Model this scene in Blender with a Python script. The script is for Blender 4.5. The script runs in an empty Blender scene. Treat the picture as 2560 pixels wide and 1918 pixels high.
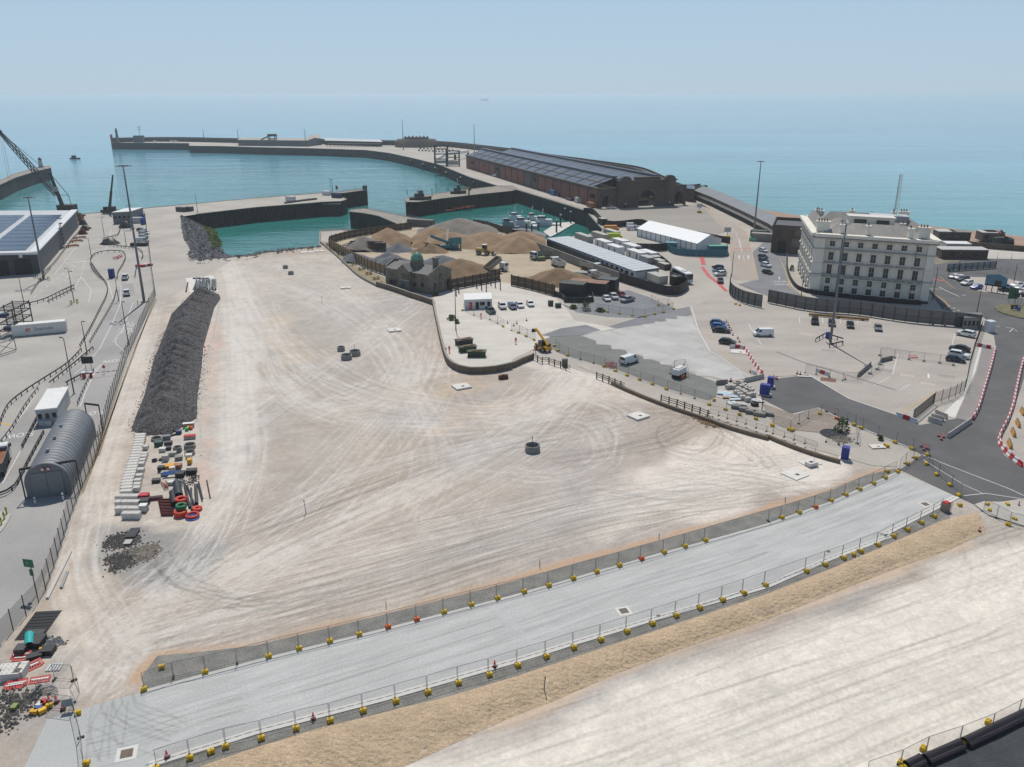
import bpy,bmesh,math,random
import numpy as np
from mathutils import Vector,Matrix,geometry
R=math.radians
random.seed(7);rng=np.random.default_rng(11)
scene=bpy.context.scene
COL=scene.collection
# ------------------------------------------------------------------ camera, sky, sun, exposure
F_PX,HOR,CAMH=2037.0,234.0,59.0          # focal length and horizon row in the 2560x1918 photograph, height in metres
PITCH=math.atan((959-HOR)/F_PX)
cd=bpy.data.cameras.new('camera');cam=bpy.data.objects.new('camera',cd);COL.objects.link(cam)
cam.location=(0,0,CAMH);cam.rotation_euler=(math.pi/2-PITCH,0,0)
cd.sensor_fit='HORIZONTAL';cd.sensor_width=36;cd.lens=36*F_PX/2560
cd.clip_start=1;cd.clip_end=80000
scene.camera=cam
SUN_EL,SUN_AZ=R(59),R(-7)                   # azimuth measured from +Y (the view) towards +X
world=bpy.data.worlds.new('World');scene.world=world;world.use_nodes=True
wn=world.node_tree.nodes;wl=world.node_tree.links
sky=wn.new('ShaderNodeTexSky');sky.sky_type='NISHITA';sky.sun_disc=False
sky.sun_elevation=SUN_EL;sky.sun_rotation=SUN_AZ
sky.air_density=0.8;sky.dust_density=0.3;sky.ozone_density=5.0;sky.altitude=50
# thin summer haze over the whole dome: the clear-sky model mixed with an even pale blue
hz=wn.new('ShaderNodeMix');hz.data_type='RGBA';hz.inputs[0].default_value=HAZE_MIX=.85
SKY_S=.085;HZ_COL=(.455,.600,.735);hz.inputs[7].default_value=(*[v/SKY_S for v in HZ_COL],1)
tc_=wn.new('ShaderNodeTexCoord');sp_=wn.new('ShaderNodeSeparateXYZ');mr_=wn.new('ShaderNodeMapRange');mr_.interpolation_type='SMOOTHSTEP'   # haze is thick towards the horizon, thin overhead
mr_.inputs[1].default_value=0;mr_.inputs[2].default_value=.55;mr_.inputs[3].default_value=HAZE_MIX;mr_.inputs[4].default_value=.1
wl.new(tc_.outputs['Generated'],sp_.inputs[0]);wl.new(sp_.outputs[2],mr_.inputs[0]);wl.new(mr_.outputs[0],hz.inputs[0])
wl.new(sky.outputs[0],hz.inputs[6]);wl.new(hz.outputs[2],wn['Background'].inputs[0]);wn['Background'].inputs[1].default_value=SKY_S
sd=bpy.data.lights.new('sun','SUN');sun=bpy.data.objects.new('sun',sd);COL.objects.link(sun)
sd.energy=3.75;sd.angle=R(0.5);sd.color=(1.0,0.945,0.86)
sv=Vector((math.sin(SUN_AZ)*math.cos(SUN_EL),math.cos(SUN_AZ)*math.cos(SUN_EL),math.sin(SUN_EL)))
sun.rotation_euler=sv.to_track_quat('Z','Y').to_euler();sun.location=(0,100,200)
vs=scene.view_settings;vs.view_transform='Standard';vs.look='None';vs.exposure=0.0;vs.gamma=1.0
scene.cycles.max_bounces=5;scene.cycles.diffuse_bounces=2;scene.cycles.glossy_bounces=2
scene.cycles.transmission_bounces=3;scene.cycles.transparent_max_bounces=12;scene.cycles.volume_bounces=1
# ------------------------------------------------------------------ survey helpers
CP,SP=math.cos(PITCH),math.sin(PITCH)
def P(px,py,z=0.0):                           # surveyed point of the photograph -> world point on the level z
    x=(px-1280)/F_PX;y=-(py-959)/F_PX
    d=Vector((x,CP+y*SP,-SP+y*CP));t=(z-CAMH)/d.z
    return Vector((t*d.x,t*d.y,z))
S1,S2,S3=.28972,.28933,.34877
TILE={'K1':(0,220,S1),'K2':(640,220,S1),'K3':(1280,220,S1),'K4':(1920,220,S1),'K5':(0,660,S1),'K6':(640,600,S1),
        'K7':(1280,540,S1),'K8':(1920,500,S1),'L1':(0,1020,S1),'L2':(0,1440,S2),'L3':(640,1000,S1),'L4':(1280,860,S1),
        'L5':(1920,860,S1),'L6':(640,1440,S2),'L7':(1280,1340,S1),'L8':(1920,1340,S3)}
def g(k,x,y,z=0.0):
    ox,oy,s=TILE[k];return P(ox+x*s,oy+y*s,z)
def gl(k,pts,z=0.0):return[g(k,x,y,z)for x,y in pts]
def hgt(base,k,x,y):                         # height of a point seen at (x, y) standing above base
    ox,oy,s=TILE[k];px,py=ox+x*s,oy+y*s
    yy=-(py-959)/F_PX;dy,dz=CP+yy*SP,-SP+yy*CP
    return CAMH+base.y/dy*dz
# ------------------------------------------------------------------ materials
MATS={}
def lin(c):
    if isinstance(c,str):
        c=[int(c[i:i+2],16)/255 for i in(0,2,4)]
        c=[v/12.92 if v<.04045 else((v+.055)/1.055)**2.4 for v in c]
    return tuple(c)
def mat(name,col,rough=.8,var=.18,scale=.6,metal=0.0,bump=0.0,bscale=4.0,fine=0.0,fscale=12.0,col2=None,spec=.35,stretch=None,emit=None):
    """surface with low-frequency colour wander, fine grain and optional bump, in world metres"""
    if name in MATS:return MATS[name]
    m=bpy.data.materials.new(name);m.use_nodes=True;MATS[name]=m
    nt=m.node_tree;N=nt.nodes;L=nt.links;b=N['Principled BSDF']
    c=lin(col)
    b.inputs['Roughness'].default_value=rough;b.inputs['Metallic'].default_value=metal
    b.inputs['Specular IOR Level'].default_value=spec
    geo=N.new('ShaderNodeNewGeometry');src=geo.outputs['Position']
    if stretch:
        mp=N.new('ShaderNodeMapping');mp.inputs['Scale'].default_value=stretch[:3]
        if len(stretch)>3:mp.vector_type='TEXTURE';mp.inputs['Scale'].default_value=[1/v for v in stretch[:3]];mp.inputs['Rotation'].default_value=(0,0,stretch[3])
        L.new(src,mp.inputs[0]);src=mp.outputs[0]
    n=N.new('ShaderNodeTexNoise');n.inputs['Scale'].default_value=scale;n.inputs['Detail'].default_value=6;n.inputs['Roughness'].default_value=.62
    L.new(src,n.inputs['Vector'])
    mx=N.new('ShaderNodeMix');mx.data_type='RGBA'
    rm=N.new('ShaderNodeMapRange');rm.inputs[1].default_value=.3;rm.inputs[2].default_value=.7
    L.new(n.outputs[0],rm.inputs[0]);L.new(rm.outputs[0],mx.inputs[0])
    c2=lin(col2)if col2 else tuple(v*(1+var)for v in c)
    c1=c if col2 else tuple(v*(1-var)for v in c)
    mx.inputs[6].default_value=(*c1,1);mx.inputs[7].default_value=(*c2,1)
    out=mx.outputs[2]
    if fine:
        n2=N.new('ShaderNodeTexNoise');n2.inputs['Scale'].default_value=fscale;n2.inputs['Detail'].default_value=3
        L.new(geo.outputs['Position'],n2.inputs['Vector'])
        r2=N.new('ShaderNodeMapRange');r2.inputs[1].default_value=.3;r2.inputs[2].default_value=.7
        r2.inputs[3].default_value=1-fine;r2.inputs[4].default_value=1+fine
        L.new(n2.outputs[0],r2.inputs[0])
        m2=N.new('ShaderNodeVectorMath');m2.operation='SCALE';L.new(out,m2.inputs[0]);L.new(r2.outputs[0],m2.inputs['Scale']);out=m2.outputs[0]
    L.new(out,b.inputs['Base Color'])
    if bump:
        n3=N.new('ShaderNodeTexNoise');n3.inputs['Scale'].default_value=bscale;n3.inputs['Detail'].default_value=4;L.new(src,n3.inputs['Vector'])
        bp=N.new('ShaderNodeBump');bp.inputs['Strength'].default_value=bump;bp.inputs['Distance'].default_value=.3
        L.new(n3.outputs[0],bp.inputs['Height']);L.new(bp.outputs[0],b.inputs['Normal'])
    if emit:
        b.inputs['Emission Color'].default_value=(*c,1);b.inputs['Emission Strength'].default_value=emit
    return m
def wire_mat(name,col,size=.05,dens=.22):
    """welded wire mesh: mostly open, thin wires"""
    if name in MATS:return MATS[name]
    m=bpy.data.materials.new(name);m.use_nodes=True;MATS[name]=m
    N=m.node_tree.nodes;L=m.node_tree.links;b=N['Principled BSDF']
    b.inputs['Base Color'].default_value=(*lin(col),1);b.inputs['Metallic'].default_value=.5;b.inputs['Roughness'].default_value=.5
    b.inputs['Alpha'].default_value=dens
    return m
# ------------------------------------------------------------------ mesh builder
class MB:
    def __init__(s):s.v=[];s.f=[]
    def add(s,vs,fs):
        o=len(s.v);s.v+=[tuple(v)for v in vs];s.f+=[tuple(i+o for i in f)for f in fs];return s
    def box(s,c,d,rz=0.0,taper=1.0,M=None):
        cx,cy,cz=c;x,y,z=d[0]/2,d[1]/2,d[2]/2;co,si=math.cos(rz),math.sin(rz);vs=[]
        for k in(-1,1):
            t=taper if k>0 else 1.0
            for a,b2 in((-1,-1),(1,-1),(1,1),(-1,1)):
                px,py=a*x*t,b2*y*t;vs.append((cx+px*co-py*si,cy+px*si+py*co,cz+k*z))
        if M:vs=[M@Vector(v)for v in vs]
        return s.add(vs,[(3,2,1,0),(4,5,6,7),(0,1,5,4),(1,2,6,5),(2,3,7,6),(3,0,4,7)])
    def prism(s,poly,z0,z1,cap=True,bottom=False):
        n=len(poly);pts=[(p[0],p[1])for p in poly]
        if area2(pts)<0:pts=pts[::-1]
        vs=[(x,y,z0)for x,y in pts]+[(x,y,z1)for x,y in pts]
        fs=[(i,(i+1)%n,n+(i+1)%n,n+i)for i in range(n)]
        if cap:
            for t in tess(pts):fs.append(tuple(n+i for i in t))
        if bottom:
            for t in tess(pts):fs.append(tuple(reversed(t)))
        return s.add(vs,fs)
    def sheet(s,poly,z=None):
        pts=[(p[0],p[1])for p in poly]
        zz=[p[2]if z is None else z for p in poly]
        if area2(pts)<0:pts=pts[::-1];zz=zz[::-1]
        return s.add([(p[0],p[1],q)for p,q in zip(pts,zz)],tess(pts))
    def tube(s,p0,p1,r0,r1=None,n=6,cap=True):
        r1=r0 if r1 is None else r1;p0,p1=Vector(p0),Vector(p1);d=(p1-p0)
        if d.length<1e-6:return s
        d.normalize();u=d.orthogonal().normalized();w=d.cross(u);vs=[]
        for p,r in((p0,r0),(p1,r1)):
            for i in range(n):
                a=2*math.pi*i/n;vs.append(p+(u*math.cos(a)+w*math.sin(a))*r)
        fs=[(i,(i+1)%n,n+(i+1)%n,n+i)for i in range(n)]
        if cap:fs+=[tuple(reversed(range(n))),tuple(range(n,2*n))]
        return s.add(vs,fs)
    def bar(s,p0,p1,w,h):                    # rectangular bar, h measured upwards-ish
        p0,p1=Vector(p0),Vector(p1);d=(p1-p0)
        if d.length<1e-6:return s
        d.normalize();up=Vector((0,0,1))if abs(d.z)<.95 else Vector((0,1,0))
        u=d.cross(up).normalized()*(w/2);t=u.cross(d).normalized()*(h/2)
        vs=[p+a*u+b*t for p in(p0,p1)for a,b in((-1,-1),(1,-1),(1,1),(-1,1))]
        return s.add(vs,[(0,1,2,3),(7,6,5,4),(0,4,5,1),(1,5,6,2),(2,6,7,3),(3,7,4,0)])
    def path(s,pts,w,h,closed=False):
        q=list(pts)+([pts[0]]if closed else[])
        for a,b in zip(q[:-1],q[1:]):s.bar(a,b,w,h)
        return s
    def lathe(s,prof,c=(0,0,0),n=16,cap=True):
        cx,cy,cz=c;o=len(s.v);m=len(prof)
        vs=[(cx+r*math.cos(2*math.pi*i/n),cy+r*math.sin(2*math.pi*i/n),cz+z)for r,z in prof for i in range(n)]
        fs=[(j*n+i,j*n+(i+1)%n,(j+1)*n+(i+1)%n,(j+1)*n+i)for j in range(m-1)for i in range(n)]
        if cap:fs+=[tuple(reversed(range(n))),tuple(range((m-1)*n,m*n))]
        return s.add(vs,fs)
    def extr(s,prof,x0,x1,cap=True):         # profile in (y,z) pushed along x
        n=len(prof);vs=[(x0,y,z)for y,z in prof]+[(x1,y,z)for y,z in prof]
        fs=[(i,n+i,n+(i+1)%n,(i+1)%n)for i in range(n)]
        if cap:
            for t in tess(prof):fs.append(tuple(reversed(t)));fs.append(tuple(n+i for i in t))
        return s.add(vs,fs)
    def torus(s,c,R0,r,n=20,m=8,tilt=None):
        vs=[]
        for i in range(n):
            a=2*math.pi*i/n
            for j in range(m):
                b=2*math.pi*j/m;v=Vector(((R0+r*math.cos(b))*math.cos(a),(R0+r*math.cos(b))*math.sin(a),r*math.sin(b)))
                if tilt:v=tilt@v
                vs.append(v+Vector(c))
        fs=[(i*m+j,((i+1)%n)*m+j,((i+1)%n)*m+(j+1)%m,i*m+(j+1)%m)for i in range(n)for j in range(m)]
        return s.add(vs,fs)
    def mesh(s,name,m=None,smooth=False):
        me=bpy.data.meshes.new(name);me.from_pydata(s.v,[],s.f);me.update()
        if m:me.materials.append(m)
        if smooth:me.shade_smooth()
        return me
    def build(s,name,m=None,parent=None,smooth=False,loc=None,rz=0.0):
        return place(name,s.mesh(name,m,smooth),parent,loc,rz)
def place(name,me,parent=None,loc=None,rz=0.0):
    o=bpy.data.objects.new(name,me);COL.objects.link(o)
    if loc is not None:o.location=loc
    if rz:o.rotation_euler=(0,0,rz)
    if parent:o.parent=parent
    return o
def area2(p):return sum(p[i][0]*p[(i+1)%len(p)][1]-p[(i+1)%len(p)][0]*p[i][1]for i in range(len(p)))/2
def tess(pts):
    pts=[(p[0],p[1])for p in pts]
    if len(pts)==3:return[(0,1,2)]if area2(pts)>0 else[(2,1,0)]
    t=geometry.tessellate_polygon([[Vector((x,y,0))for x,y in pts]])
    out=[]
    for a,b,c in t:
        ar=(pts[b][0]-pts[a][0])*(pts[c][1]-pts[a][1])-(pts[c][0]-pts[a][0])*(pts[b][1]-pts[a][1])
        if abs(ar)<1e-9:continue
        out.append((a,b,c)if ar>0 else(a,c,b))
    return out
def spline(pts,step=1.0):
    """smooth curve through points, evenly sampled"""
    p=[Vector(q)for q in pts];p=[p[0]*2-p[1]]+p+[p[-1]*2-p[-2]];out=[]
    for i in range(1,len(p)-2):
        a,b,c,d=p[i-1:i+3];n=max(2,int((c-b).length/step))
        for k in range(n):
            t=k/n;out.append(.5*((2*b)+(c-a)*t+(2*a-5*b+4*c-d)*t*t+(3*b-a-3*c+d)*t**3))
    out.append(p[-2]);return out
def offset(pts,d):
    out=[]
    for i,p in enumerate(pts):
        a=pts[max(i-1,0)];b=pts[min(i+1,len(pts)-1)];t=Vector((b.x-a.x,b.y-a.y,0)).normalized()
        out.append(Vector((p.x-t.y*d,p.y+t.x*d,p.z)))
    return out
def along(pts,step,start=0.0):
    """(point, heading) every step metres along a polyline"""
    out=[];need=start
    for a,b in zip(pts[:-1],pts[1:]):
        d=b-a;l=d.length;t=need
        while t<=l:
            out.append((a+d*(t/l),math.atan2(d.y,d.x)));t+=step
        need=t-l
    return out
# ------------------------------------------------------------------ scene-object helpers
def tag(o,label=None,cat=None,group=None,kind=None):
    if label:o['label']=label
    if cat:o['category']=cat
    if group:o['group']=group
    if kind:o['kind']=kind
    return o
def thing(name,label,cat,loc=(0,0,0),rz=0.0,group=None,sc=None):
    o=bpy.data.objects.new(name,None);COL.objects.link(o);o.location=loc;o.rotation_euler=(0,0,rz);o.empty_display_size=.3
    if sc:o.scale=(sc,sc,sc)
    return tag(o,label,cat,group)
def struct(name,mb,m,label=None,smooth=False):return tag(mb.build(name,m,None,smooth),label,kind='structure')
def setmat(o,m):
    if len(o.material_slots):o.material_slots[0].link='OBJECT';o.material_slots[0].material=m
KIDS={}
def copy_tree(o,parent=None):
    c=o.copy();COL.objects.link(c)
    if parent:c.parent=parent
    for ch in o.children:copy_tree(ch,c)
    return c
ORD='zeroth first second third fourth fifth sixth seventh eighth ninth tenth eleventh twelfth thirteenth fourteenth fifteenth sixteenth seventeenth eighteenth nineteenth twentieth'.split()
def nth(i):
    if i<=20:return ORD[i]
    t,u=divmod(i,10);T={2:'twent',3:'thirt',4:'fort',5:'fift',6:'sixt'}[t]
    return T+'ieth' if u==0 else T+'y-'+ORD[u]
TILE['V']=(0,0,1.15732)
SEA_Z=-8.0
# ------------------------------------------------------------------ sea
def sea_material():
    m=bpy.data.materials.new('sea_water');m.use_nodes=True;N=m.node_tree.nodes;L=m.node_tree.links;b=N['Principled BSDF']
    geo=N.new('ShaderNodeNewGeometry');sep=N.new('ShaderNodeSeparateXYZ');L.new(geo.outputs['Position'],sep.inputs[0])
    # harbour water is green and chalky, the open sea bluer: depth zones by distance from the dock, edges wandering
    n0=N.new('ShaderNodeTexNoise');n0.inputs['Scale'].default_value=.006;n0.inputs['Detail'].default_value=4;L.new(geo.outputs['Position'],n0.inputs['Vector'])
    dv=N.new('ShaderNodeVectorMath');dv.operation='DISTANCE';L.new(geo.outputs['Position'],dv.inputs[0]);dv.inputs[1].default_value=(-20,330,SEA_Z)
    ad=N.new('ShaderNodeMath');ad.operation='MULTIPLY_ADD';L.new(n0.outputs[0],ad.inputs[0]);ad.inputs[1].default_value=160;L.new(dv.outputs['Value'],ad.inputs[2])
    rp=N.new('ShaderNodeValToRGB');mr=N.new('ShaderNodeMapRange');mr.inputs[1].default_value=0;mr.inputs[2].default_value=1500;L.new(ad.outputs[0],mr.inputs[0]);L.new(mr.outputs[0],rp.inputs[0])
    e=rp.color_ramp.elements;e[0].position=.08;e[0].color=(.012,.125,.105,1);e[1].position=.9;e[1].color=(.12,.32,.43,1)
    for p,c in((.15,(.02,.17,.15)),(.22,(.05,.25,.245)),(.34,(.095,.31,.335)),(.5,(.12,.34,.43))):
        q=e.new(p);q.color=(*c,1)
    mp=N.new('ShaderNodeMapping');mp.inputs['Scale'].default_value=(.0011,.0075,1);L.new(geo.outputs['Position'],mp.inputs[0])
    n1=N.new('ShaderNodeTexNoise');n1.inputs['Scale'].default_value=1.0;n1.inputs['Detail'].default_value=5;n1.inputs['Distortion'].default_value=.6;L.new(mp.outputs[0],n1.inputs['Vector'])
    r1=N.new('ShaderNodeMapRange');r1.inputs[1].default_value=.3;r1.inputs[2].default_value=.7;r1.inputs[3].default_value=.76;r1.inputs[4].default_value=1.22;L.new(n1.outputs[0],r1.inputs[0])
    sc=N.new('ShaderNodeVectorMath');sc.operation='SCALE';L.new(rp.outputs[0],sc.inputs[0]);L.new(r1.outputs[0],sc.inputs['Scale'])
    L.new(sc.outputs[0],b.inputs['Base Color'])
    b.inputs['Roughness'].default_value=.09;b.inputs['IOR'].default_value=1.33;b.inputs['Specular IOR Level'].default_value=.5
    w1=N.new('ShaderNodeTexNoise');w1.inputs['Scale'].default_value=.35;w1.inputs['Detail'].default_value=5
    mp2=N.new('ShaderNodeMapping');mp2.inputs['Scale'].default_value=(.35,1.0,1);mp2.inputs['Rotation'].default_value=(0,0,.25);L.new(geo.outputs['Position'],mp2.inputs[0]);L.new(mp2.outputs[0],w1.inputs['Vector'])
    w2=N.new('ShaderNodeTexNoise');w2.inputs['Scale'].default_value=.045;w2.inputs['Detail'].default_value=3;L.new(mp2.outputs[0],w2.inputs['Vector'])
    aw=N.new('ShaderNodeMath');aw.operation='MULTIPLY_ADD';L.new(w2.outputs[0],aw.inputs[0]);aw.inputs[1].default_value=2.5;L.new(w1.outputs[0],aw.inputs[2])
    bp=N.new('ShaderNodeBump');bp.inputs['Strength'].default_value=.38;bp.inputs['Distance'].default_value=.8;L.new(aw.outputs[0],bp.inputs['Height']);L.new(bp.outputs[0],b.inputs['Normal'])
    return m
mb=MB();nseg=96;rad=[0,300,700,1500,3500,9000,26000]
vs_=[(0,300,SEA_Z)];fs_=[]
for r in rad[1:]:
    for i in range(nseg):vs_.append((r*math.cos(2*math.pi*i/nseg),300+r*math.sin(2*math.pi*i/nseg),SEA_Z))
for i in range(nseg):fs_.append((0,1+i,1+(i+1)%nseg))
for k in range(len(rad)-2):
    for i in range(nseg):
        a=1+k*nseg;fs_.append((a+i,a+nseg+i,a+nseg+(i+1)%nseg,a+(i+1)%nseg))
mb.add(vs_,fs_);struct('sea',mb,sea_material(),'pale blue green sea stretching to the hazy horizon')
# ------------------------------------------------------------------ land outline (top of quays at z = 0)
M_conc=mat('old_concrete','aaa49b',.9,.14,.05,fine=.10,fscale=3.0,bump=.15,bscale=2)
M_wall=mat('dark_quay_masonry','24292b',.85,.35,.25,fine=.25,fscale=1.5,bump=.5,bscale=1.2)
M_pile=mat('tarred_sheet_pile','161b1e',.6,.4,.3,fine=.25,fscale=1.0,stretch=(1,1,.25))
M_pier=mat('pier_masonry','4a4a48',.85,.3,.1,fine=.2,fscale=1.0)
a_,b_=g('K1',690,1090),g('K2',0,950)
ext=a_+(a_-b_).normalized()*700
north_outer=[ext,a_,b_,g('K2',590,905),g('K2',700,925),g('K2',780,962)]
north_inner=[g('K2',735,978),g('K2',560,985),g('K2',510,990),g('K2',0,1030),g('K1',1700,1088)]
bank_top=gl('K1',[(1565,1110),(1590,1290),(1690,1465),(1760,1482),(2209,1445)])+gl('K2',[(0,1430),(555,1372)])
bank_foot=gl('K1',[(1730,1088),(1890,1205),(1975,1405),(2060,1425),(2209,1412)],SEA_Z)+gl('K2',[(0,1402),(550,1350)],SEA_Z)
prom=gl('K2',[(553,1300),(557,1236),(740,1225),(890,1243)])
yard_edge=gl('K2',[(1250,1217),(1450,1192),(1780,1150),(2000,1180),(2209,1245)])+gl('K3',[(100,1250),(300,1310),(560,1275)])
marina_quay=gl('K3',[(665,1262),(770,1246),(790,1225),(765,1200),(720,1150),(640,1062),(450,1003),(60,885)])+gl('K2',[(2209,872),(2150,858),(2100,850)])
pier_in=gl('K2',[(1850,772),(1580,662),(1370,610),(1150,562),(950,537),(500,522),(0,512)])+gl('K1',[(1900,503),(1635,500),(1632,478),(963,472)])
sea_wall_line=gl('K1',[(958,447),(1500,440)],3)+gl('K2',[(0,447),(570,452),(1200,463),(1600,470),(1900,498),(2209,535)],4)+gl('K3',[(300,570),(600,610),(900,650),(1130,690),(1330,772),(1480,838),(1620,832),(2209,1070)],5)
bb=gl('K4',[(250,1118),(1370,1262),(1700,1337),(2209,1410)])
bb.append(bb[-1]+(bb[-1]-bb[-2]).normalized()*500)
outline=north_outer+north_inner+bank_top+prom+yard_edge+marina_quay+pier_in+sea_wall_line+bb
outline=[Vector((p.x,p.y,0))for p in outline]+[Vector((900,-120,0)),Vector((-900,-120,0))]
LAND_Z=-.05
mb=MB().sheet(outline,LAND_Z);struct('ground',mb,M_conc,'old grey concrete of the dock estate')
def wall_strip(pts,z0,z1,corr=0.0,period=1.3):
    mb=MB();q=[]
    if corr:
        dens=[]
        for i,(p,h)in enumerate(along(pts,period/4)):
            d=corr if(i//2)%2 else-corr
            dens.append(Vector((p.x-math.sin(h)*d,p.y+math.cos(h)*d,0)))
        pts=dens+[pts[-1]]
    n=len(pts);vs=[(p.x,p.y,z0)for p in pts]+[(p.x,p.y,z1)for p in pts]
    return mb.add(vs,[(i,i+1,n+i+1,n+i)for i in range(n-1)])
def quay(name,pts,m,label,corr=0.0,z1=LAND_Z,cap=None):
    w=wall_strip(pts,-14,z1+.02,corr).build(name,m);tag(w,label,'quay wall')
    if cap:
        c=MB()
        for a,b in zip(pts[:-1],pts[1:]):c.bar(Vector((a.x,a.y,.02)),Vector((b.x,b.y,.02)),.8,.35)
        c.build('coping',cap,w)
    return w
M_cope=mat('coping_stone','8f8a82',.9,.2,.3)
quay('quay_wall',north_outer[:4],M_wall,'outer wall of the long quay behind the warehouse',cap=M_cope)
quay('quay_wall',north_outer[3:]+north_inner,M_pile,'black sheet pile wall of the jetty beside the boulder bank',.22,cap=M_cope)
quay('quay_wall',[bank_top[-1]]+prom+yard_edge[:1],M_wall,'stone edge of the spit in front of the aggregate yard',cap=M_cope)
quay('quay_wall',yard_edge+marina_quay[:1],M_wall,'quay wall behind the aggregate yard and marina')
quay('quay_wall',marina_quay,M_wall,'curved dark quay wall around the marina',cap=M_cope)
quay('quay_wall',marina_quay[-1:]+pier_in,M_wall,'dark inner wall of the long curving pier',cap=M_cope)
# pier sea wall: thick raised parapet along the seaward side
def parapet(pts,w,z0,z1,walk=None):
    a=[Vector((p.x,p.y,0))for p in pts];o=offset(a,-w);poly=MB();n=len(a)
    vs=[(p.x,p.y,z0)for p in a]+[(p.x,p.y,z1)for p in a]+[(p.x,p.y,z1)for p in o]+[(p.x,p.y,z0)for p in o]
    fs=[]
    for i in range(n-1):
        for k in range(3):fs.append((k*n+i,k*n+i+1,(k+1)*n+i+1,(k+1)*n+i))
    fs+=[(0,n,2*n,3*n),(n-1,4*n-1,3*n-1,2*n-1)]
    return poly.add(vs,fs)
sw=spline([Vector((p.x,p.y,0))for p in sea_wall_line[:-1]],14)
o=parapet(sw,6,-14,4.2).build('sea_wall',M_pier);tag(o,'raised brown masonry sea wall along the outside of the pier','sea wall')
parapet(offset(sw,.1),.8,4.2,5.4).build('parapet',M_pier,o);parapet(offset(sw,-5.2),.7,4.2,5.0).build('parapet',mat('parapet_light','6a635b',.9),o)
for p,h in along(sw,11):
    MB().box((0,0,0),(.5,.6,4.2),0).build('buttress',M_pier,o,loc=(p.x+math.sin(h)*-.35,p.y+math.cos(h)*.35-.2,2.1),rz=h)
# end of the beach wall / beach
beach_back=[g('K3',2209,1120),g('K4',250,1118)]+bb[1:]
water_line=[g('K3',2000,1010,SEA_Z),g('K4',0,1078,SEA_Z),g('K4',600,1100,SEA_Z),g('K4',1200,1142,SEA_Z),g('K4',1700,1190,SEA_Z),g('K4',2209,1246,SEA_Z)]
water_line.append(water_line[-1]+(water_line[-1]-water_line[-2]).normalized()*500)
M_beach=mat('shingle','9c8371',.95,.16,.08,fine=.18,fscale=2.0,bump=.4,bscale=1.0,stretch=(.4,1,1,.12))
def loft(A,B,n=60,m=6,f=lambda t:0,noise=.0,seed=1):
    def res(Q):
        q=[Vector(v)for v in Q];L_=[0]
        for a,b in zip(q[:-1],q[1:]):L_.append(L_[-1]+(b-a).length)
        out=[]
        for i in range(n+1):
            s=L_[-1]*i/n;k=max(j for j in range(len(q))if L_[j]<=s+1e-9);k=min(k,len(q)-2)
            out.append(q[k].lerp(q[k+1],(s-L_[k])/max(L_[k+1]-L_[k],1e-9)))
        return out
    A,B=res(A),res(B);rr=random.Random(seed);vs=[]
    for i in range(n+1):
        for j in range(m+1):
            t=j/m;p=A[i].lerp(B[i],t);p.z+=f(t)+rr.uniform(-noise,noise)*(1 if 0<j<m else 0);vs.append(p)
    fs=[(i*(m+1)+j,(i+1)*(m+1)+j,(i+1)*(m+1)+j+1,i*(m+1)+j+1)for i in range(n)for j in range(m)]
    return MB().add(vs,fs)
wl2=[Vector((p.x,p.y+14,-11))for p in water_line]
struct('beach',loft(wl2,[Vector((p.x,p.y,.02))for p in beach_back],80,6,lambda t:1.6*math.sin(t*math.pi),.12),M_beach,'strip of brown shingle beach by the sea',True)
# ------------------------------------------------------------------ jetties and old pier head
def slab(name,poly,z0,z1,m_top,m_side,label,corr=0.0,edge=True):
    t=thing(name,label,'jetty',(0,0,0))
    MB().sheet(poly,z1).build('deck',m_top,t)
    pts=[Vector((p.x,p.y,0))for p in poly];pts.append(pts[0])
    wall_strip(pts,z0,z1,corr).build('side_wall',m_side,t)
    if edge:MB().path([Vector((p.x,p.y,z1+.05))for p in pts],.7,.3).build('coping',M_cope,t)
    return t
M_deck=mat('jetty_deck','8d867c',.9,.25,.2,fine=.2,fscale=1.2)
slab('jetty',gl('K2',[(1292,948),(1420,930),(1800,880),(2095,846),(2215,845),(2260,872),(2205,890),(1900,920),(1600,955),(1400,985),(1300,985)]),-14,.0,M_deck,M_pile,'long straight jetty of black sheet piles joining the pier',.25)
slab('jetty',gl('K2',[(690,900),(935,872),(958,880),(720,912)],1.0),-14,1.0,M_deck,M_pile,'narrow black piled wall reaching out past the quay end',.2)
slab('jetty',gl('K2',[(565,990),(575,1003),(720,1002),(735,985),(700,976)],-1.2),-14,-1.2,M_deck,M_wall,'dark masonry block projecting below the quay end')
slab('jetty',gl('K2',[(808,1068),(830,1050),(940,1040),(1100,1070),(1340,1120),(1550,1168),(1440,1200),(1290,1212),(1210,1168),(1060,1105),(930,1080)]),-14,-.02,M_deck,M_wall,'ruined dark stone pier head with crumbling side',0)
# ------------------------------------------------------------------ sea haze: even thin air round everything
o=MB().box((0,4000,23.5),(58000,58000,75)).build('haze');m=bpy.data.materials.new('haze_air');m.use_nodes=True
N=m.node_tree.nodes;N.remove(N['Principled BSDF']);v_=N.new('ShaderNodeVolumePrincipled');v_.inputs['Density'].default_value=.00012
v_.inputs['Color'].default_value=(.81,.875,.91,1);v_.inputs['Anisotropy'].default_value=.35;m.node_tree.links.new(v_.outputs[0],N['Material Output'].inputs['Volume'])
o.data.materials.append(m);tag(o,'thin pale sea haze over the harbour',kind='stuff')
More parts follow.
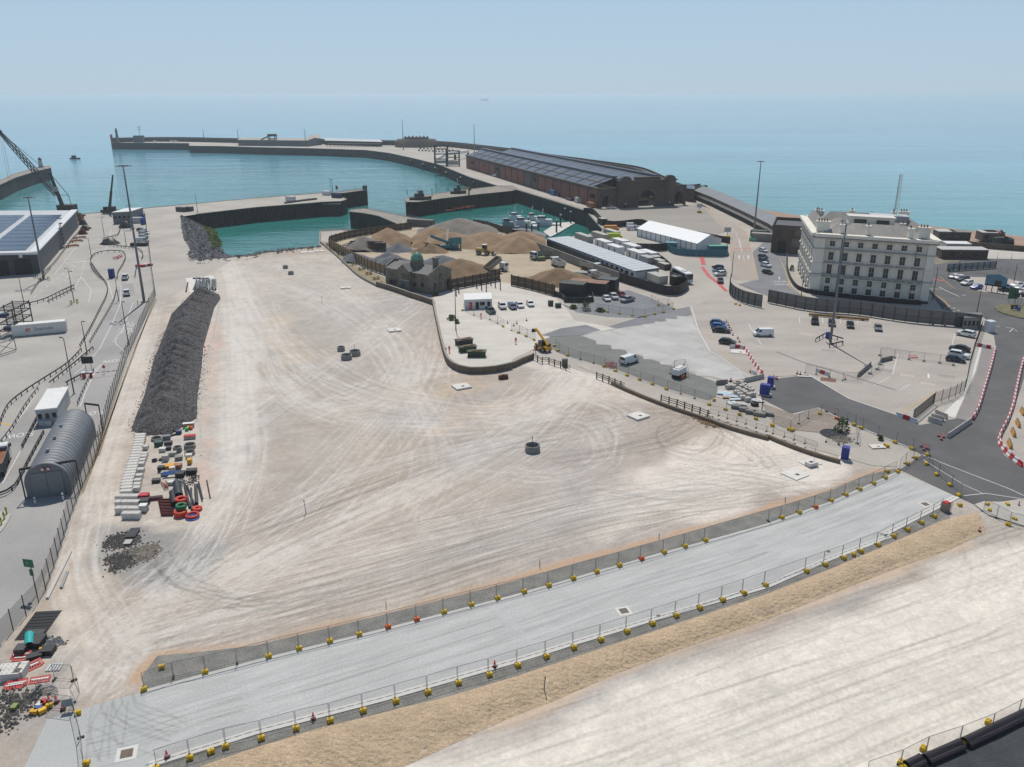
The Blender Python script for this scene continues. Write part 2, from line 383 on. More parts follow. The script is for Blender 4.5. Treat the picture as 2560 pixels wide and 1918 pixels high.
# ------------------------------------------------------------------ construction field: tyre-tracked chalk and gravel, colour carried on a fine mesh
def lat(nx,ny,seed):
    return np.random.default_rng(seed).random((ny+3,nx+3))
def vnoise(X,Y,s,seed):
    x=(X+500)/s;y=(Y+500)/s;L_=lat(int(1400/s)+2,int(1400/s)+2,seed);xi=x.astype(int);yi=y.astype(int);fx=x-xi;fy=y-yi
    fx=fx*fx*(3-2*fx);fy=fy*fy*(3-2*fy)
    return(L_[yi,xi]*(1-fx)+L_[yi,xi+1]*fx)*(1-fy)+(L_[yi+1,xi]*(1-fx)+L_[yi+1,xi+1]*fx)*fy
def inpoly(X,Y,poly):
    ins=np.zeros(X.shape,bool);n=len(poly)
    for i in range(n):
        x0,y0=poly[i][0],poly[i][1];x1,y1=poly[(i+1)%n][0],poly[(i+1)%n][1]
        if y0==y1:continue
        c=((Y<y0)!=(Y<y1))&(X<(x1-x0)*(Y-y0)/(y1-y0)+x0);ins^=c
    return ins
def sdist(X,Y,poly):                            # distance to the edge, positive inside
    d=np.full(X.shape,1e9);n=len(poly)
    for i in range(n):
        ax,ay=poly[i][0],poly[i][1];bx,by=poly[(i+1)%n][0],poly[(i+1)%n][1];dx,dy=bx-ax,by-ay
        t=np.clip(((X-ax)*dx+(Y-ay)*dy)/(dx*dx+dy*dy+1e-9),0,1);d=np.minimum(d,np.hypot(X-ax-t*dx,Y-ay-t*dy))
    return np.where(inpoly(X,Y,poly),d,-d)
field_poly=(gl('L2',[(-330,1652),(0,600),(160,425),(270,305),(370,200)])+gl('L1',[(520,1240),(690,740),(840,400)])+gl('K5',[(1100,850),(1345,280)])+gl('K1',[(1325,1600),(1262,1120)])
              +bank_top+gl('K6',[(575,20),(880,300),(1040,400),(1320,490),(1530,555),(1545,640),(1640,1050),(1700,1105),(1900,1155),(2209,1110)])
              +gl('L4',[(185,110),(730,270),(1000,395),(1300,520),(1650,640),(2209,800)])+gl('L5',[(300,870),(770,1040),(1130,1090),(1640,1320),(1790,1390),(1870,1480),(2209,1600)])
              +[P(2700,1420),P(2700,1700),P(2400,1990),P(-300,2050)])
field_poly=[(p.x,p.y)for p in field_poly]
GX0,GX1,GY0,GY1,GS=-105.,112.,38.,372.,.175
nx,ny=int((GX1-GX0)/GS),int((GY1-GY0)/GS)
gx=GX0+GS*np.arange(nx);gy=GY0+GS*np.arange(ny);GXX,GYY=np.meshgrid(gx,gy)
cj,ci=np.arange(0,ny+6,6),np.arange(0,nx+6,6);CXX,CYY=np.meshgrid(GX0+GS*ci,GY0+GS*cj)
def up(a):                                        # coarse survey grid -> full grid
    fy=np.arange(ny)/6;fx=np.arange(nx)/6;y0=fy.astype(int);x0=fx.astype(int);ty=(fy-y0)[:,None];tx=(fx-x0)[None,:];b=a[y0]*(1-ty)+a[y0+1]*ty
    return b[:,x0]*(1-tx)+b[:,x0+1]*tx
def s2l(h):return np.array(lin(h))
base=np.zeros((ny,nx,3))+s2l('aca298')
n_big=vnoise(GXX,GYY,22,1)*.6+vnoise(GXX,GYY,7,2)*.4
n_mid=vnoise(GXX,GYY,2.5,3)*.5+vnoise(GXX,GYY,.9,4)*.5
wob=(vnoise(GXX,GYY,9,5)-.5)*9+(vnoise(GXX,GYY,3,6)-.5)*4
def zone(pts,col,soft=3.0,amt=1.0,w=1.0,mod=1.0):
    global base
    d=up(sdist(CXX,CYY,[(p.x,p.y)for p in pts]))+wob*w
    a=np.clip(d/soft+.5,0,1)[...,None]*amt*(1-mod*(1-np.clip(.1+n_big*.9+n_mid*.6,0,1)))[...,None]
    base=base*(1-a)+s2l(col)*a
V=lambda*a:gl('V',a)
base*=(1+(n_big-.5)*.16)[...,None]
base+=((vnoise(GXX,GYY,15,8)-.5)[...,None]*np.array([.06,.02,-.03]))
zone(V((320,480),(420,470),(420,560),(900,540),(930,640),(560,700),(560,1000),(480,1180),(250,1250),(320,900),(350,640)),'c9c3b8',6,.55)
zone(V((340,480),(300,660),(230,880),(150,1100),(90,1300),(60,1500),(200,1500),(240,1250),(290,950),(330,700),(350,560)),'c6baac',2.5,.8,.3)
zone(V((545,560),(700,620),(800,780),(760,1000),(640,1050),(560,960),(570,760)),'ada69d',8,.7)
zone(V((500,640),(545,640),(548,980),(480,1140),(455,1000)),'c6c0b6',3,.7,.8)
zone(V((445,700),(470,700),(460,1000),(440,1120),(420,1100)),'c3ada0',2,.8,.6)
zone(V((1290,1160),(1350,1070),(1500,950),(1570,900),(1860,1010),(1700,1075),(1480,1130)),'d9d0c4',4,.85,1,.4)
zone(V((1150,770),(1300,760),(1560,870),(1540,900),(1250,850)),'d6ccbf',4,.7)
zone(V((230,1150),(480,1130),(500,1180),(420,1270),(280,1300),(220,1230)),'8d8b88',3,.95,.6)
zone(V((300,1330),(900,1190),(1300,1130),(1300,1180),(900,1290),(450,1390),(330,1440)),'b9b0a6',5,.7)
zone(V((540,1700),(1100,1590),(1500,1440),(1900,1290),(2140,1180),(2400,1120),(2400,1500),(2212,1560),(1700,1800),(540,1800)),'d9d2c6',3,1.0,.3,.12)
zone(V((560,700),(600,690),(660,780),(640,800)),'c2b199',3,.6,1.0)
zone(V((960,815),(1040,815),(1040,850),(960,850)),'bda98f',3,.5)
zone(V((940,890),(1150,850),(1180,870),(960,925)),'c2ab93',3,.5)
zone(V((20,1480),(150,1430),(190,1620),(60,1700),(-50,1700)),'9b9893',3,.8)
zone(V((1060,900),(1240,900),(1240,1010),(1060,1010)),'a89f96',4,.8)
zone(V((600,560),(940,640),(925,780),(700,740)),'b0aaa2',6,.6)
zone(V((90,1290),(140,1290),(140,1360),(100,1390),(60,1420)),'86837f',1.5,.9,.3)
# tyre tracks: pairs of wheel strokes gathered into routes
acc=np.zeros((ny,nx));accd=np.zeros((ny,nx))
K3x3=[(dx,dy,math.exp(-(dx*dx+dy*dy)/.8))for dx in(-1,0,1)for dy in(-1,0,1)]
def stroke(pts,amp,dark=False):
    q=np.array([(p.x,p.y)for p in pts]);ix=((q[:,0]-GX0)/GS).astype(int);iy=((q[:,1]-GY0)/GS).astype(int)
    ph=rng.random()*9;n=len(q);a=amp*np.clip(.55+.6*np.sin(np.arange(n)*.013+ph)+.35*np.sin(np.arange(n)*.05+ph*3),0,1.3)
    t=accd if dark else acc
    for dx,dy,w in K3x3:
        jx,jy=ix+dx,iy+dy;ok=(jx>=0)&(jx<nx)&(jy>=0)&(jy<ny);np.add.at(t,(jy[ok],jx[ok]),a[ok]*w)
def route(pts,n,sig,amp,dark=False,gauge=2.0,wander=1.0,k='V'):
    c=gl(k,pts)
    for i in range(int(n*1.5)):
        off=rng.normal(0,sig);cc=[p+Vector((rng.normal(0,wander),rng.normal(0,wander),0))for p in c]
        t0=rng.uniform(-.12,.0);s=spline(cc,.16);m=len(s);lo=int(m*max(0,rng.uniform(-.3,.35)));hi=int(m*min(1,rng.uniform(.65,1.3)));s=s[lo:hi]
        if len(s)<20:continue
        for e in(-gauge/2,gauge/2):stroke(offset(s,off+e),amp*1.35*rng.uniform(.4,1.6),dark)
route([(345,495),(330,640),(285,800),(225,960),(190,1120),(180,1240),(240,1370),(330,1440)],26,1.6,.10)
route([(400,500),(480,560),(520,650),(522,850),(525,1000),(460,1160),(350,1290),(250,1400),(190,1500)],34,2.2,.10)
route([(310,1390),(600,1200),(900,1060),(1130,930),(1240,810),(1290,760)],46,4.0,.10)
route([(260,1340),(700,1255),(1100,1140),(1500,1040),(1850,1030)],40,5.0,.10)
route([(530,600),(590,720),(700,810),(850,865),(1100,890),(1270,800)],26,3.2,.10)
route([(500,570),(650,630),(800,720),(900,850),(960,1000),(900,1120)],22,3.5,.09)
route([(940,690),(900,820),(780,980),(600,1150),(400,1290)],26,4.0,.09)
route([(520,920),(700,790),(850,690),(935,630)],18,3.5,.09)
route([(590,570),(700,600),(810,680),(880,760),(870,830),(790,880),(640,860),(555,760),(540,650)],20,3.0,.09)
route([(540,1150),(800,1020),(1060,960),(1250,940),(1350,900),(1250,860),(1100,880)],20,3.0,.09)
route([(640,900),(850,820),(1000,790),(1150,790),(1280,770)],18,3.0,.09)
route([(420,560),(560,600),(700,640),(900,650)],14,3.0,.09)
route([(560,700),(620,830),(760,900),(1000,920),(1200,880),(1300,780)],18,3,.09)
route([(330,1400),(560,1330),(900,1240),(1300,1120),(1700,1060)],30,3.5,.10,True)
route([(500,1150),(900,1000),(1300,900),(1450,890)],22,5,.09,True)
route([(540,640),(640,760),(820,850),(1080,880)],14,5,.08,True)
route([(1500,900),(1560,930),(1520,975),(1440,965),(1440,930),(1500,920)],5,1.2,.16,True)
route([(1200,1000),(1400,960),(1480,930),(1500,900),(1420,880)],8,1.5,.12,True)
route([(1480,890),(1600,950),(1660,1000),(1560,1010),(1430,980)],5,1.2,.14,True)
route([(1300,1060),(1500,1080),(1680,1060),(1860,1040)],7,1.5,.13,True)
route([(1430,1010),(1640,1040),(1780,1080)],5,1.5,.13,True)
route([(1030,900),(1160,900),(1290,920),(1300,990),(1180,1030),(1020,1010)],14,2.0,.10)
route([(600,1300),(480,1290),(370,1250),(330,1180)],10,2,.10,True)
for k in range(95):                               # long graded streaks on the lower chalk and parallel to the road
    u=rng.uniform(-120,400);route([(500+u*.2,1700+u),(1000+u*.2,1570+u*.9),(1500+u*.3,1400+u*.8),(2300,1140+u*.75)],1,.5,.075,rng.random()<.6,2.2,1.2)
for k in range(34):
    u=rng.uniform(0,150);route([(330,1400-u),(900,1262-u*.9),(1500,1105-u*.6),(1900,1005-u*.3)],1,.5,.10,rng.random()<.4,2.2,.8)
route([(2212,1150),(2000,1270),(1700,1380),(1500,1500)],9,5,.04,True);route([(2150,1140),(2200,1250),(2140,1340),(1900,1420)],9,4,.05,True)
route([(1300,1640),(1900,1440),(2212,1340)],5,4,.06,True)
# banks of fine scratches along the main routes
tr=np.clip(acc,0,.6)*(.6+.8*n_mid);td=np.clip(accd,0,.6)*(.6+.8*n_mid)
n_fin=vnoise(GXX,GYY,.35,21);colr=base*(1+(n_mid-.5)[...,None]*.26+(n_fin-.5)[...,None]*.16)
colr=colr*(1-tr[...,None]*.95)+np.array([.65,.615,.565])*(tr[...,None]*.95)
colr=colr*(1-td[...,None]*.55)
# tan fringe thrown up along the road edge
def fringe(pts,col,w,amt):
    global colr
    s=np.array([(p.x,p.y)for p in pts]);d=np.full(CXX.shape,1e9)
    for(ax,ay),(bx,by)in zip(s[:-1],s[1:]):
        dx,dy=bx-ax,by-ay;t=np.clip(((CXX-ax)*dx+(CYY-ay)*dy)/(dx*dx+dy*dy+1e-9),0,1);d=np.minimum(d,np.hypot(CXX-ax-t*dx,CYY-ay-t*dy))
    d=up(d);a=np.clip(1.2-(d+wob*.12)/w,0,1)[...,None]*amt*np.clip(.4+n_mid,0,1)[...,None];colr=colr*(1-a)+s2l(col)*a
far_gravel_top=gl('L2',[(1215,880),(1360,690),(1750,655),(2209,600)])+gl('L6',[(1100,335),(2209,50)])+gl('L7',[(600,220),(1150,75)])+gl('L5',[(0,1430),(540,1265),(840,1135),(1090,1075)])
fringe(far_gravel_top,'b99b7f',1.2,.9)
fringe(gl('L7',[(-200,1640),(350,1430),(900,1190),(1500,960),(2209,720)])+gl('L8',[(900,240),(1450,50)]),'c9b096',1.2,.7)
colr=np.clip(colr,.03,.8)
def field_material():
    m=bpy.data.materials.new('tracked_chalk_ground');m.use_nodes=True;N=m.node_tree.nodes;L=m.node_tree.links;b=N['Principled BSDF']
    at=N.new('ShaderNodeAttribute');at.attribute_name='soil';geo=N.new('ShaderNodeNewGeometry')
    n=N.new('ShaderNodeTexNoise');n.inputs['Scale'].default_value=2.6;n.inputs['Detail'].default_value=8;n.inputs['Roughness'].default_value=.75;L.new(geo.outputs['Position'],n.inputs['Vector'])
    r=N.new('ShaderNodeMapRange');r.inputs[1].default_value=.25;r.inputs[2].default_value=.75;r.inputs[3].default_value=.81;r.inputs[4].default_value=1.16;L.new(n.outputs[0],r.inputs[0])
    s=N.new('ShaderNodeVectorMath');s.operation='SCALE';L.new(at.outputs['Color'],s.inputs[0]);L.new(r.outputs[0],s.inputs['Scale']);L.new(s.outputs[0],b.inputs['Base Color'])
    b.inputs['Roughness'].default_value=.95;b.inputs['Specular IOR Level'].default_value=.15
    bp=N.new('ShaderNodeBump');bp.inputs['Strength'].default_value=.35;bp.inputs['Distance'].default_value=.12;L.new(n.outputs[0],bp.inputs['Height']);L.new(bp.outputs[0],b.inputs['Normal'])
    return m
FM=field_material();mverts,mcols,mfaces,vo=[],[],[],0
for(ya,yb,sx,sy)in((GY0,118,1,1),(118,190,2,2),(190,GY1-1.2,3,5)):
    j0,j1=int((ya-GY0)/GS),int((yb-GY0)/GS);jj=np.arange(j0,min(j1+sy,ny-1),sy);ii=np.arange(0,nx,sx);sub=np.ix_(jj,ii)
    X,Y=GXX[sub],GYY[sub];ins=inpoly(X,Y,field_poly);h,w=X.shape
    keep=ins[:-1,:-1]&ins[1:,1:]&ins[1:,:-1]&ins[:-1,1:]
    idx=np.arange(h*w).reshape(h,w);qf=np.stack([idx[:-1,:-1][keep],idx[:-1,1:][keep],idx[1:,1:][keep],idx[1:,:-1][keep]],1)
    used=np.unique(qf);mp_=-np.ones(h*w,int);mp_[used]=np.arange(len(used))
    mverts.append(np.stack([X.ravel()[used],Y.ravel()[used],np.full(len(used),-.0015*len(mverts))],1));mcols.append(colr[sub].reshape(-1,3)[used]);mfaces.append(mp_[qf]+vo);vo+=len(used)
va,ca,fa=np.concatenate(mverts),np.concatenate(mcols),np.concatenate(mfaces)
me=bpy.data.meshes.new('construction_ground');me.vertices.add(len(va));me.vertices.foreach_set('co',va.astype('f4').ravel())
me.loops.add(fa.size);me.loops.foreach_set('vertex_index',fa.astype('i4').ravel());me.polygons.add(len(fa));me.polygons.foreach_set('loop_start',np.arange(0,fa.size,4,dtype='i4'));me.update();me.validate()
ca4=np.ones((len(va),4),'f4');ca4[:,:3]=ca;ly=me.attributes.new('soil','FLOAT_COLOR','POINT');ly.data.foreach_set('color',ca4.ravel())
me.materials.append(FM);tag(place('construction_ground',me),'wide pale chalk and gravel site crossed by tyre tracks',kind='structure')
# ------------------------------------------------------------------ concrete road, kerbs, gravel margins, sand berm
RA=.49;M_road=mat('new_concrete','aeb0ae',.85,.10,.12,fine=.08,fscale=5,stretch=(.1,.6,1,RA))
M_kerb=mat('white_kerb','cbc9c3',.8,.08,.5)
M_grav=mat('dark_gravel','86847e',.95,.25,.5,fine=.32,fscale=6,bump=.5,bscale=14)
M_berm=mat('tan_sand','b19d83',.95,.14,.4,fine=.2,fscale=5,bump=.9,bscale=2.2)
M_iron=mat('rusty_iron','6b5f55',.8,.2,2)
road_far=gl('L2',[(410,1240),(1000,1065),(1250,1000),(2209,742)])+gl('L6',[(1100,470),(2209,182)])+gl('L7',[(900,265),(1870,0)])+gl('L5',[(0,1560),(560,1365),(1130,1106)])
road_near=gl('L2',[(150,1780),(1290,1652),(2209,1362)])+gl('L6',[(1100,1075),(2209,757)])+gl('L7',[(1100,765),(2209,442)])+gl('L8',[(460,165),(930,-10)])+gl('L5',[(1000,1657),(1640,1325)])
MB().sheet(road_far+road_near[::-1],.012).build('road',M_road)
road=bpy.data.objects['road'];tag(road,'new pale grey concrete road crossing the site',kind='structure')
def res(Q,n):
    q=[Vector(v)for v in Q];L_=[0]
    for a,b in zip(q[:-1],q[1:]):L_.append(L_[-1]+(b-a).length)
    out=[]
    for i in range(n+1):
        s=L_[-1]*i/n;k=min(max(j for j in range(len(q))if L_[j]<=s+1e-9),len(q)-2);out.append(q[k].lerp(q[k+1],(s-L_[k])/max(L_[k+1]-L_[k],1e-9)))
    return out
ra,rb=res(road_far[2:],24),res(road_near[1:],24)
for i in range(24):                               # poured bays, each a shade of its own
    c=.44+random.uniform(-.012,.012);m=mat('concrete_bay_%d'%(i%6),(c,c*1.005,c*.975),.85,.13,1.0,fine=.09,fscale=4,stretch=(.12,.9,1,RA))
    q=[ra[i].lerp(ra[i+1],.004),ra[i].lerp(ra[i+1],.996),rb[i].lerp(rb[i+1],.996),rb[i].lerp(rb[i+1],.004)]
    MB().sheet(q,.018).build('bay',m,road)
near_k=road_near[1:]
k=MB()
for a,b in zip(near_k[:-1],near_k[1:]):k.bar(a+Vector((0,0,.03)),b+Vector((0,0,.03)),.45,.12)
k.build('kerb',M_kerb,road);k=MB()
for a,b in zip(offset(near_k,.55)[:-1],offset(near_k,.55)[1:]):k.bar(a+Vector((0,0,.022)),b+Vector((0,0,.022)),.3,.02)
k.build('channel',M_kerb,road)
slot=MB()
for p,h in along(offset(near_k,.38),1.0):
    d=Vector((math.cos(h),math.sin(h),0))*.3;slot.bar(p-d+Vector((0,0,.034)),p+d+Vector((0,0,.034)),.08,.01)
tag(slot.build('drain_slot',mat('slot_dark','84847f',.9),road),kind='stuff')
k=MB();fk=road_far[2:]
for a,b in zip(fk[:-1],fk[1:]):k.bar(a+Vector((0,0,.03)),b+Vector((0,0,.03)),.5,.1)
k.build('kerb',mat('grey_kerb','bcbbb5',.8,.1,.4),road)
fg=far_gravel_top+[road_far[-1]+Vector((.1,.3,0))]+[p+Vector((0,.2,0))for p in road_far[2:-1]][::-1]
struct('gravel_verge',MB().sheet(fg,.008),M_grav,'dark gravel strip behind the far fence of the road')
berm_top=gl('L6',[(-500,1652),(0,1480),(560,1310),(900,1230),(1300,1130),(1600,1060),(2209,880)])+gl('L7',[(840,950),(1300,800),(2209,500)])+gl('L8',[(500,215),(950,20),(1250,-110),(1500,-170)])
berm_low=[P(760,1960),P(1010,1918)]+gl('L7',[(0,1560),(350,1430),(900,1190),(1500,960),(2209,720)])+gl('L8',[(900,240),(1300,100),(1560,-20)])
ng=[p+Vector((0,-.1,0))for p in near_k]+berm_top[::-1]
struct('gravel_verge',MB().sheet([g('L2',1290,1660)]+[p+Vector((.1,-.15,0))for p in near_k[1:-1]]+[g('L5',1600,1360)]+gl('L8',[(1300,-110)])+berm_top[::-1],.008),M_grav,'dark gravel strip between the near kerb and sand')
def bermz(t):return.05+.42*math.sin(min(1,t*1.15)*math.pi)**.8 if 0<t<.87 else(.05 if 0<t<1 else 0)
bm_=loft([p+Vector((0,0,.01))for p in berm_top],[p+Vector((0,0,.01))for p in berm_low],420,26,bermz,.075,4)
struct('sand_berm',bm_,M_berm,'long low bank of tan sand beside the road',True)
for(kk,x,y,s)in(('L2',1095,1535,1.1),('L7',965,648,1.0),('L5',1357,1383,1.0),('L8',432,112,.5),('L7',1265,693,.45)):
    p=g(kk,x,y);MB().box((0,0,0),(s,s,.03),.3).build('manhole_cover',M_iron,road,loc=(p.x,p.y,.03));
    if s>.9:MB().box((0,0,0),(s*1.7,s*1.7,.015),.3).build('surround',M_kerb,road,loc=(p.x,p.y,.022))
M_mark=wire_mat('tyre_mark','6a6862',dens=.075);MATS['tyre_mark'].node_tree.nodes['Principled BSDF'].inputs['Metallic'].default_value=0;MATS['tyre_mark'].node_tree.nodes['Principled BSDF'].inputs['Roughness'].default_value=.95
def marks(k,pts,n,sig,w=.28):
    c=gl(k,pts)
    for i in range(n):
        o_=rng.normal(0,sig);s=spline([p+Vector((rng.normal(0,.3),rng.normal(0,.3),0))for p in c],.6)
        for e in(-.95,.95):
            l,r=offset(s,o_+e+w/2),offset(s,o_+e-w/2);m_=len(s);z=.0235+.0012*(i%6);MB().add([(p.x,p.y,z)for p in r]+[(p.x,p.y,z)for p in l],[(q,q+1,m_+q+1,m_+q)for q in range(m_-1)]).build('tyre_mark',M_mark,road)
marks('L2',[(980,1080),(1080,1180),(1280,1290),(1540,1345)],4,.6);marks('L2',[(900,1120),(900,1300),(880,1600)],3,.8);marks('L2',[(760,1480),(1100,1400),(1600,1250),(2100,1100)],4,1.4);marks('L6',[(100,1100),(800,900),(1600,650),(2200,480)],3,1.6);marks('L7',[(100,800),(900,540),(1700,300),(2200,140)],3,1.6);marks('L5',[(200,1600),(700,1420),(1200,1230)],3,1.4)
# ------------------------------------------------------------------ shared materials
def pm(h,rough=.35,**k):return mat('paint_'+h,h,rough,k.pop('var',.05),k.pop('scale',1.5),spec=.5,**k)
M_glass=mat('dark_glass','12171c',.12,.1,1,spec=.6)
M_tyre=mat('tyre_rubber','17181a',.85,.15,3)
M_rim=mat('alloy_rim','8d9093',.4,.1,3,metal=.6)
M_lamp=mat('lamp_clear','dfe3e6',.2,.05,3);M_tail=mat('lamp_red','8e1218',.3,.05,3)
M_steel=mat('galvanised','7d8184',.5,.15,1.2,metal=.5);M_dsteel=mat('dark_steel','2b2e31',.55,.25,.8)
M_black=mat('black_paint','14161a',.5,.25,.7);M_white=mat('white_paint','d9d9d5',.5,.06,.6)
M_yel=mat('yellow_plastic','c8a512',.5,.1,3);M_org=mat('orange_plastic','d2601b',.5,.1,3);M_red=mat('red_plastic','b92a24',.5,.12,3)
M_line=mat('road_paint_white','d3d3cf',.8,.14,2.5,fine=.12,fscale=6);M_yline=mat('road_paint_yellow','c4a05a',.85,.2,2.5,fine=.15,fscale=6);M_rline=mat('road_paint_red','c05b5c',.85,.15,1)
M_wire=wire_mat('wire_mesh','5f6468',dens=.13);M_wired=wire_mat('dense_wire_mesh','3b4144',dens=.34)
M_wood=mat('weathered_timber','7a6450',.9,.25,.6,fine=.2,fscale=3);M_dwood=mat('dark_timber','3a332c',.9,.25,.8)
M_rust=mat('rusty_steel','5c3a2a',.9,.35,1.2)
M_concb=mat('precast_concrete','b0aca4',.9,.12,.8,fine=.08,fscale=6);M_cwhite=mat('white_concrete','cfccc5',.9,.08,.8,fine=.06,fscale=5)
M_skin=mat('skin','b98a6e',.6,.05,5)
# ------------------------------------------------------------------ vehicles (x forward, origin on the ground under the middle)
def xprof(prof,w):                               # side profile (x,z) widened to +-w(z)
    n=len(prof);p=prof if area2(prof)>0 else prof[::-1];mb=MB()
    vs=[(x,-w(x,z),z)for x,z in p]+[(x,w(x,z),z)for x,z in p]
    fs=[tuple(t)for t in tess(p)]+[tuple(n+i for i in reversed(t))for t in tess(p)]+[(i,n+i,n+(i+1)%n,(i+1)%n)for i in range(n)]
    return mb.add(vs,fs)
def panel(pts,off):                              # flat pane pushed off along its normal, with a little depth
    p=[Vector(q)for q in pts];nrm=(p[1]-p[0]).cross(p[2]-p[0]).normalized()
    a=[q+nrm*off for q in p];b=[q-nrm*.03 for q in p];n=len(p)
    return MB().add(b+a,[tuple(range(n,2*n)),tuple(reversed(range(n)))]+[(i,(i+1)%n,n+(i+1)%n,n+i)for i in range(n)])
WHEEL={}
def wheel_mesh(r,w):
    k=(round(r,2),round(w,2))
    if k not in WHEEL:
        t=MB();n=14;prof=[(r*.62,-w/2),(r*.93,-w/2),(r,-w*.3),(r,w*.3),(r*.93,w/2),(r*.62,w/2)]
        vs=[(a*math.cos(2*math.pi*i/n),y,a*math.sin(2*math.pi*i/n))for a,y in prof for i in range(n)]
        fs=[(j*n+(i+1)%n,j*n+i,(j+1)*n+i,(j+1)*n+(i+1)%n)for j in range(5)for i in range(n)]
        t.add(vs,fs);c=MB();c.add([(r*.64*math.cos(2*math.pi*i/n),y,r*.64*math.sin(2*math.pi*i/n))for y in(-w*.42,w*.42)for i in range(n)],
            [tuple(range(n)),tuple(reversed(range(n,2*n)))]+[((i+1)%n,i,n+i,n+(i+1)%n)for i in range(n)])
        WHEEL[k]=(t.mesh('wheel',M_tyre,True),c.mesh('rim',M_rim))
    return WHEEL[k]
def add_wheels(t,xs,y,r=.33,w=.22):
    tm,rm=wheel_mesh(r,w)
    for x in xs:
        for s in(-1,1):
            o=place('wheel',tm,t,(x,s*y,r));place('rim',rm,o)
PROTO={}
CARP={  # body profile, cabin profile, half width, wheels
 'hatch':([(-2.05,.3),(-2.1,.55),(-2.05,.95),(-1.0,1.0),(.9,.96),(1.75,.83),(2.03,.66),(2.1,.42),(2.02,.26)],[(-1.95,.96),(-1.6,1.38),(-1.2,1.46),(.05,1.48),(.35,1.42),(1.15,.93)],.88,1.28),
 'suv':([(-2.2,.36),(-2.26,.6),(-2.2,1.08),(-1.0,1.12),(1.0,1.08),(1.95,.98),(2.2,.78),(2.26,.5),(2.18,.32)],[(-2.12,1.08),(-1.85,1.58),(-1.4,1.68),(.1,1.7),(.4,1.62),(1.15,1.06)],.94,1.36),
 'saloon':([(-2.3,.32),(-2.35,.6),(-2.25,.93),(-1.5,.97),(.9,.95),(1.95,.82),(2.3,.64),(2.35,.42),(2.28,.28)],[(-1.85,.94),(-1.15,1.36),(-.75,1.42),(.1,1.44),(.4,1.38),(1.2,.92)],.9,1.4),
 'pickup':([(-2.6,.45),(-2.65,.7),(-2.6,1.12),(-.9,1.12),(1.2,1.12),(2.2,1.05),(2.5,.85),(2.55,.55),(2.45,.4)],[(-.95,1.1),(-.8,1.7),(-.6,1.78),(.55,1.78),(.75,1.72),(1.4,1.1)],.95,1.6),
 'van':([(-2.5,.35),(-2.55,.6),(-2.5,1.2),(1.2,1.2),(2.05,1.1),(2.45,.85),(2.52,.5),(2.42,.32)],[(-2.48,1.15),(-2.42,1.95),(-2.3,2.0),(.9,2.0),(1.1,1.93),(2.0,1.1)],.98,1.55)}
def car_proto(kind):
    if kind in PROTO:return PROTO[kind]
    body,cab,hw,wx=CARP[kind];L={}
    mz=max(z for _,z in body);tz=max(z for _,z in cab)
    bw=lambda x,z:hw*(1-.05*max(0,abs(x)-1.6)*.6)*(.97 if z<.4 else 1.0)
    cw=lambda x,z:hw*(.97-.2*(z-mz)/(tz-mz))
    L['body']=xprof(body,bw);L['cabin']=xprof(cab,cw)
    a,b_,c,d,e,f=cab[0],cab[1],cab[2],cab[3],cab[4],cab[5]
    def pt(p,q,t):return(p[0]+(q[0]-p[0])*t,p[1]+(q[1]-p[1])*t)
    def quadx(p,q,i0,i1,inset):               # glass across the car between profile points p and q
        p2,q2=pt(p,q,i0),pt(p,q,i1)
        return[(p2[0],-cw(*p2)+inset,p2[1]),(p2[0],cw(*p2)-inset,p2[1]),(q2[0],cw(*q2)-inset,q2[1]),(q2[0],-cw(*q2)+inset,q2[1])]
    L['windscreen']=panel(quadx(f,e,.08,.97,.07),.012)
    L['rear_window']=panel(quadx(a,b_,.15,.95,.1)[::-1],.012)
    zlo,zhi=mz+.06*(tz-mz),tz-.16*(tz-mz)
    def xat(p,q,z):return p[0]+(q[0]-p[0])*(z-p[1])/(q[1]-p[1])
    xf0,xf1=xat(f,e,zlo)-.14,xat(f,e,zhi)-.1;xr0,xr1=xat(a,b_,zlo)+.14,xat(a,b_,min(zhi,b_[1]))+.16
    if kind=='van':xr0=xr1=.35
    if kind=='pickup':xr0+=.02
    xm=(xf1+xr1)/2-.05
    for s in(-1,1):
        segs=[(xm+.04,xf0,xm+.04,xf1)]+([(xr0,xm-.04,xr1,xm-.04)]if kind!='van' else[])
        L['side_windows%d'%s]=[panel([(x0,s*cw(x0,zlo),zlo),(x1,s*cw(x1,zlo),zlo),(x3,s*cw(x3,zhi),zhi),(x2,s*cw(x2,zhi),zhi)][::(1 if s<0 else-1)],.012)for x0,x1,x2,x3 in segs]
    nose,tail=max(x for x,_ in body),min(x for x,_ in body)
    r=.33 if kind in('hatch','saloon')else.37
    PROTO[kind]=dict(meshes={k:v for k,v in L.items()},hw=hw,wx=wx,r=r,nose=nose,tail=tail,mz=mz,mesh={})
    pr=PROTO[kind]
    for k,v in L.items():
        if isinstance(v,list):pr['mesh'][k]=[q.mesh('side_window',M_glass)for q in v]
        elif k in('body','cabin'):pr['mesh'][k]=v.mesh(k,M_white)
        else:pr['mesh'][k]=v.mesh(k,M_glass)
    lz=mz*.66
    pr['lamp']=MB().box((0,0,0),(.12,.34,.16)).mesh('headlight',M_lamp);pr['tail_l']=MB().box((0,0,0),(.1,.22,.26)).mesh('tail_light',M_tail);pr['lz']=lz
    pr['mesh']['bumper']=MB().box((0,0,0),(.14,hw*1.9,.2)).mesh('bumper',M_dsteel)
    if kind=='pickup':pr['mesh']['bed']=MB().box((0,0,0),(1.5,hw*1.7,.04)).mesh('load_bed',M_dsteel)
    return pr
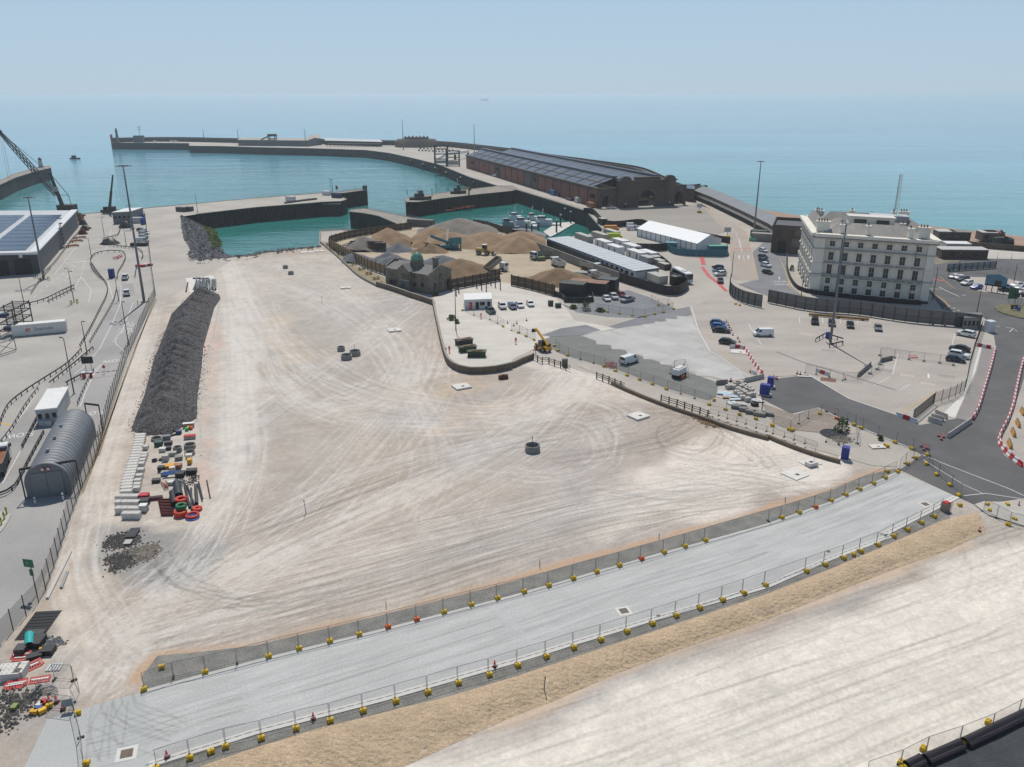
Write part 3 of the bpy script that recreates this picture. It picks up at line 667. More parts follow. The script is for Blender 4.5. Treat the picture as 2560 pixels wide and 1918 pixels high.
def car(kind,paint,loc,heading,label,group=None,name=None,cat=None,detail=True):
    pr=car_proto(kind);names={'hatch':'parked_car','saloon':'parked_car','suv':'parked_car','pickup':'pickup_truck','van':'delivery_van'}
    cats={'pickup':'pickup','van':'van'}
    t=thing(name or names[kind],label,cat or cats.get(kind,'car'),(loc.x,loc.y,.03),heading,group);m=pr['mesh'];pmat=pm(paint,.28)
    for k in('body','cabin'):setmat(place(k,m[k],t),pmat)
    place('windscreen',m['windscreen'],t);place('rear_window',m['rear_window'],t)
    for s in(-1,1):
        for q in m['side_windows%d'%s]:place('side_window',q,t)
        place('headlight',pr['lamp'],t,(pr['nose']-.12,s*pr['hw']*.68,pr['lz']));place('tail_light',pr['tail_l'],t,(pr['tail']+.05,s*pr['hw']*.8,pr['lz']+.12))
    place('bumper',m['bumper'],t,(pr['nose']-.08,0,.42));place('bumper',m['bumper'],t,(pr['tail']+.06,0,.45))
    if kind=='pickup':place('load_bed',m['bed'],t,(-1.75,0,1.14))
    add_wheels(t,(-pr['wx'],pr['wx']),pr['hw']-.1,pr['r']);return t
def head(a,b):return math.atan2(b.y-a.y,b.x-a.x)
def tipper(loc,heading,label,body_col='6f7375',cab='d6d7d6',raised=0.0,full=None):
    t=thing('tipper_truck',label,'truck',(loc.x,loc.y,.03),heading);pc=pm(cab,.35)
    MB().box((-.6,0,.85),(8.2,.9,.35)).build('chassis',M_dsteel,t)
    c=xprof([(2.3,.55),(2.25,3.0),(2.6,3.15),(3.95,3.05),(4.25,1.9),(4.3,.5)],lambda x,z:1.22).build('cab',pc,t)
    panel([(4.3,-1.08,1.95),(4.3,1.08,1.95),(4.02,1.02,2.9),(4.02,-1.02,2.9)],.02).build('windscreen',M_glass,t)
    for s in(-1,1):
        panel([(2.75,s*1.22,1.85),(3.95,s*1.22,1.85),(3.85,s*1.22,2.75),(2.75,s*1.22,2.75)][::(1 if s<0 else-1)],.02).build('side_window',M_glass,t)
        MB().box((4.1,s*1.35,2.4),(.15,.2,.6)).build('mirror',M_black,t);MB().box((4.3,s*.85,.95),(.08,.4,.22)).build('headlight',M_lamp,t)
    MB().box((4.32,0,1.35),(.06,1.5,.5)).build('grille',M_black,t);MB().box((4.32,0,.6),(.12,2.4,.35)).build('bumper',M_dsteel,t)
    b=MB();hw,x0,x1,z0,z1=1.25,-4.7,2.0,1.15,2.65;th=.09
    M=Matrix.Translation((x0,0,z0))@Matrix.Rotation(-raised,4,'Y')@Matrix.Translation((-x0,0,-z0))
    for c_,d_ in(((x0+x1)/2,0,z0+.05),(x1-x0,hw*2,.1)),(((x0+x1)/2,hw,(z0+z1)/2),(x1-x0,th,z1-z0)),(((x0+x1)/2,-hw,(z0+z1)/2),(x1-x0,th,z1-z0)),((x1,0,(z0+z1)/2+.1),(th,hw*2,z1-z0+.2)),((x0,0,(z0+z1)/2),(th,hw*2,z1-z0)):
        b.box(c_,d_,0,1,M)
    tb=b.build('tipper_body',pm(body_col,.5,var=.2),t)
    r=MB();
    for i in range(8):
        for s in(-1,1):r.box((x0+.4+i*.85,s*(hw+.08),(z0+z1)/2),(.09,.08,z1-z0),0,1,M)
    for s in(-1,1):r.box(((x0+x1)/2,s*(hw+.06),z1),(x1-x0,.12,.12),0,1,M)
    r.build('ribs',pm(body_col,.5,var=.2),tb)
    if full:MB().box(((x0+x1)/2,0,z1-.35),(x1-x0-.2,hw*1.9,.1),0,.6,M).build('load',full,t)
    if raised:
        e=M@Vector((x1-.3,0,z0));MB().tube((1.6,0,1.0),e,.12,n=8).build('tipping_ram',M_steel,t)
    add_wheels(t,(3.3,1.9,-2.2,-3.5),1.0,.5,.32);return t
def box_thing(name,label,cat,loc,dims,rz,m,group=None,top=None,doors=0,ribs=0,rib_m=None):
    """container-like box with roof, corner posts and optional door leaves"""
    t=thing(name,label,cat,(loc.x,loc.y,loc.z+.03),rz,group);l,w,h=dims
    MB().box((0,0,h/2),(l,w,h)).build('body',m,t)
    MB().box((0,0,h+.03),(l+.08,w+.08,.06)).build('roof',top or m,t)
    for sx in(-1,1):
        for sy in(-1,1):MB().box((sx*l/2,sy*w/2,h/2),(.16,.16,h+.02)).build('corner_post',rib_m or m,t)
    n=int(l/ribs)if ribs else 0
    for i in range(1,n):
        for s in(-1,1):MB().box((-l/2+i*l/n,s*(w/2+.02),h/2),(.08,.06,h-.3)).build('rib',rib_m or m,t)
    for i in range(doors):
        x=-l/2+(i+.5)*l/doors;MB().box((x,-w/2-.03,1.02),(.95,.06,2.04)).build('door',pm('5a6064',.5),t)
    return t
# ------------------------------------------------------------------ small repeated kit
def mesh_once(k,f,_c={}):
    if k not in _c:_c[k]=f()
    return _c[k]
def block_mesh(col):
    def f():
        b=MB()
        for s in(-1,1):
            prof=[(-.23,0),(.23,0),(.25,.1),(.25,.34),(.16,.45),(-.16,.45),(-.25,.34),(-.25,.1)]
            b.extr(prof,s*.17-.13,s*.17+.13)
        b.box((0,0,.2),(.1,.3,.3));return b.mesh('ballast_block',{'y':M_yel,'o':M_org,'g':M_concb}[col])
    return mesh_once('blk'+col,f)
def block(p,rz,label,col='y',group='ballast blocks on the site fences'):
    o=place('ballast_block',block_mesh(col),None,(p.x,p.y,p.z+.02),rz);return tag(o,label,'fence block',group)
def panel_fence(a,b,label,h=2.0,group=None,m=None,name='fence_panel',ftube=None):
    d=b-a;l=d.length;t=thing(name,label,'fence panel',(a.x,a.y,a.z+.02),math.atan2(d.y,d.x),group);f=MB();r=.026;L0,L1=.05,l-.05
    f.tube((L0,0,.12),(L0,0,h),r,n=5);f.tube((L1,0,.12),(L1,0,h),r,n=5);f.tube((L0,0,h),(L1,0,h),r,n=5);f.tube((L0,0,.16),(L1,0,.16),r,n=5)
    f.build('frame',ftube or M_steel,t);MB().add([(L0,0,.16),(L1,0,.16),(L1,0,h),(L0,0,h)],[(0,1,2,3)]).build('wire_mesh',m or M_wire,t)
    MB().box((0,0,.06),(.22,.62,.12)).build('foot',M_black,t);return t
def fence_run(posts,what,h=2.0,group=None,m=None,blocks='',first='left',bwhat=None,name='fence_panel',ftube=None):
    """panels between consecutive posts; blocks marks which posts carry a ballast block"""
    for i,(a,b)in enumerate(zip(posts[:-1],posts[1:])):panel_fence(a,b,'%s panel from the %s, %s'%(nth(i+1),first,what),h,group,m,name,ftube)
    k=0
    for i,p in enumerate(posts):
        c=blocks[i]if i<len(blocks)else(blocks[-1]if blocks else '-')
        if c in 'yog':
            k+=1;q=posts[min(i+1,len(posts)-1)]if i<len(posts)-1 else posts[i];pv=posts[max(i-1,0)];d=q-pv;rz=math.atan2(d.y,d.x)
            block(p+Vector((math.sin(rz),-math.cos(rz),0))*.36,rz+random.uniform(-.15,.15),'%s %s block from the %s, %s'%(nth(k),{'y':'yellow','o':'orange','g':'grey'}[c],first,bwhat or what),c)
def cone(p,label,group='traffic cones around the site',s=1.0):
    def mk():
        a=MB().lathe([(.17,.05),(.13,.25),(.125,.25),(.1,.42),(.095,.42),(.03,.75)],n=10).mesh('cone_body',M_red,True)
        b=MB().box((0,0,.03),(.44,.44,.06)).mesh('base',M_black);c=MB().lathe([(.137,.25),(.108,.42)],n=10,cap=False).mesh('sleeve',M_white);return a,b,c
    a,b,c=mesh_once('cone',mk);t=thing('traffic_cone',label,'traffic cone',(p.x,p.y,p.z+.02),random.random(),group,s)
    place('cone_body',a,t);place('base',b,t);place('sleeve',c,t);return t
def lamp_post(p,h,label,cat='lamp post',arm=0.0,az=0.0,col=None,name='lamp_post'):
    t=thing(name,label,cat,(p.x,p.y,p.z),az);m=col or M_steel
    MB().tube((0,0,0),(0,0,h),.13,.07,8).build('pole',m,t);MB().box((0,0,.06),(.5,.5,.12)).build('base_plate',M_concb,t)
    if arm:MB().tube((0,0,h),(arm,0,h+.15),.06,n=6).build('arm',m,t)
    MB().box((arm+.25,0,h+.15),(.8,.32,.14)).build('lamp_head',M_dsteel,t);return t
def high_mast(p,h,label,ring=1.5,r=.42,n=8):
    t=thing('light_mast',label,'light mast',(p.x,p.y,p.z));
    MB().tube((0,0,0),(0,0,h),r,r*.42,12).build('mast',mat('mast_grey','6d737a',.5,.1,.4,metal=.3),t,smooth=True);MB().box((0,0,.2),(1.6,1.6,.4)).build('base_plinth',M_concb,t)
    hd=MB().torus((0,0,h-.1),ring,.07,16,5).build('carriage_ring',M_dsteel,t);s=MB();s.tube((-ring,0,h-.1),(ring,0,h-.1),.06,n=5);s.tube((0,-ring,h-.1),(0,ring,h-.1),.06,n=5);s.build('spokes',M_dsteel,hd)
    for i in range(n):
        a=2*math.pi*i/n;MB().box((math.cos(a)*ring*1.25,math.sin(a)*ring*1.25,h-.15),(.75,.55,.2),a).build('floodlight',mat('lamp_housing','9aa0a3',.4),t)
    return t
PERS={}
def person_mesh(pose):
    if pose in PERS:return PERS[pose]
    J={'pelvis':(0,0,.95),'chest':(0,.02,1.28),'neck':(0,.02,1.5),'head':(0,.05,1.62),'crown':(0,.04,1.74)}
    st=.16 if pose=='walk' else 0
    for s,n in((-1,'l'),(1,'r')):
        J['hip'+n]=(s*.1,0,.9);J['knee'+n]=(s*.11,s*st+.03,.5);J['ank'+n]=(s*.11,s*st*1.8-.02,.09);J['toe'+n]=(s*.12,s*st*1.8+.16,.05)
        J['sh'+n]=(s*.19,.0,1.43);J['el'+n]=(s*.27,-s*st*.6,1.16);J['wr'+n]=(s*.25,.12-s*st*.8,.93);J['ha'+n]=(s*.24,.16-s*st*.8,.85)
    E_=[('pelvis','chest'),('chest','neck'),('neck','head'),('head','crown')]
    for n in 'lr':E_+=[('pelvis','hip'+n),('hip'+n,'knee'+n),('knee'+n,'ank'+n),('ank'+n,'toe'+n),('chest','sh'+n),('sh'+n,'el'+n),('el'+n,'wr'+n),('wr'+n,'ha'+n)]
    RD={'pelvis':.15,'chest':.17,'neck':.06,'head':.095,'crown':.07,'hip':.1,'knee':.07,'ank':.05,'toe':.045,'sh':.08,'el':.055,'wr':.04,'ha':.045}
    names=list(J);me=bpy.data.meshes.new('person');me.from_pydata([J[n]for n in names],[(names.index(a),names.index(b))for a,b in E_],[]);o=bpy.data.objects.new('person',me);COL.objects.link(o)
    o.modifiers.new('s','SKIN');sub=o.modifiers.new('u','SUBSURF');sub.levels=sub.render_levels=1
    for i,n in enumerate(names):
        r=RD.get(n)or RD.get(n[:-1]);me.skin_vertices[0].data[i].radius=(r,r);me.skin_vertices[0].data[i].use_root=n=='pelvis'
    dg=bpy.context.evaluated_depsgraph_get();out=bpy.data.meshes.new_from_object(o.evaluated_get(dg));bpy.data.objects.remove(o)
    out.materials.clear();out.materials.append(mat('hi_vis_orange','d8431f',.8,.08,6));out.materials.append(M_skin);out.materials.append(M_black)
    for p in out.polygons:
        z=p.center.z;p.material_index=1 if(z>1.5 or(z<.91 and abs(p.center.x)>.19 and z>.6))else(2 if z<.1 else 0)
        p.use_smooth=True
    PERS[pose]=out;return out
def person(p,rz,label,pose='stand',hat='e8e4da',group='site workers in orange'):
    o=place('person',person_mesh(pose),None,(p.x,p.y,p.z+.02),rz);tag(o,label,'person',group)
    MB().lathe([(.15,1.66),(.135,1.72),(.1,1.79),(.03,1.82)],n=10).build('helmet',pm(hat,.4),o,True)
    for z in(1.12,1.3):MB().lathe([(.178,z),(.18,z+.05)],n=10,cap=False).build('reflective_band',M_lamp,o)
    return o
def strip(pts,w,z,m,parent,dash=None,name='road_marking'):
    mb=MB();pts=[Vector((p.x,p.y,z))for p in pts]
    if dash:
        on,off=dash;q=along(pts,on+off)
        for p,h in q:d=Vector((math.cos(h),math.sin(h),0))*on/2;u=Vector((-math.sin(h),math.cos(h),0))*w/2;mb.add([p-d-u,p+d-u,p+d+u,p-d+u],[(0,1,2,3)])
    else:
        l,r=offset(pts,w/2),offset(pts,-w/2);n=len(pts);mb.add(r+l,[(i,i+1,n+i+1,n+i)for i in range(n-1)])
    return mb.build(name,m,parent)
def text(s,size,m,parent,loc,rot,name='lettering',depth=.0,align='CENTER',sx=1.0):
    c=bpy.data.curves.new(name,'FONT');c.body=s;c.size=size;c.align_x=align;c.align_y='CENTER';c.extrude=depth;tmp=bpy.data.objects.new(name,c);COL.objects.link(tmp)
    me=bpy.data.meshes.new_from_object(tmp.evaluated_get(bpy.context.evaluated_depsgraph_get()));bpy.data.objects.remove(tmp);me.materials.clear();me.materials.append(m)
    o=place(name,me,parent,loc);o.rotation_euler=rot;o.scale=(sx,1,1);return o
def clip_poly(poly,a,b):                        # keep the part left of a->b
    out=[];n=len(poly)
    def sd(p):return(b[0]-a[0])*(p[1]-a[1])-(b[1]-a[1])*(p[0]-a[0])
    for i in range(n):
        p,q=poly[i],poly[(i+1)%n];dp,dq=sd(p),sd(q)
        if dp>=0:out.append(p)
        if(dp>=0)!=(dq>=0):t=dp/(dp-dq);out.append((p[0]+(q[0]-p[0])*t,p[1]+(q[1]-p[1])*t))
    return out
# ------------------------------------------------------------------ mesh fences along the concrete road
def q2(k,*pts):return[g(k,x,y)for x,y in pts]
near_posts=q2('L2',(1350,1652),(1640,1560),(1950,1463))+q2('L6',(45,1392),(345,1308),(638,1240),(920,1157),(1202,1075),(1478,997),(1742,917),(2007,847))+q2('L7',(40,1112),(285,1037),(522,959),(755,892),(980,822),(1197,754),(1403,685),(1605,619),(1802,551),(1985,491),(2172,424))+q2('L8',(262,252),(395,204),(528,158),(650,110),(775,64))+q2('L5',(1065,1660),(1185,1605),(1307,1545),(1415,1490),(1500,1430))
fence_run(near_posts,'in the near row beside the white kerb',blocks='y'*26+'yyyyyyy',group='fence panels along the near side of the road',bwhat='against the near fence of the road')
far_posts=q2('L2',(1240,975),(1500,880),(1775,825),(2050,762))+q2('L6',(107,690),(370,622),(635,560),(888,500),(1135,437),(1382,373),(1617,310),(1853,246),(2078,190))+q2('L7',(95,478),(308,425),(518,365),(720,308),(915,252),(1105,196),(1300,140),(1480,90),(1655,38))+q2('L5',(0,1530),(105,1500),(255,1455),(395,1410),(530,1352),(655,1303),(775,1255),(895,1205),(995,1155),(1100,1105))
fence_run(far_posts,'in the far row behind the road',blocks='y-y-yyyyooyyyyyyyyoyyy-yyoyyyyyy',group='fence panels along the far side of the road',bwhat='against the far fence of the road')
for i,(k,x,y,r,lb,c)in enumerate([('L2',1825,1530,.6,'spare yellow block on the sand near the front left of the road','y'),('L8',612,140,1.2,'spare yellow block between fence posts on the near verge','y'),('L2',1400,800,.3,'lone yellow block on tan sand behind the far fence','y'),
        ('L2',675,1195,.4,'yellow block at the corner of the road by the site gate','y'),('L2',750,1630,.2,'yellow block at the bottom edge below the gate fence','y'),('L2',430,1135,.5,'yellow block among the scrap beside the gate','y'),
        ('L5',1030,1108,.4,'low yellow block at the far corner of the road','y'),('L2',370,650,.2,'yellow block beside the turquoise pipe','y')]):
    block(g(k,x,y),r,lb,c)
for k,x,y,lb in(('L2',1445,1575,'red and white cone on the kerb near the bottom left'),('L6',497,1245,'red and white cone on the near kerb, second from the left'),('L6',2062,790,'red and white cone on the near kerb under the middle of the road'),
        ('L2',490,1095,'tall traffic cone standing by the scrap heap'),('L2',545,1155,'traffic cone beside the gate sign'),('L2',428,1095,'traffic cone half hidden behind the yellow block')):
    cone(g(k,x,y),lb,s=1.25)
# gate fence at the lower left
gp_=q2('L2',(470,900),(640,905),(690,1015));fence_run(gp_,'slung across the site gate at the scrap heap',group='gate fence panels at the road end')
gp_=q2('L2',(630,1100),(700,1400),(730,1652));fence_run(gp_,'standing across the left end of the road',group='gate fence panels at the road end')
gp_=q2('L2',(430,1150),(640,1180));fence_run(gp_,'between the scrap heap and the gate sign',group='gate fence panels at the road end')
t=thing('site_sign','grey site notice board standing at the gate','sign',g('L2',600,1165),.3);MB().box((0,0,1.0),(1.1,.05,.9)).build('board',pm('8f979d',.5),t);MB().tube((-.4,0,0),(-.4,0,1.2),.03).tube((.4,0,0),(.4,0,1.2),.03).build('legs',M_dsteel,t)
# ------------------------------------------------------------------ slag heap
def heap(name,label,left,right,h,n,m,matr,seed,crest=.5,ridges=0.0,rp=3.0,lump=.12,cat='stockpile',sharp=1.0):
    A,B=res(left,n),res(right,n);r=random.Random(seed);vs=[];L_=0
    for i in range(n+1):
        if i:L_+=(A[i].lerp(B[i],.5)-A[i-1].lerp(B[i-1],.5)).length
        endf=min(1,min(i,n-i)/(n*.10))**.7;hh=h*endf*(1+.10*math.sin(i*.37+seed)+.07*math.sin(i*.9))
        for j in range(m+1):
            t=j/m;c=crest+.04*math.sin(i*.3);p=t/c if t<c else(1-t)/(1-c);z=hh*(max(0,p)**sharp)
            z+=ridges*math.sin(2*math.pi*L_/rp+2.6*abs(t-c)*2)*min(1,2*p)*endf
            e=0<j<m;q=A[i].lerp(B[i],t);vs.append((q.x+(r.uniform(-.15,.15)if e else 0),q.y+(r.uniform(-.15,.15)if e else 0),max(.01,z+(r.uniform(-lump,lump)if e else 0))))
    fs=[(i*(m+1)+j,(i+1)*(m+1)+j,(i+1)*(m+1)+j+1,i*(m+1)+j+1)for i in range(n)for j in range(m)]
    mb=MB().add(vs,fs)
    if area2([mb.v[k][:2]for k in fs[len(fs)//2]])<0:mb.f=[tuple(reversed(f))for f in mb.f]
    o=mb.build(name,matr);o.data.shade_smooth();return tag(o,label,cat)
M_slag=mat('black_slag','4f4e50',.9,.35,.8,fine=.7,fscale=3.2,bump=1.0,bscale=3.0)
heap('slag_heap','long ridge of black crushed slag on the open site',gl('K5',[(1700,235),(1640,275),(1480,430),(1410,620),(1330,820),(1240,1150),(1165,1330),(1135,1440),(1230,1482)]),gl('K5',[(1760,225),(1890,262),(1905,300),(1850,380),(1755,720),(1740,900),(1705,1130),(1700,1330),(1480,1470)]),3.4,240,46,M_slag,3,.45,.26,3.4,.19)
def scatter_stones(name,label,curve,spread,count,s0,s1,m,seed=1,zf=None,parent=None,lo=-1.0):
    rr=random.Random(seed);mb=MB();n=len(curve)
    for i in range(count):
        u=rr.random()*(n-1);k=int(u);p=curve[k].lerp(curve[k+1],u-k);x,y=p.x+rr.gauss(0,spread),p.y+rr.gauss(0,spread);s=rr.uniform(s0,s1);z=(zf(x,y)if zf else 0)
        vs=[]
        for a,b,c in((1,0,0),(-1,0,0),(0,1,0),(0,-1,0),(0,0,1),(0,0,-1)):q=rr.uniform(.6,1.1)*s;vs.append((x+a*q+rr.uniform(-.2,.2)*s,y+b*q+rr.uniform(-.2,.2)*s,z+c*q*.8+s*.3))
        mb.add(vs,[(0,2,4),(2,1,4),(1,3,4),(3,0,4),(2,0,5),(1,2,5),(3,1,5),(0,3,5)])
    return tag(mb.build(name,m,parent),label,kind='stuff')
scatter_stones('loose_slag','loose black slag scattered round the foot of the heap',res(gl('K5',[(1640,275),(1410,620),(1330,820),(1240,1150),(1135,1440),(1300,1482),(1640,1400),(1720,1130),(1755,900),(1780,700)]),60),.6,1500,.05,.16,M_slag,5)
# ------------------------------------------------------------------ concrete rings and slabs on the field
def ring(k,x,y,d,h,label,z=0.0,m=None,group='concrete manhole rings'):
    p=g(k,x,y,z);t=MB();r=d/2;prof=[(r,0),(r,h),(r-.14,h),(r-.14,.02)]
    o=t.lathe(prof,n=28,cap=False).build('concrete_ring',m or M_concb,None,True,(p.x,p.y,p.z+.01));tag(o,label,'concrete ring',group)
    o.data.shade_smooth();MB().lathe([(r-.15,.03),(.01,.03)],n=20,cap=False).build('floor',mat('ring_floor','55524e',.95),o)
    if h>.6:MB().lathe([(r+.015,h*.5-.02),(r+.015,h*.5+.02)],n=28,cap=False).build('joint',mat('joint_dark','6d6a64',.95),o)
    return o
M_cring=mat('grey_ring_concrete','8e8a82',.9,.15,.8,fine=.08,fscale=6)
ring('K6',255,245,1.9,.95,'far left concrete ring of the pair near the boulder shore',m=M_cring);ring('K6',302,297,2.0,.95,'near concrete ring of the pair near the boulder shore',m=M_cring)
ring('K6',735,955,1.85,1.0,'small concrete ring at the back of the group of three',m=M_cring);ring('K6',783,1027,2.6,1.1,'wide concrete ring at the front of the group of three',m=M_cring);ring('K6',855,993,2.65,1.1,'wide concrete ring with a blue post in it',m=M_cring)
ring('L4',177,922,2.65,1.15,'large lone concrete ring with a blue post in the middle of the site',m=M_cring)
def stake(k,x,y,h,label,col='2f5f86',r=.06,lean=0.0,cat='marker post'):
    p=g(k,x,y);o=MB().tube((0,0,0),(lean,0,h),r,r*.8,6).build('marker_post',pm(col,.5),None,False,p);tag(o,label,cat);MB().tube((lean*.85,0,h*.85),(lean,0,h),r*1.1,n=6).build('tip',M_dsteel,o);return o
stake('L4',175,905,2.4,'blue post standing inside the large lone ring');stake('K6',853,985,2.3,'blue post in the ring of three');stake('L3',432,980,2.2,'blue post alone on the left of the tracked field',lean=-.15);stake('L7',275,1350,2.0,'blue post leaning on the tan sand berm',lean=.12)
stake('K6',570,545,2.2,'thin brown post far out on the field','5b4a3c',.05);stake('L7',240,270,1.0,'short dark stake behind the far gravel strip','3a332c',.05);stake('L7',1268,25,.8,'short dark stake further right behind the far fence','3a332c',.05);stake('L5',147,1370,.9,'short stake near the chalk corner of the site','3a332c',.05);stake('L6',1125,275,.8,'short stake on the tan fringe near the middle of the road','3a332c',.05)
def slab_thing(k,x,y,w,d,h,rz,label):
    p=g(k,x,y);t=thing('concrete_slab',label,'concrete slab',p,rz,'white concrete cover slabs');MB().box((0,0,h/2+.02),(w,d,h)).build('slab',M_cwhite,t)
    MB().box((.05*w,-.12*d,h+.03),(w*.18,d*.2,.02)).build('hatch',mat('hatch_grey','5b5751',.9),t);
    for a,b in((-.35,.3),(.35,.3),(.32,-.34)):MB().box((a*w,b*d,h+.025),(.12,.12,.02)).build('lifting_eye',M_dsteel,t)
for a in(('K6',773,415,3.2,2.6,.3,.25,'white cover slab farthest up the field, near the stone house'),('K6',1193,783,3.3,2.9,.35,.3,'white cover slab beside the three rings and curved wall'),('K6',1773,1272,3.5,3.0,.35,.5,'white cover slab in front of the curved wall'),('L4',1090,630,3.3,3.0,.35,.62,'white cover slab near the post and rail fence'),
          ('L5',230,1128,3.3,3.2,.12,.6,'flat white slab at the right corner of the site'),('L5',365,1030,3.0,2.4,.1,.45,'thin white slab under a raised cover near the corner'),('K2',445,1418,5.5,3.2,.15,.05,'left white slab lying by the boulder shore'),('K2',543,1408,4.5,2.8,.15,.05,'right white slab lying by the boulder shore')):slab_thing(*a)
t=thing('manhole_box','raised white concrete box with a hatch on a thin slab','concrete box',g('L5',372,1052),.45);MB().box((0,0,.45),(1.8,1.3,.6)).build('chamber',M_cwhite,t);MB().box((-.1,0,.77),(.7,.5,.04)).build('hatch',M_dsteel,t);MB().tube((.8,.3,.5),(.8,.3,3.0),.04).build('post',M_steel,t)
t=thing('digger_bucket','black digger bucket lying in front of the curved wall','bucket',g('K6',2135,1200),.4);b=MB().extr([(-.5,0),(.5,0),(.55,.5),(.3,.95),(-.3,.95)],-1.0,1.0).build('shell',M_rust,t);MB().box((0,.5,.05),(2,.25,.08)).build('cutting_edge',M_dsteel,t);MB().box((0,-.1,1.0),(.5,.4,.2)).build('bracket',M_dsteel,t)
# ------------------------------------------------------------------ pipe bundle on white sheet
p=gl('K5',[(1600,125),(1840,100),(1885,240),(1640,250)]);tag(MB().sheet(p,.03).build('ground_sheet',M_cwhite),'white sheet spread under a bundle of pipes','sheet')
for i in range(22):
    a=g('K5',1690+i*8+random.uniform(-6,6),155+random.uniform(-22,8));b=g('K5',1665+i*9.5+random.uniform(-6,6),235+random.uniform(-15,5));z=.25+.28*(i%3)
    o=MB().tube((0,0,z),Vector((b.x-a.x,b.y-a.y,z)),.2,n=8,cap=False).build('drain_pipe',mat('grey_pipe','5d6468',.5,.1),None,True,a);tag(o,'%s dark grey pipe from the left in the bundle on the white sheet'%nth(i+1),'pipe','pipes bundled above the slag heap')
for k,x,y,lb in(('K5',1665,130,'left black pipe bend on the white sheet'),('K5',1735,132,'middle black pipe bend on the white sheet')):
    q=g(k,x,y);o=MB().tube((0,0,.25),(1.6,.2,.25),.22,n=8).tube((1.6,.2,.25),(2.3,.8,.25),.22,n=8).build('pipe_bend',M_black,None,False,q);tag(o,lb,'pipe')
o=MB().tube((0,0,.2),g('K5',1605,245)-g('K5',1622,165)+Vector((0,0,.2)),.2,n=8).build('drain_pipe',M_black,None,True,g('K5',1622,165));tag(o,'single dark pipe lying left of the white sheet','pipe')
# ------------------------------------------------------------------ material store below the slag heap
M_pack=mat('block_pack','cbc8c1',.9,.08,1.5,fine=.06,fscale=8);M_hole=mat('pack_hole','77746e',.95)
def pack_meshes(w,d,h):
    def f():
        a=MB().box((0,0,h/2),(w,d,h));hb=MB()
        for i in range(4):
            for j in range(2):hb.box((-w/2+(i+.5)*w/4,-d/2+(j+.5)*d/2,h+.005),(.1,.1,.02))
        return a.mesh('block_pack',M_pack),hb.mesh('openings',M_hole)
    return mesh_once('pack%g_%g_%g'%(w,d,h),f)
pk=0
def pack(k,x,y,w,d,h,rz,what):
    global pk;a,b=pack_meshes(w,d,h);p=g(k,x,y);o=place('block_pack',a,None,(p.x,p.y,.03),rz);tag(o,what,'concrete block','white perforated concrete blocks in the store');place('openings',b,o)
colA=[(1095,745),(1098,715),(1102,688),(1106,662),(1112,636),(1122,610),(1130,585),(1138,560),(1145,536),(1150,512),(1157,488),(1164,464),(1172,440),(1180,416),(1187,392),(1193,369),(1198,346),(1204,323),(1209,301),(1213,279),(1216,258)]
for i,(x,y)in enumerate(colA):pack('L1',x,y,1.75,.9,.72,.1,'%s white block from the near end of the long left row'%nth(i+1))
for i,(x,y)in enumerate([(1183,715),(1188,685),(1195,650),(1207,608),(1221,556),(1222,505),(1232,475),(1243,445),(1250,420),(1255,358)]):pack('L1',x,y,1.05,.9,.72,.15,'%s white block from the near end of the short right row'%nth(i+1))
for r_i,(y,xs)in enumerate([(800,(1030,1080,1130,1178)),(850,(1028,1082,1133,1183)),(905,(1030,1084,1137,1187)),(950,(1088,1140,1192))]):
    for c_i,x in enumerate(xs):pack('L1',x,y,.86,.9,.95,.08,'%s block from the left in the %s row of the near square group'%(nth(c_i+1),('back','second','third','front')[r_i]))
def crate(k,x,y,dims,col,label,rz=0.0,z=0.0,name='crate',cat='crate',lid=True,rough=.6):
    p=g(k,x,y);t=thing(name,label,cat,(p.x,p.y,z+.03),rz);w,d,h=dims;MB().box((0,0,h/2),dims).build('body',pm(col,rough),t)
    if lid:MB().box((0,0,h+.02),(w*1.04,d*1.04,.05)).build('rim',pm(col,rough),t)
    for s in(-1,1):MB().box((s*w*.3,-d/2-.02,h/2),(.06,.05,h*.9)).build('batten',pm(col,rough),t)
    return t
crate('L1',1250,790,(1.3,1.1,.9),'b32330','red plastic tank behind the black box in the store',.1);crate('L1',1245,838,(1.5,1.2,.9),'26282c','black plastic box between the red tank and caged tank',.1)
t=thing('caged_tank','white liquid tank in a wire cage beside the blocks','tank',g('L1',1243,890),.1);MB().box((0,0,.6),(1.1,1.0,1.0)).build('tank',M_white,t)
for i in range(5):
    MB().path([Vector((-.58,-.53,.15+i*.24)),Vector((.58,-.53,.15+i*.24)),Vector((.58,.53,.15+i*.24)),Vector((-.58,.53,.15+i*.24))],.04,.04,True).build('cage_bar',M_steel,t)
MB().box((0,0,.07),(1.2,1.1,.14)).build('pallet',M_wood,t)
for i in range(5):
    p=g('L1',1425+i*6,815+i*27);o=MB().extr([(-.35,0),(.35,0),(.35,.5),(.25,.5),(.25,.12),(-.25,.12),(-.25,.5),(-.35,.5)],-.9,.9).build('channel_unit',mat('maroon_channel','6d3a3c',.7,.1),None,False,p);tag(o,'%s maroon channel unit from the back of the short row'%nth(i+1),'channel','maroon drainage channels');MB().box((0,0,.1),(1.7,.5,.02)).build('grating',M_dsteel,o)
p=g('L1',1345,790);o=MB().extr([(-.35,0),(.35,0),(.35,.5),(-.35,.5)],-1.0,1.0).build('channel_unit',MATS['maroon_channel'],None,False,p,);o.rotation_euler=(0,0,.25);tag(o,'single maroon channel unit beside the red tank','channel');MB().box((0,0,.51),(1.8,.5,.02)).build('grating',M_dsteel,o)
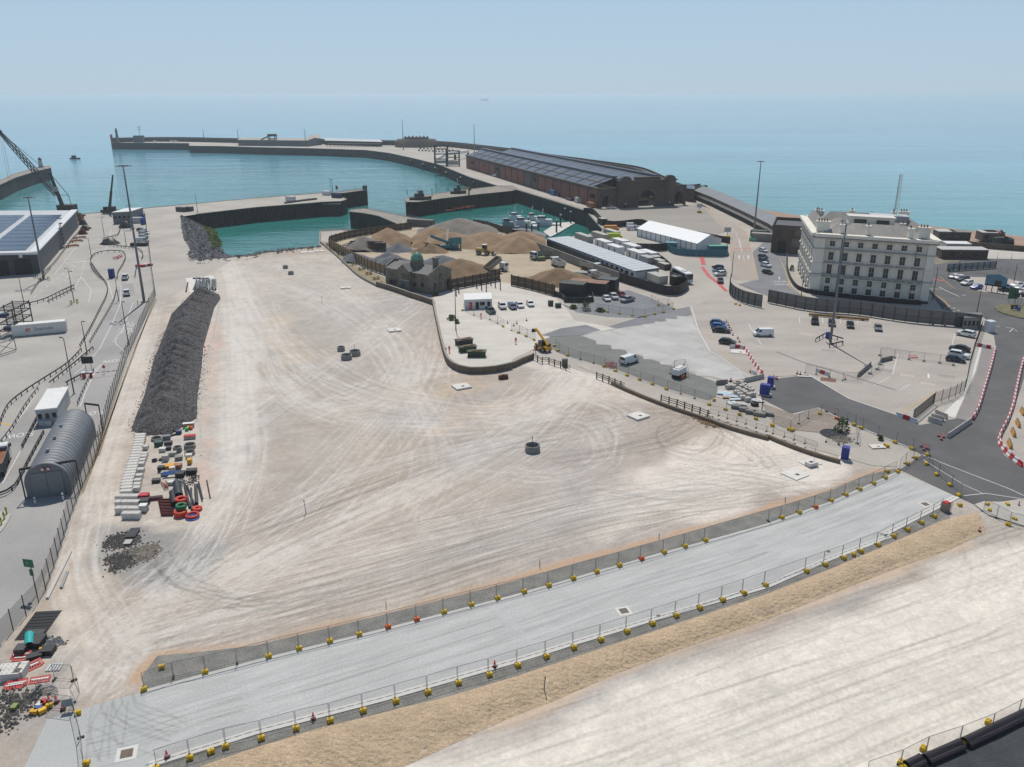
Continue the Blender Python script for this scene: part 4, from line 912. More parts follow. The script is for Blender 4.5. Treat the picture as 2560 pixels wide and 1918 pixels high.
def pipe_thing(k,x0,y0,x1,y1,r,col,label,z=None,n=16,group=None):
    a,b=g(k,x0,y0),g(k,x1,y1);zz=r if z is None else z;a.z=b.z=zz;d=b-a;mb=MB();
    mb.tube((0,0,0),d,r,n=n,cap=False);mb.tube(d,(0,0,0),r*.88,n=n,cap=False)
    u=d.normalized();o=mb.build('pipe',pm(col,.45),None,True,a+Vector((0,0,.02)));tag(o,label,'pipe',group);MB().tube(d-u*.12,d,r*1.06,n=n,cap=False).build('socket',pm(col,.45),o,True);return o
pipe_thing('L1',1528,680,1550,795,.62,'26292d','wide black pipe lying in the store, farther of two');pipe_thing('L1',1490,755,1512,860,.5,'222428','wide black pipe lying in the store, nearer of two')
for i,(x0,y0,x1,y1,r)in enumerate([(1595,680,1640,870,.18),(1615,680,1680,850,.16),(1690,680,1700,840,.25),(1650,700,1655,890,.15),(1705,660,1745,810,.1),(1715,640,1750,790,.1)]):pipe_thing('L1',x0,y0,x1,y1,r,'2c3034','%s slim black pipe from the left beside the coils'%nth(i+1),n=8)
def coil(k,x,y,R0,r,layers,col,label,z=0.0):
    p=g(k,x,y);mb=MB()
    for i in range(layers):
        mb.torus((0,0,r+i*r*1.7),R0,r,22,6);mb.torus((0,0,r+i*r*1.7),R0-r*1.7,r,20,6)
    o=mb.build('hose_coil',pm(col,.5),None,True,(p.x,p.y,z+.02));tag(o,label,'hose coil');MB().box((R0-r,0,r*layers),(r*3.2,.1,r*2*layers)).build('tie_strap',M_black,o);return o
coil('L1',1562,930,.85,.12,4,'c24426','orange hose coil under the green coil');coil('L1',1572,905,.72,.1,3,'1f7a50','green hose coil stacked on an orange coil',.85);coil('L1',1570,835,.8,.12,4,'d33a2c','red hose coil leaning by the black pipes',.3);coil('L1',1660,935,.95,.1,2,'c93d38','red and blue hose coil at the near corner of the store');coil('L1',1662,950,.95,.07,1,'2c4f9b','thin blue hose coil under the red one',.0);coil('L1',1705,880,.6,.12,2,'d9482c','small orange hose coil at the right edge of the store')
ring('L1',1352,275,1.9,.45,'flat concrete ring at the back left of the store',m=M_cring);ring('L1',1640,345,2.0,.75,'concrete ring at the right of the store, farther one',m=M_cring);ring('L1',1640,400,1.75,.6,'concrete ring at the right of the store, nearer one',m=M_cring);ring('L1',1535,375,1.5,.9,'concrete ring half covered by sheeting in the store',m=M_cring);ring('L1',1335,460,.9,.35,'small dark ring on the left of the store',m=M_dsteel)
coil('L1',1470,225,1.3,.08,2,'222427','loose black cable coil at the top of the store');coil('L1',1440,215,.95,.07,2,'2b2d31','smaller black cable coil at the top of the store');coil('L1',1395,450,.45,.06,2,'3a3d40','small cable coil beside the wrapped pallets')
for a in((1470,525,(1.5,1.2,.7),'d0951a','yellow plastic crate in the middle of the store',.2),(1540,520,(1.1,1.0,.7),'9a6b52','brown drum crate beside the yellow crate',.1),(1395,545,(1.0,.9,.8),'25282b','black crate left of the yellow crate',.1),(1558,590,(1.3,1.3,.7),'1f2326','black crate near the blue pipes',.1),(1655,565,(1.6,1.1,.7),'23282b','long black crate at the right edge of the store',.15),
          (1440,270,(1.3,1.0,.7),'6b7078','grey wrapped pallet behind the rings',.3),(1455,315,(1.3,.9,.5),'34373b','dark pallet of fittings in the store',.2),(1372,325,(1.3,1.2,.8),'2f4d49','green sheeted pallet on the left of the store',.2),(1405,375,(1.1,.8,.6),'c7c6c0','white bagged pallet on the left of the store',.1),(1455,360,(.9,.7,.5),'2c2e31','small black crate beside the white bags',.2),
          (1432,455,(1.0,.9,1.0),'aaa9a2','grey strapped pallet of kerbs',.1),(1490,410,(1.3,.9,.6),'9b9a94','pale pallet of slabs in the store',.2),(1545,445,(1.2,1.0,.6),'7f7f7b','grey pallet of fittings in front of the ring',.3),(1632,430,(1.0,.8,.6),'c9c8c2','white boxed pallet under the rings',.2),(1640,480,(.7,.9,.8),'cf9a22','narrow yellow crate at the right of the store',.2),(1425,580,(1.1,.9,.6),'8d8f8b','grey pallet above the blue pipes',.1),(1490,545,(.9,.7,.7),'cdbfb8','pale pink and white carton pile by the yellow crate',.3),
          (1490,660,(1.3,.8,.5),'c6c6c0','white pallet of covers near the black pipes',.1),(1350,640,(1.2,.9,.5),'3c3a37','heap of dark fittings at the left of the blue pipes',.2),(1545,225,(.9,.7,.6),'263a66','blue sheeted bundle at the top of the store',.1)):
    crate('L1',*a[:2],a[2],a[3],a[4],a[5],name='store_pallet',cat='pallet')
for i in range(6):pipe_thing('L1',1400+i*3,608-i*3,1560+i*2,592-i*3,.06,'2f66a8','%s thin blue pipe from the front in the store bundle'%nth(i+1),z=.5+.06*i,n=6,group='blue pipes bundled in the store')
for i in range(9):pipe_thing('L1',1385+i*8,640+(i*37)%30,1420+(i*13)%40,715-(i*23)%30,.04,'8a2f2d','%s red bar from the left in the jumbled heap'%nth(i+1),z=.15+.05*i,n=5,group='red bars heaped in the store')
for k,x,y,lb,n_ in(('L1',1630,165,'stack of red and white barriers at the foot of the slag',5),('L1',1640,265,'second stack of red and white barriers behind the rings',4)):
    t=thing('barrier_stack',lb,'barriers',g(k,x,y),.25)
    for i in range(n_):
        MB().box((0,0,.25+i*.14),(2.0,1.0-.05*i,.08)).build('barrier',M_red if i%2 else M_white,t)
for k,x,y,c,lb in(('L1',1613,197,'2fae62','small green box beside the barrier stack'),('L1',1633,185,'d8a92a','small yellow box beside the barrier stack'),('L1',1650,185,'d2691e','small orange box beside the barrier stack')):crate(k,x,y,(.55,.5,.5),c,lb,.1)
scatter_stones('chain_heap','heap of grey fittings and chain at the right of the store',res(gl('L1',[(1640,590),(1680,600),(1660,640),(1640,660)]),8),.45,220,.06,.16,M_dsteel,8);scatter_stones('chain_heap','heap of grey couplings below the blue pipes',res(gl('L1',[(1540,630),(1580,640),(1570,670)]),8),.4,160,.06,.15,mat('dull_grey','6b6d6c',.8),9)
o=MB().tube((0,0,.1),g('L1',1815,785)-g('L1',1785,630)+Vector((0,0,.1)),.1,n=6).build('timber_pole',M_dwood,None,False,g('L1',1785,630));tag(o,'dark pole lying on the ground right of the store','pole')
k=MB()
for a,b in zip(*(lambda q:(q[:-1],q[1:]))(gl('K5',[(1895,330),(1850,560),(1810,780),(1760,1010),(1725,1200),(1735,1657)]))):k.bar(a+Vector((0,0,.05)),b+Vector((0,0,.05)),.35,.1)
struct('kerb',k,M_concb,'old concrete kerb line beside the slag heap')
M_rub=mat('dark_rubble','65625e',.95,.3,1.0,fine=.35,fscale=6);M_rubl=mat('pale_rubble','9a9184',.95,.25,1.0,fine=.3,fscale=6)
for k,pts,m,c,lb in(('L1',[(950,1180),(1010,1120),(1090,1110),(1120,1160),(1000,1200)],M_rub,500,'dark rubble pile at the lower left of the site'),('L1',[(1130,1280),(1200,1230),(1280,1210),(1290,1260),(1180,1300)],M_rubl,420,'pale broken stone pile next to the dark rubble'),('L1',[(970,1320),(1020,1290),(1100,1300),(1080,1350),(1000,1370)],M_rub,420,'second dark rubble pile below the first')):
    scatter_stones('rubble',lb,res(gl(k,pts),14),.75,c*2,.06,.24,m,c)
t=thing('steel_mat','dark steel mesh panel lying on the rubble','mesh panel',g('L1',1148,1090),.1);MB().box((0,0,.3),(1.4,2.6,.06)).build('sheet',M_dsteel,t);MB().box((.2,-2.6,.3),(1.0,1.2,.1)).build('plate',M_concb,t)
for k,x0,y0,x1,y1,lb,c in(('L1',605,1240,400,1650,'long white pole bundle lying along the site fence','c9c8c3'),('L1',575,1420,520,1560,'short bundle of grey steel tubes near the fence','9a9c9c')):
    a,b=g(k,x0,y0),g(k,x1,y1);t=thing('tube_bundle',lb,'steel tubes',a)
    for i in range(6):MB().tube((.13*(i%3),0,.1+.13*(i//3)),Vector((b.x-a.x+.13*(i%3),b.y-a.y,.1+.13*(i//3))),.06,n=6).build('tube',pm(c,.5),t)
# ------------------------------------------------------------------ scrap corner at the lower left
t=thing('rubber_mat','black slatted mats laid flat by the left fence','mat',g('L2',340,420),.1)
for i in range(9):MB().box((0,-2.6+i*.62,.03),(3.0,.52,.05)).build('slat',M_black,t)
pipe_thing('L2',262,540,262,640,.5,'1fa0a0','turquoise pipe lying in the scrap corner')
for a in((190,660,(1.1,1.2,.7),'3b3e41','grey black crate at the left of the turquoise pipe',.1),(335,590,(1.2,1.8,.7),'2b2d2f','black crate right of the turquoise pipe',.05),(420,665,(1.3,1.2,.6),'232528','black crate below the scrap metal',.1),(300,715,(1.5,.9,.5),'26282a','black bundle above the red barriers',.5),(310,510,(2.0,.8,.4),'3a3a3a','flat dark crate behind the turquoise pipe',.1)):
    crate('L2',a[0],a[1],a[2],a[3],a[4],a[5])
scatter_stones('scrap_metal','pile of tangled grey scrap metal',res(gl('L2',[(390,590),(440,560),(490,590),(430,610)]),8),.5,200,.06,.25,mat('scrap_grey','7f8284',.5,.3),12)
def barrier(k,x,y,rz,label,tilt=0.0,z=0.0,col=None):
    p=g(k,x,y);t=thing('plastic_barrier',label,'barrier',(p.x,p.y,.03+z),rz);m=col or mat('red_barrier','c8443f',.5,.1);M=Matrix.Rotation(tilt,4,'X')
    f=MB();f.box((0,0,.95),(2.0,.06,.12),0,1,M).box((0,0,.12),(2.0,.06,.12),0,1,M)
    for s in(-1,1):f.box((s*.95,0,.53),(.1,.06,.95),0,1,M)
    f.build('frame',m,t)
    for i in range(7):MB().box((-.78+i*.26,0,.53),(.1,.04,.75),0,1,M).build('upright',m,t)
    MB().box((0,-.03,.62),(1.7,.03,.14),0,1,M).build('reflective_strip',M_white,t);return t
for a in((180,740,.15,'red plastic barrier lying flat behind the white blocks',-1.45),(170,715,.2,'second red barrier lying flat behind the white blocks',-1.4),(305,800,.9,'red barrier leaning between blocks and fence panel',-1.2),(285,815,.85,'second red barrier leaning between blocks and fence panel',-1.15),(335,930,.25,'faded red barrier lying by the wire panels',-1.4),(115,985,.3,'red barrier on top of the stack at the left edge',-1.3),(140,970,.3,'red barrier second in the stack at the left edge',-1.2)):barrier('L2',*a)
for i,(x,y)in enumerate([(100,840),(195,850),(105,890)]):pack('L2',x,y,2.0 if i!=1 else.95,.95 if i!=1 else 1.9,.95,.12,'%s white block of the group between the red barriers'%nth(i+1))
t=thing('pallet','pale slotted pallet on the ground by the gate','pallet',g('L2',472,795),.1)
for i in range(5):MB().box((-.62+i*.31,0,.08),(.22,1.2,.12)).build('slat',mat('pale_plastic','b9bab6',.7),t)
for i in range(4):
    a,b=g('L2',270+i*22,1050-i*30),g('L2',470+i*12,990+i*12);panel_fence(a,b,'%s wire panel lying tangled in the scrap corner'%nth(i+1),.6+.1*i,'wire panels in the scrap corner')
for i,(x,y,c)in enumerate([(300,1190,'cf9a22'),(335,1165,'2e4f8f'),(370,1180,'d8a92a'),(350,1130,'c9c8c2'),(130,1150,'7c8a4a'),(380,1110,'b32330')]):crate('L2',x,y,(.7,.5,.4),c,'%s coloured box from the left in the oddments below the scrap'%nth(i+1),i*.4)
scatter_stones('debris','loose broken stone and litter at the lower left edge',res(gl('L2',[(0,1050),(150,1060),(250,1080),(100,1200),(20,1300)]),14),.9,500,.05,.28,M_rub,31)
t=thing('road_sign_green','green direction sign on a post by the left fence','sign',g('L1',320,1610),-.2);MB().tube((0,0,0),(0,0,4.6),.06).build('post',M_dsteel,t);MB().box((-.2,-.05,4.5),(1.4,.06,1.1)).build('panel',pm('17684a',.5),t);MB().box((-.05,-.05,3.2),(.5,.06,.9)).build('panel',pm('1a5544',.5),t);text('7',.5,M_white,t,(-.35,-.09,4.5),(math.pi/2,0,0))
# ------------------------------------------------------------------ bottom right corner: pipes, dark bank
tar=gl('L8',[(1835,1280),(1600,1420),(1300,1530),(1000,1657),(900,1760),(2200,1760),(2200,1150)])
struct('tarmac',MB().sheet(tar,.012),mat('dark_tarmac','3b4042',.9,.25,.3,fine=.2,fscale=4),'dark wet tarmac in the bottom right corner')
for i,(x0,y0,x1,y1)in enumerate([(985,1670,1090,1620),(1120,1620,1370,1510),(1400,1500,1840,1290)]):pipe_thing('L8',x0,y0,x1,y1,.42,'2a2426','%s long dark pipe from the left at the bottom right edge'%nth(i+1));pipe_thing('L8',x0+30,y0+18,x1+30,y1+18,.3,'332b2c','%s thinner dark pipe from the left at the bottom right edge'%nth(i+1))
cp=q2('L8',(700,1740),(945,1655),(1130,1560),(1370,1480),(1600,1390),(1790,1290),(1990,1190));fence_run(cp,'above the dark pipes at the bottom right',group='fence panels in the bottom right corner',blocks='-yyyy--',bwhat='by the pipes in the bottom right corner')
for x,y,lb in((950,1635,'extra yellow block stacked by the bottom right pipes, lowest'),(1110,1535,'extra yellow block stacked by the bottom right pipes, middle'),(1575,1345,'extra yellow block stacked by the bottom right pipes, upper'),(1610,1375,'tumbled yellow block by the bottom right pipes')):block(g('L8',x,y),.8,lb)
# ------------------------------------------------------------------ cargo terminal on the left: surfaces
M_asph=mat('worn_asphalt','9b9996',.9,.17,.1,fine=.10,fscale=4,bump=.1,bscale=6,stretch=(.6,.6,1))
M_apron=mat('port_apron','a7a39c',.9,.14,.08,fine=.08,fscale=2)
apron=struct('port_apron',MB().sheet(gl('K1',[(-900,1240),(690,1100),(1250,1056),(1258,1120),(1325,1640)])+gl('K5',[(1340,275),(1100,820),(840,1657)])+gl('L1',[(690,740),(500,1250)])+gl('L2',[(160,420),(0,600)])+[P(-600,1900),P(-900,800)],-.03),M_apron,'pale concrete yard of the cargo terminal')
aroad=struct('port_road',MB().sheet(gl('K5',[(1050,160),(1150,165),(1175,350),(1300,335),(1100,810),(838,1657)])+gl('L1',[(690,735),(500,1240)])+gl('L2',[(165,410),(0,590)])+[P(-500,1800),P(-500,1350)]+gl('K5',[(0,1560),(200,1300),(430,1060),(790,760),(770,715),(880,520),(985,330),(1030,200)]),-.015),M_asph,'grey asphalt road beside the site fence')
struct('grass_strip',MB().sheet(gl('K5',[(1335,300),(1355,300),(1120,840),(860,1657),(840,1657),(1100,830)])+gl('L1',[(720,740),(690,740)])[::-1],.01),mat('dry_verge','8b7f6c',.95,.25,1.5),'dry earth verge along the terminal fence')
mk=lambda pts,k='K5',w=.14,m=None,dash=None,par=None,z=-.008:strip(gl(k,pts),w,z,m or M_line,par or aroad,dash)
mk([(1045,180),(1040,340),(960,530),(860,730),(720,890),(640,950)]);mk([(1150,330),(1060,560),(995,650),(1000,690),(1075,755),(1092,800),(1060,880)])
mk([(880,860),(800,970),(740,1100),(690,1230)]);mk([(880,860),(830,900),(700,1130)]);mk([(330,1090),(200,1290),(0,1560)],w=.12);mk([(200,330),(20,650)],'L1')
for i in range(7):
    mk([(935-i*11,545+i*22),(965-i*11,548+i*22)],w=.2);mk([(1022-i*9,555+i*19),(1055-i*9,558+i*19)],w=.2)
mk([(1105,505),(1190,500),(1150,600),(1040,605),(1105,505)]);mk([(1105,505),(1150,600)]);mk([(1190,500),(1040,605)]);mk([(1150,502),(1100,602)]);mk([(1080,555),(1170,550)])
for i in range(3):mk([(400+i*55,1100-i*12),(440+i*55,1085-i*12)],w=.9)
for i in range(8):mk([(560+i*28,1512-i*2.6),(574+i*28,1510-i*2.6)],'K1',1.3,None,None,apron,-.022)
ap=lambda pts,k='K1',w=.15,m=None,dash=None:mk(pts,k,w,m,dash,apron,-.022)
ap([(470,1610),(600,1440),(650,1380)]);ap([(560,1657),(660,1520)],dash=(3,3));ap([(880,1440),(920,1370),(960,1220)]);ap([(700,110),(640,210)],'K5');ap([(700,110),(785,220),(765,330)],'K5');ap([(650,500),(775,490)],'K5',m=M_yline,w=.2);ap([(530,740),(670,715)],'K5',m=M_yline,w=.2);ap([(300,280),(500,120),(640,0)],'K5',dash=(3,4));ap([(780,330),(650,700)],'K5',w=.12,m=M_yline,dash=(1,3));ap([(0,1370),(100,1390)],'K5',m=M_yline,w=.5);ap([(930,150),(980,310)],'K5');ap([(730,1500),(690,1657)],'K1',dash=(2,2))
def road_word(s,k,x,y,size,toward,par,z):
    p=g(k,x,y);d=g(k,*toward)-p;a=math.atan2(d.y,d.x)-math.pi/2;o=text(s,size,M_line,par,(p.x,p.y,z),(0,0,a),'road_lettering');o.scale=(.55,1,1);return o
road_word('SLOW','K5',985,835,3.2,(930,960),aroad,-.006);road_word('SLOW','L1',172,232,3.0,(110,340),aroad,-.006);road_word('SLOW','L1',795,45,3.0,(740,150),aroad,-.006)
# ------------------------------------------------------------------ guard rails
M_rail=mat('grimy_rail','4b4e50',.6,.2,.7);M_railg=mat('galv_rail','84888a',.5,.15,.7)
def guard(k,pts,label,h=.75,m=None,step=2.4,two=False):
    c=spline(gl(k,pts),1.5);t=thing('guard_rail',label,'guard rail',(0,0,0));b=MB();b.path([p+Vector((0,0,h))for p in c],.09,.3)
    if two:b.path([p+Vector((0,0,h*.45))for p in c],.07,.16)
    b.build('beam',m or M_rail,t);pmesh=mesh_once('gpost%g'%h,lambda:MB().box((0,0,h/2),(.16,.16,h)).mesh('post',M_dsteel))
    for p,a in along(c,step):place('post',pmesh,t,(p.x,p.y,0),a)
    return t
guard('K5',[(790,0),(850,90),(925,190),(918,290),(870,390),(780,570),(690,725)],'long bent guard rail beside the terminal road, upper part')
guard('K5',[(705,755),(580,880),(400,1000),(230,1110),(90,1220),(30,1320),(-20,1460)],'long curved guard rail sweeping to the left edge')
guard('K5',[(1005,235),(975,340),(880,510),(772,695)],'galvanised guard rail between yard and road',m=M_railg);guard('K5',[(805,740),(640,880),(430,1050)],'guard rail beside the parking barrier machines');guard('K5',[(330,1090),(220,1240),(100,1440),(0,1570)],'galvanised guard rail left of the white roofed office',m=M_railg)
guard('K5',[(700,980),(570,1050)],'short guard rail below the barrier machines');guard('K5',[(810,930),(740,1060),(670,1220)],'galvanised guard rail down the middle of the road',m=M_railg);guard('L1',[(330,90),(190,360)],'guard rail left of the arched shed, farther one',two=True);guard('L1',[(380,225),(250,470),(130,700),(0,770)],'guard rail along the side of the arched shed',two=True)
guard('K5',[(640,200),(570,232),(380,322),(190,372)],'upper curved guard rail by the steel rack');guard('K5',[(642,228),(560,270),(410,345)],'lower curved guard rail by the steel rack')
guard('K1',[(1010,1657),(1020,1600),(1062,1530),(1085,1460),(1050,1422),(930,1420),(830,1440),(782,1490),(795,1560),(850,1630),(890,1657)],'teardrop guard rail loop in the yard');guard('K1',[(1040,1222),(1010,1280),(910,1305),(890,1325),(900,1352),(1000,1372),(1150,1392),(1215,1412),(1236,1450),(1222,1490)],'winding guard rail round the black tarpaulin');guard('K1',[(760,1192),(650,1285),(560,1400),(440,1550),(290,1657)],'guard rail along the warehouse wall',m=M_railg);guard('K1',[(1165,1640),(1180,1560),(1205,1545)],'short bent guard rail near the site fence');guard('K5',[(270,260),(340,160),(440,40)],'straight guard rail in front of the warehouse doors',m=M_railg)
# ------------------------------------------------------------------ security fence between terminal and site
fl=gl('K1',[(1255,1118),(1300,1480)])+gl('K5',[(1312,60),(1345,275),(1240,500),(1100,805),(960,1215),(840,1657)])+gl('L1',[(690,735),(595,990),(520,1235)])+gl('L2',[(375,190),(270,305),(160,425),(0,602),(-250,880)])
t=thing('security_fence','dark wire security fence between terminal road and site','fence',(0,0,0));fp=along(fl,2.75);pmz=MB().tube((0,0,0),(0,0,3.0),.06,n=5).mesh('post',M_dsteel)
M_fwire=wire_mat('fence_wire','3a4144',dens=.36)
for i,(p,a)in enumerate(fp):
    place('post',pmz,t,(p.x,p.y,0),a)
    if i+1<len(fp):
        q=fp[i+1][0];MB().add([(0,0,.08),(q.x-p.x,q.y-p.y,.08),(q.x-p.x,q.y-p.y,2.8),(0,0,2.8)],[(0,1,2,3)]).build('wire_panel',M_fwire,t,loc=(p.x,p.y,0))
# ------------------------------------------------------------------ warehouse with solar roof
M_clad=mat('grey_cladding','6a7076',.55,.06,.4,metal=.2);M_cladd=mat('dark_cladding','3c4348',.55,.1,.4);M_wroof=mat('white_roof_edge','d3d5d5',.5,.06,.3);M_groof=mat('grey_roof','b1b5b7',.55,.08,.2,metal=.2);M_solar=mat('solar_blue','33435c',.22,.18,.25,metal=.2,spec=.6)
A_,B_=g('K1',352,1600),g('K1',682,1195);H_=hgt(A_,'K1',325,1418);u_=(B_-A_);Lw=u_.length;u_.normalize();v_=Vector((-u_.y,u_.x,0));Ww=75
t=thing('warehouse','large grey warehouse with solar panels on its roof','warehouse',A_,math.atan2(u_.y,u_.x))   # x along the long wall, y to the left
MB().add([(0,0,0),(Lw,0,0),(Lw,0,H_),(0,0,H_)],[(0,1,2,3)]).build('side_wall',M_clad,t);MB().add([(0,0,0),(0,Ww,0),(0,Ww,H_+3.2),(0,0,H_)],[(3,2,1,0)]).build('front_wall',M_cladd,t);MB().add([(Lw,0,0),(Lw,Ww,0),(Lw,Ww,H_+3.2),(Lw,0,H_)],[(0,1,2,3)]).build('end_wall',M_clad,t)
rf=MB().add([(-.6,-.5,H_),(Lw+.6,-.5,H_),(Lw+.6,Ww,H_+3.2),(-.6,Ww,H_+3.2)],[(0,1,2,3)]).build('roof',M_groof,t);sl=3.2/Ww
MB().box((Lw/2,.8,H_+.22),(Lw+1.4,2.8,.35)).build('roof_edge',M_wroof,t);MB().add([(-1.2,-.6,H_+.2),(1.0,-.6,H_+.2),(1.0,Ww,H_+3.5),(-1.2,Ww,H_+3.5),(-1.2,-.6,H_-.6),(-1.2,Ww,H_+2.7)],[(0,1,2,3),(0,3,5,4)]).build('roof_edge',M_wroof,t)
for i in range(1,int(Lw/3)):MB().box((i*3.0,-.05,H_/2),(.12,.1,H_)).build('cladding_rib',M_clad,t)
spm=MB().box((0,0,0),(8.6,1.05,.08)).mesh('solar_panel',M_solar)
for bu in range(max(1,int((Lw-16)/9.4))):
    for k2 in range(36):
        if k2 in(11,12,24):continue
        y=4.5+k2*1.12;o=place('solar_panel',spm,t,(4.0+bu*9.4+4.4,y,H_+.18+y*sl));o.rotation_euler=(math.atan(sl),0,0)
for i in range(5):
    y=5+i*7.0;MB().box((-.1,y,2.6),(.5,4.2,4.4)).build('dock_door',mat('shutter_grey','565d62',.6,.1,1),t);MB().box((-.25,y,2.6),(.3,5.0,5.2)).build('dock_surround',M_black,t);MB().box((-.2,y,6.4),(.1,1.1,1.1)).build('number_plate',M_white,t)
for i,x in enumerate((Lw*.5,Lw*.47)):MB().tube((x,-.6,0),(x,-.6,H_+2.5),.12).build('stair_pole',M_dsteel,t)
for i in range(6):MB().box((Lw*.485,-1.0,1.5+i*2.0),(2.6,1.2,.15)).build('stair_landing',M_dsteel,t)
# ------------------------------------------------------------------ arched shed
FL,FR,BR=g('L1',240,788),g('L1',628,738),g('K5',838,1475);ax=(BR-FR);La=ax.length;ax.normalize();wv=FR-FL;wid=(wv-ax*wv.dot(ax)).length;mid=FL.lerp(FR,.5);La=min(La,24)
rz=math.atan2(ax.y,ax.x);M_corr=mat('corrugated_steel','8b8e91',.6,.12,.25,metal=.15);t=thing('arched_shed','arched corrugated steel shed beside the site fence','shed',FR+(FL-FR).normalized()*0+Vector((0,0,0)),rz)
n,mseg=int(La*5),26;vs_=[];prof=[]
hb=2.2;rr_=wid/2;hh_=5.6-hb
for j in range(mseg+1):
    a=math.pi*j/mseg;prof.append((rr_-rr_*math.cos(a),hb+hh_*math.sin(a)))
prof=[(0,0)]+prof+[(wid,0)]
for i in range(n+1):
    x=La*i/n;d=.13*math.sin(2*math.pi*x/1.1)
    for(y,z)in prof:
        cx,cz=wid/2,hb*.8;l=math.hypot(y-cx,z-cz);f=1+d/max(l,.5)*(1 if z>0 else 0);vs_.append((x,cx+(y-cx)*f,cz+(z-cz)*f))
k_=len(prof);MB().add(vs_,[(i*k_+j,i*k_+j+1,(i+1)*k_+j+1,(i+1)*k_+j)for i in range(n)for j in range(k_-1)]).build('arched_roof',M_corr,t)
for x in(.05,La-.05):MB().add([(x,y,z)for y,z in prof],[tuple(range(k_))]).build('end_wall',mat('shed_end','70757a',.5,.1,.6,metal=.3),t)
for s in(0,1):MB().box((-.02,wid*(.33+.34*s),2.05),(.14,wid*.33,4.1)).build('door_leaf',mat('shed_door','7d8287',.45,.1,.6,metal=.3),t)
for i in range(12):MB().box((-.1,wid/2,.3+i*.33),(.05,wid*.64,.05)).build('door_rib',M_clad,t)
for i in range(3):MB().lathe([(.22,0),(.22,.35),(.3,.35),(.3,.45)],(La*(.2+.22*i),wid*.55,5.6),10).build('roof_vent',M_steel,t)
for y in(wid*.42,wid*.55):
    s_=MB().lathe([(.3,0),(.3,.06)],n=16).build('height_sign',M_white,t);s_.location=(-.15,y,4.7);s_.rotation_euler=(0,-math.pi/2,0);q=MB().torus((0,0,.05),.26,.05,16,5).build('red_ring',M_red,s_)
def goalpost(a,b,h,label,k):
    t=thing('height_barrier',label,'height barrier',(0,0,0));MB().tube(a,a+Vector((0,0,h)),.11).build('post',M_dsteel,t);MB().tube(b,b+Vector((0,0,h)),.11).build('post',M_dsteel,t);MB().bar(a+Vector((0,0,h)),b+Vector((0,0,h)),.2,.35).build('crossbar',M_dsteel,t)
goalpost(g('L1',222,785),g('L1',700,700),5.0,'dark height barrier in front of the arched shed',0);goalpost(g('K5',890,1435),g('K5',770,1420),5.0,'dark height barrier behind the arched shed',0)
for k,x,y,lb in(('L1',308,830,'white bollard at the left of the shed door'),('L1',548,795,'white bollard at the right of the shed door')):
    o=MB().lathe([(.14,0),(.14,1.1),(.08,1.2)],n=10).build('bollard',M_white,None,True,g(k,x,y));tag(o,lb,'bollard');MB().lathe([(.15,.8),(.15,.95)],n=10,cap=False).build('band',M_dsteel,o)
# ------------------------------------------------------------------ offices, container, racks
def flat_office(pts,h,wall,roof,label,name='office_cabin',over=.3,cat='building',windows=4):
    t=thing(name,label,cat,(0,0,0));p=[Vector((q.x,q.y,0))for q in pts];c=sum(p,Vector())/len(p);MB().prism(p,.0,h,True).build('walls',wall,t);MB().prism([c+(q-c)*(1+over/(q-c).length)for q in p],h+.01,h+.28,True,True).build('roof',roof,t)
    a,b=p[0],p[1];d=(b-a);
    for i in range(windows):
        q=a+d*((i+.5)/windows);MB().box((0,0,0),(d.length/windows*.55,.08,1.0)).build('window',M_glass,t,loc=(q.x,q.y,h*.58),rz=math.atan2(d.y,d.x))
    return t
a,b=g('K5',330,1395),g('K5',515,1375);d=g('K5',610,1195)-b;flat_office([a,b,b+d,a+d],3.0,mat('pale_cabin','a9adaf',.6),M_white,'white roofed office beside the arched shed',windows=3)
for i,x in enumerate((370,420)):crate('K5',x,1400,(1.0,.5,1.0),'b9bcbc','%s air conditioning unit from the left below the office wall'%nth(i+1),.1,name='air_unit',cat='air conditioner')
a,b=g('K1',982,1175),g('K1',1140,1165);d=Vector((0,14,0));flat_office([a,b,b+d,a+d],hgt(a,'K1',975,1078),mat('grey_shed_wall','6f757a',.6),M_white,'grey quay building with a bright white roof',windows=4)
pC,qC=g('K5',152,628),g('K5',540,592);rzC=head(pC,qC);t=thing('reefer_container','long white refrigerated container with a red logo','container',pC.lerp(qC,.5)+Vector((-math.sin(rzC),math.cos(rzC),0))*1.22,rzC);Lc=12.2;M_reef=mat('reefer_white','cfd0cc',.5,.08,.6)
MB().box((0,0,1.5),(Lc,2.44,2.85)).build('body',M_reef,t);MB().box((0,0,2.95),(Lc+.05,2.5,.08)).build('roof',M_white,t)
for sx in(-1,1):
    for sy in(-1,1):MB().box((sx*Lc/2,sy*1.2,1.47),(.18,.18,2.94)).build('corner_post',M_reef,t)
MB().box((Lc/2+.03,0,1.5),(.06,2.2,2.5)).build('door',mat('reefer_door','b5b6b2',.5),t)
text('Seatrade',1.25,pm('27315f',.5),t,(1.0,-1.235,1.55),(math.pi/2,0,0),'lettering');lg=MB().add([(-3.3,-1.236,1.1),(-2.2,-1.236,1.1),(-2.0,-1.236,1.9),(-3.0,-1.236,1.9)],[(0,1,2,3)]).build('logo',pm('c0392b',.5),t);MB().add([(-3.0,-1.24,1.45),(-2.1,-1.24,1.35),(-2.08,-1.24,1.5),(-2.95,-1.24,1.6)],[(0,1,2,3)]).build('logo_stripe',M_white,t)
p0=g('K5',75,625);t=thing('steel_rack','tall dark steel gangway rack beside the long container','steel rack',p0,.1);W_,D_,Hh=4.2,9.5,7.2
for x in(-W_/2,W_/2):
    for y in(0,D_/2,D_):MB().box((x,y,Hh/2),(.22,.22,Hh)).build('post',M_dsteel,t)
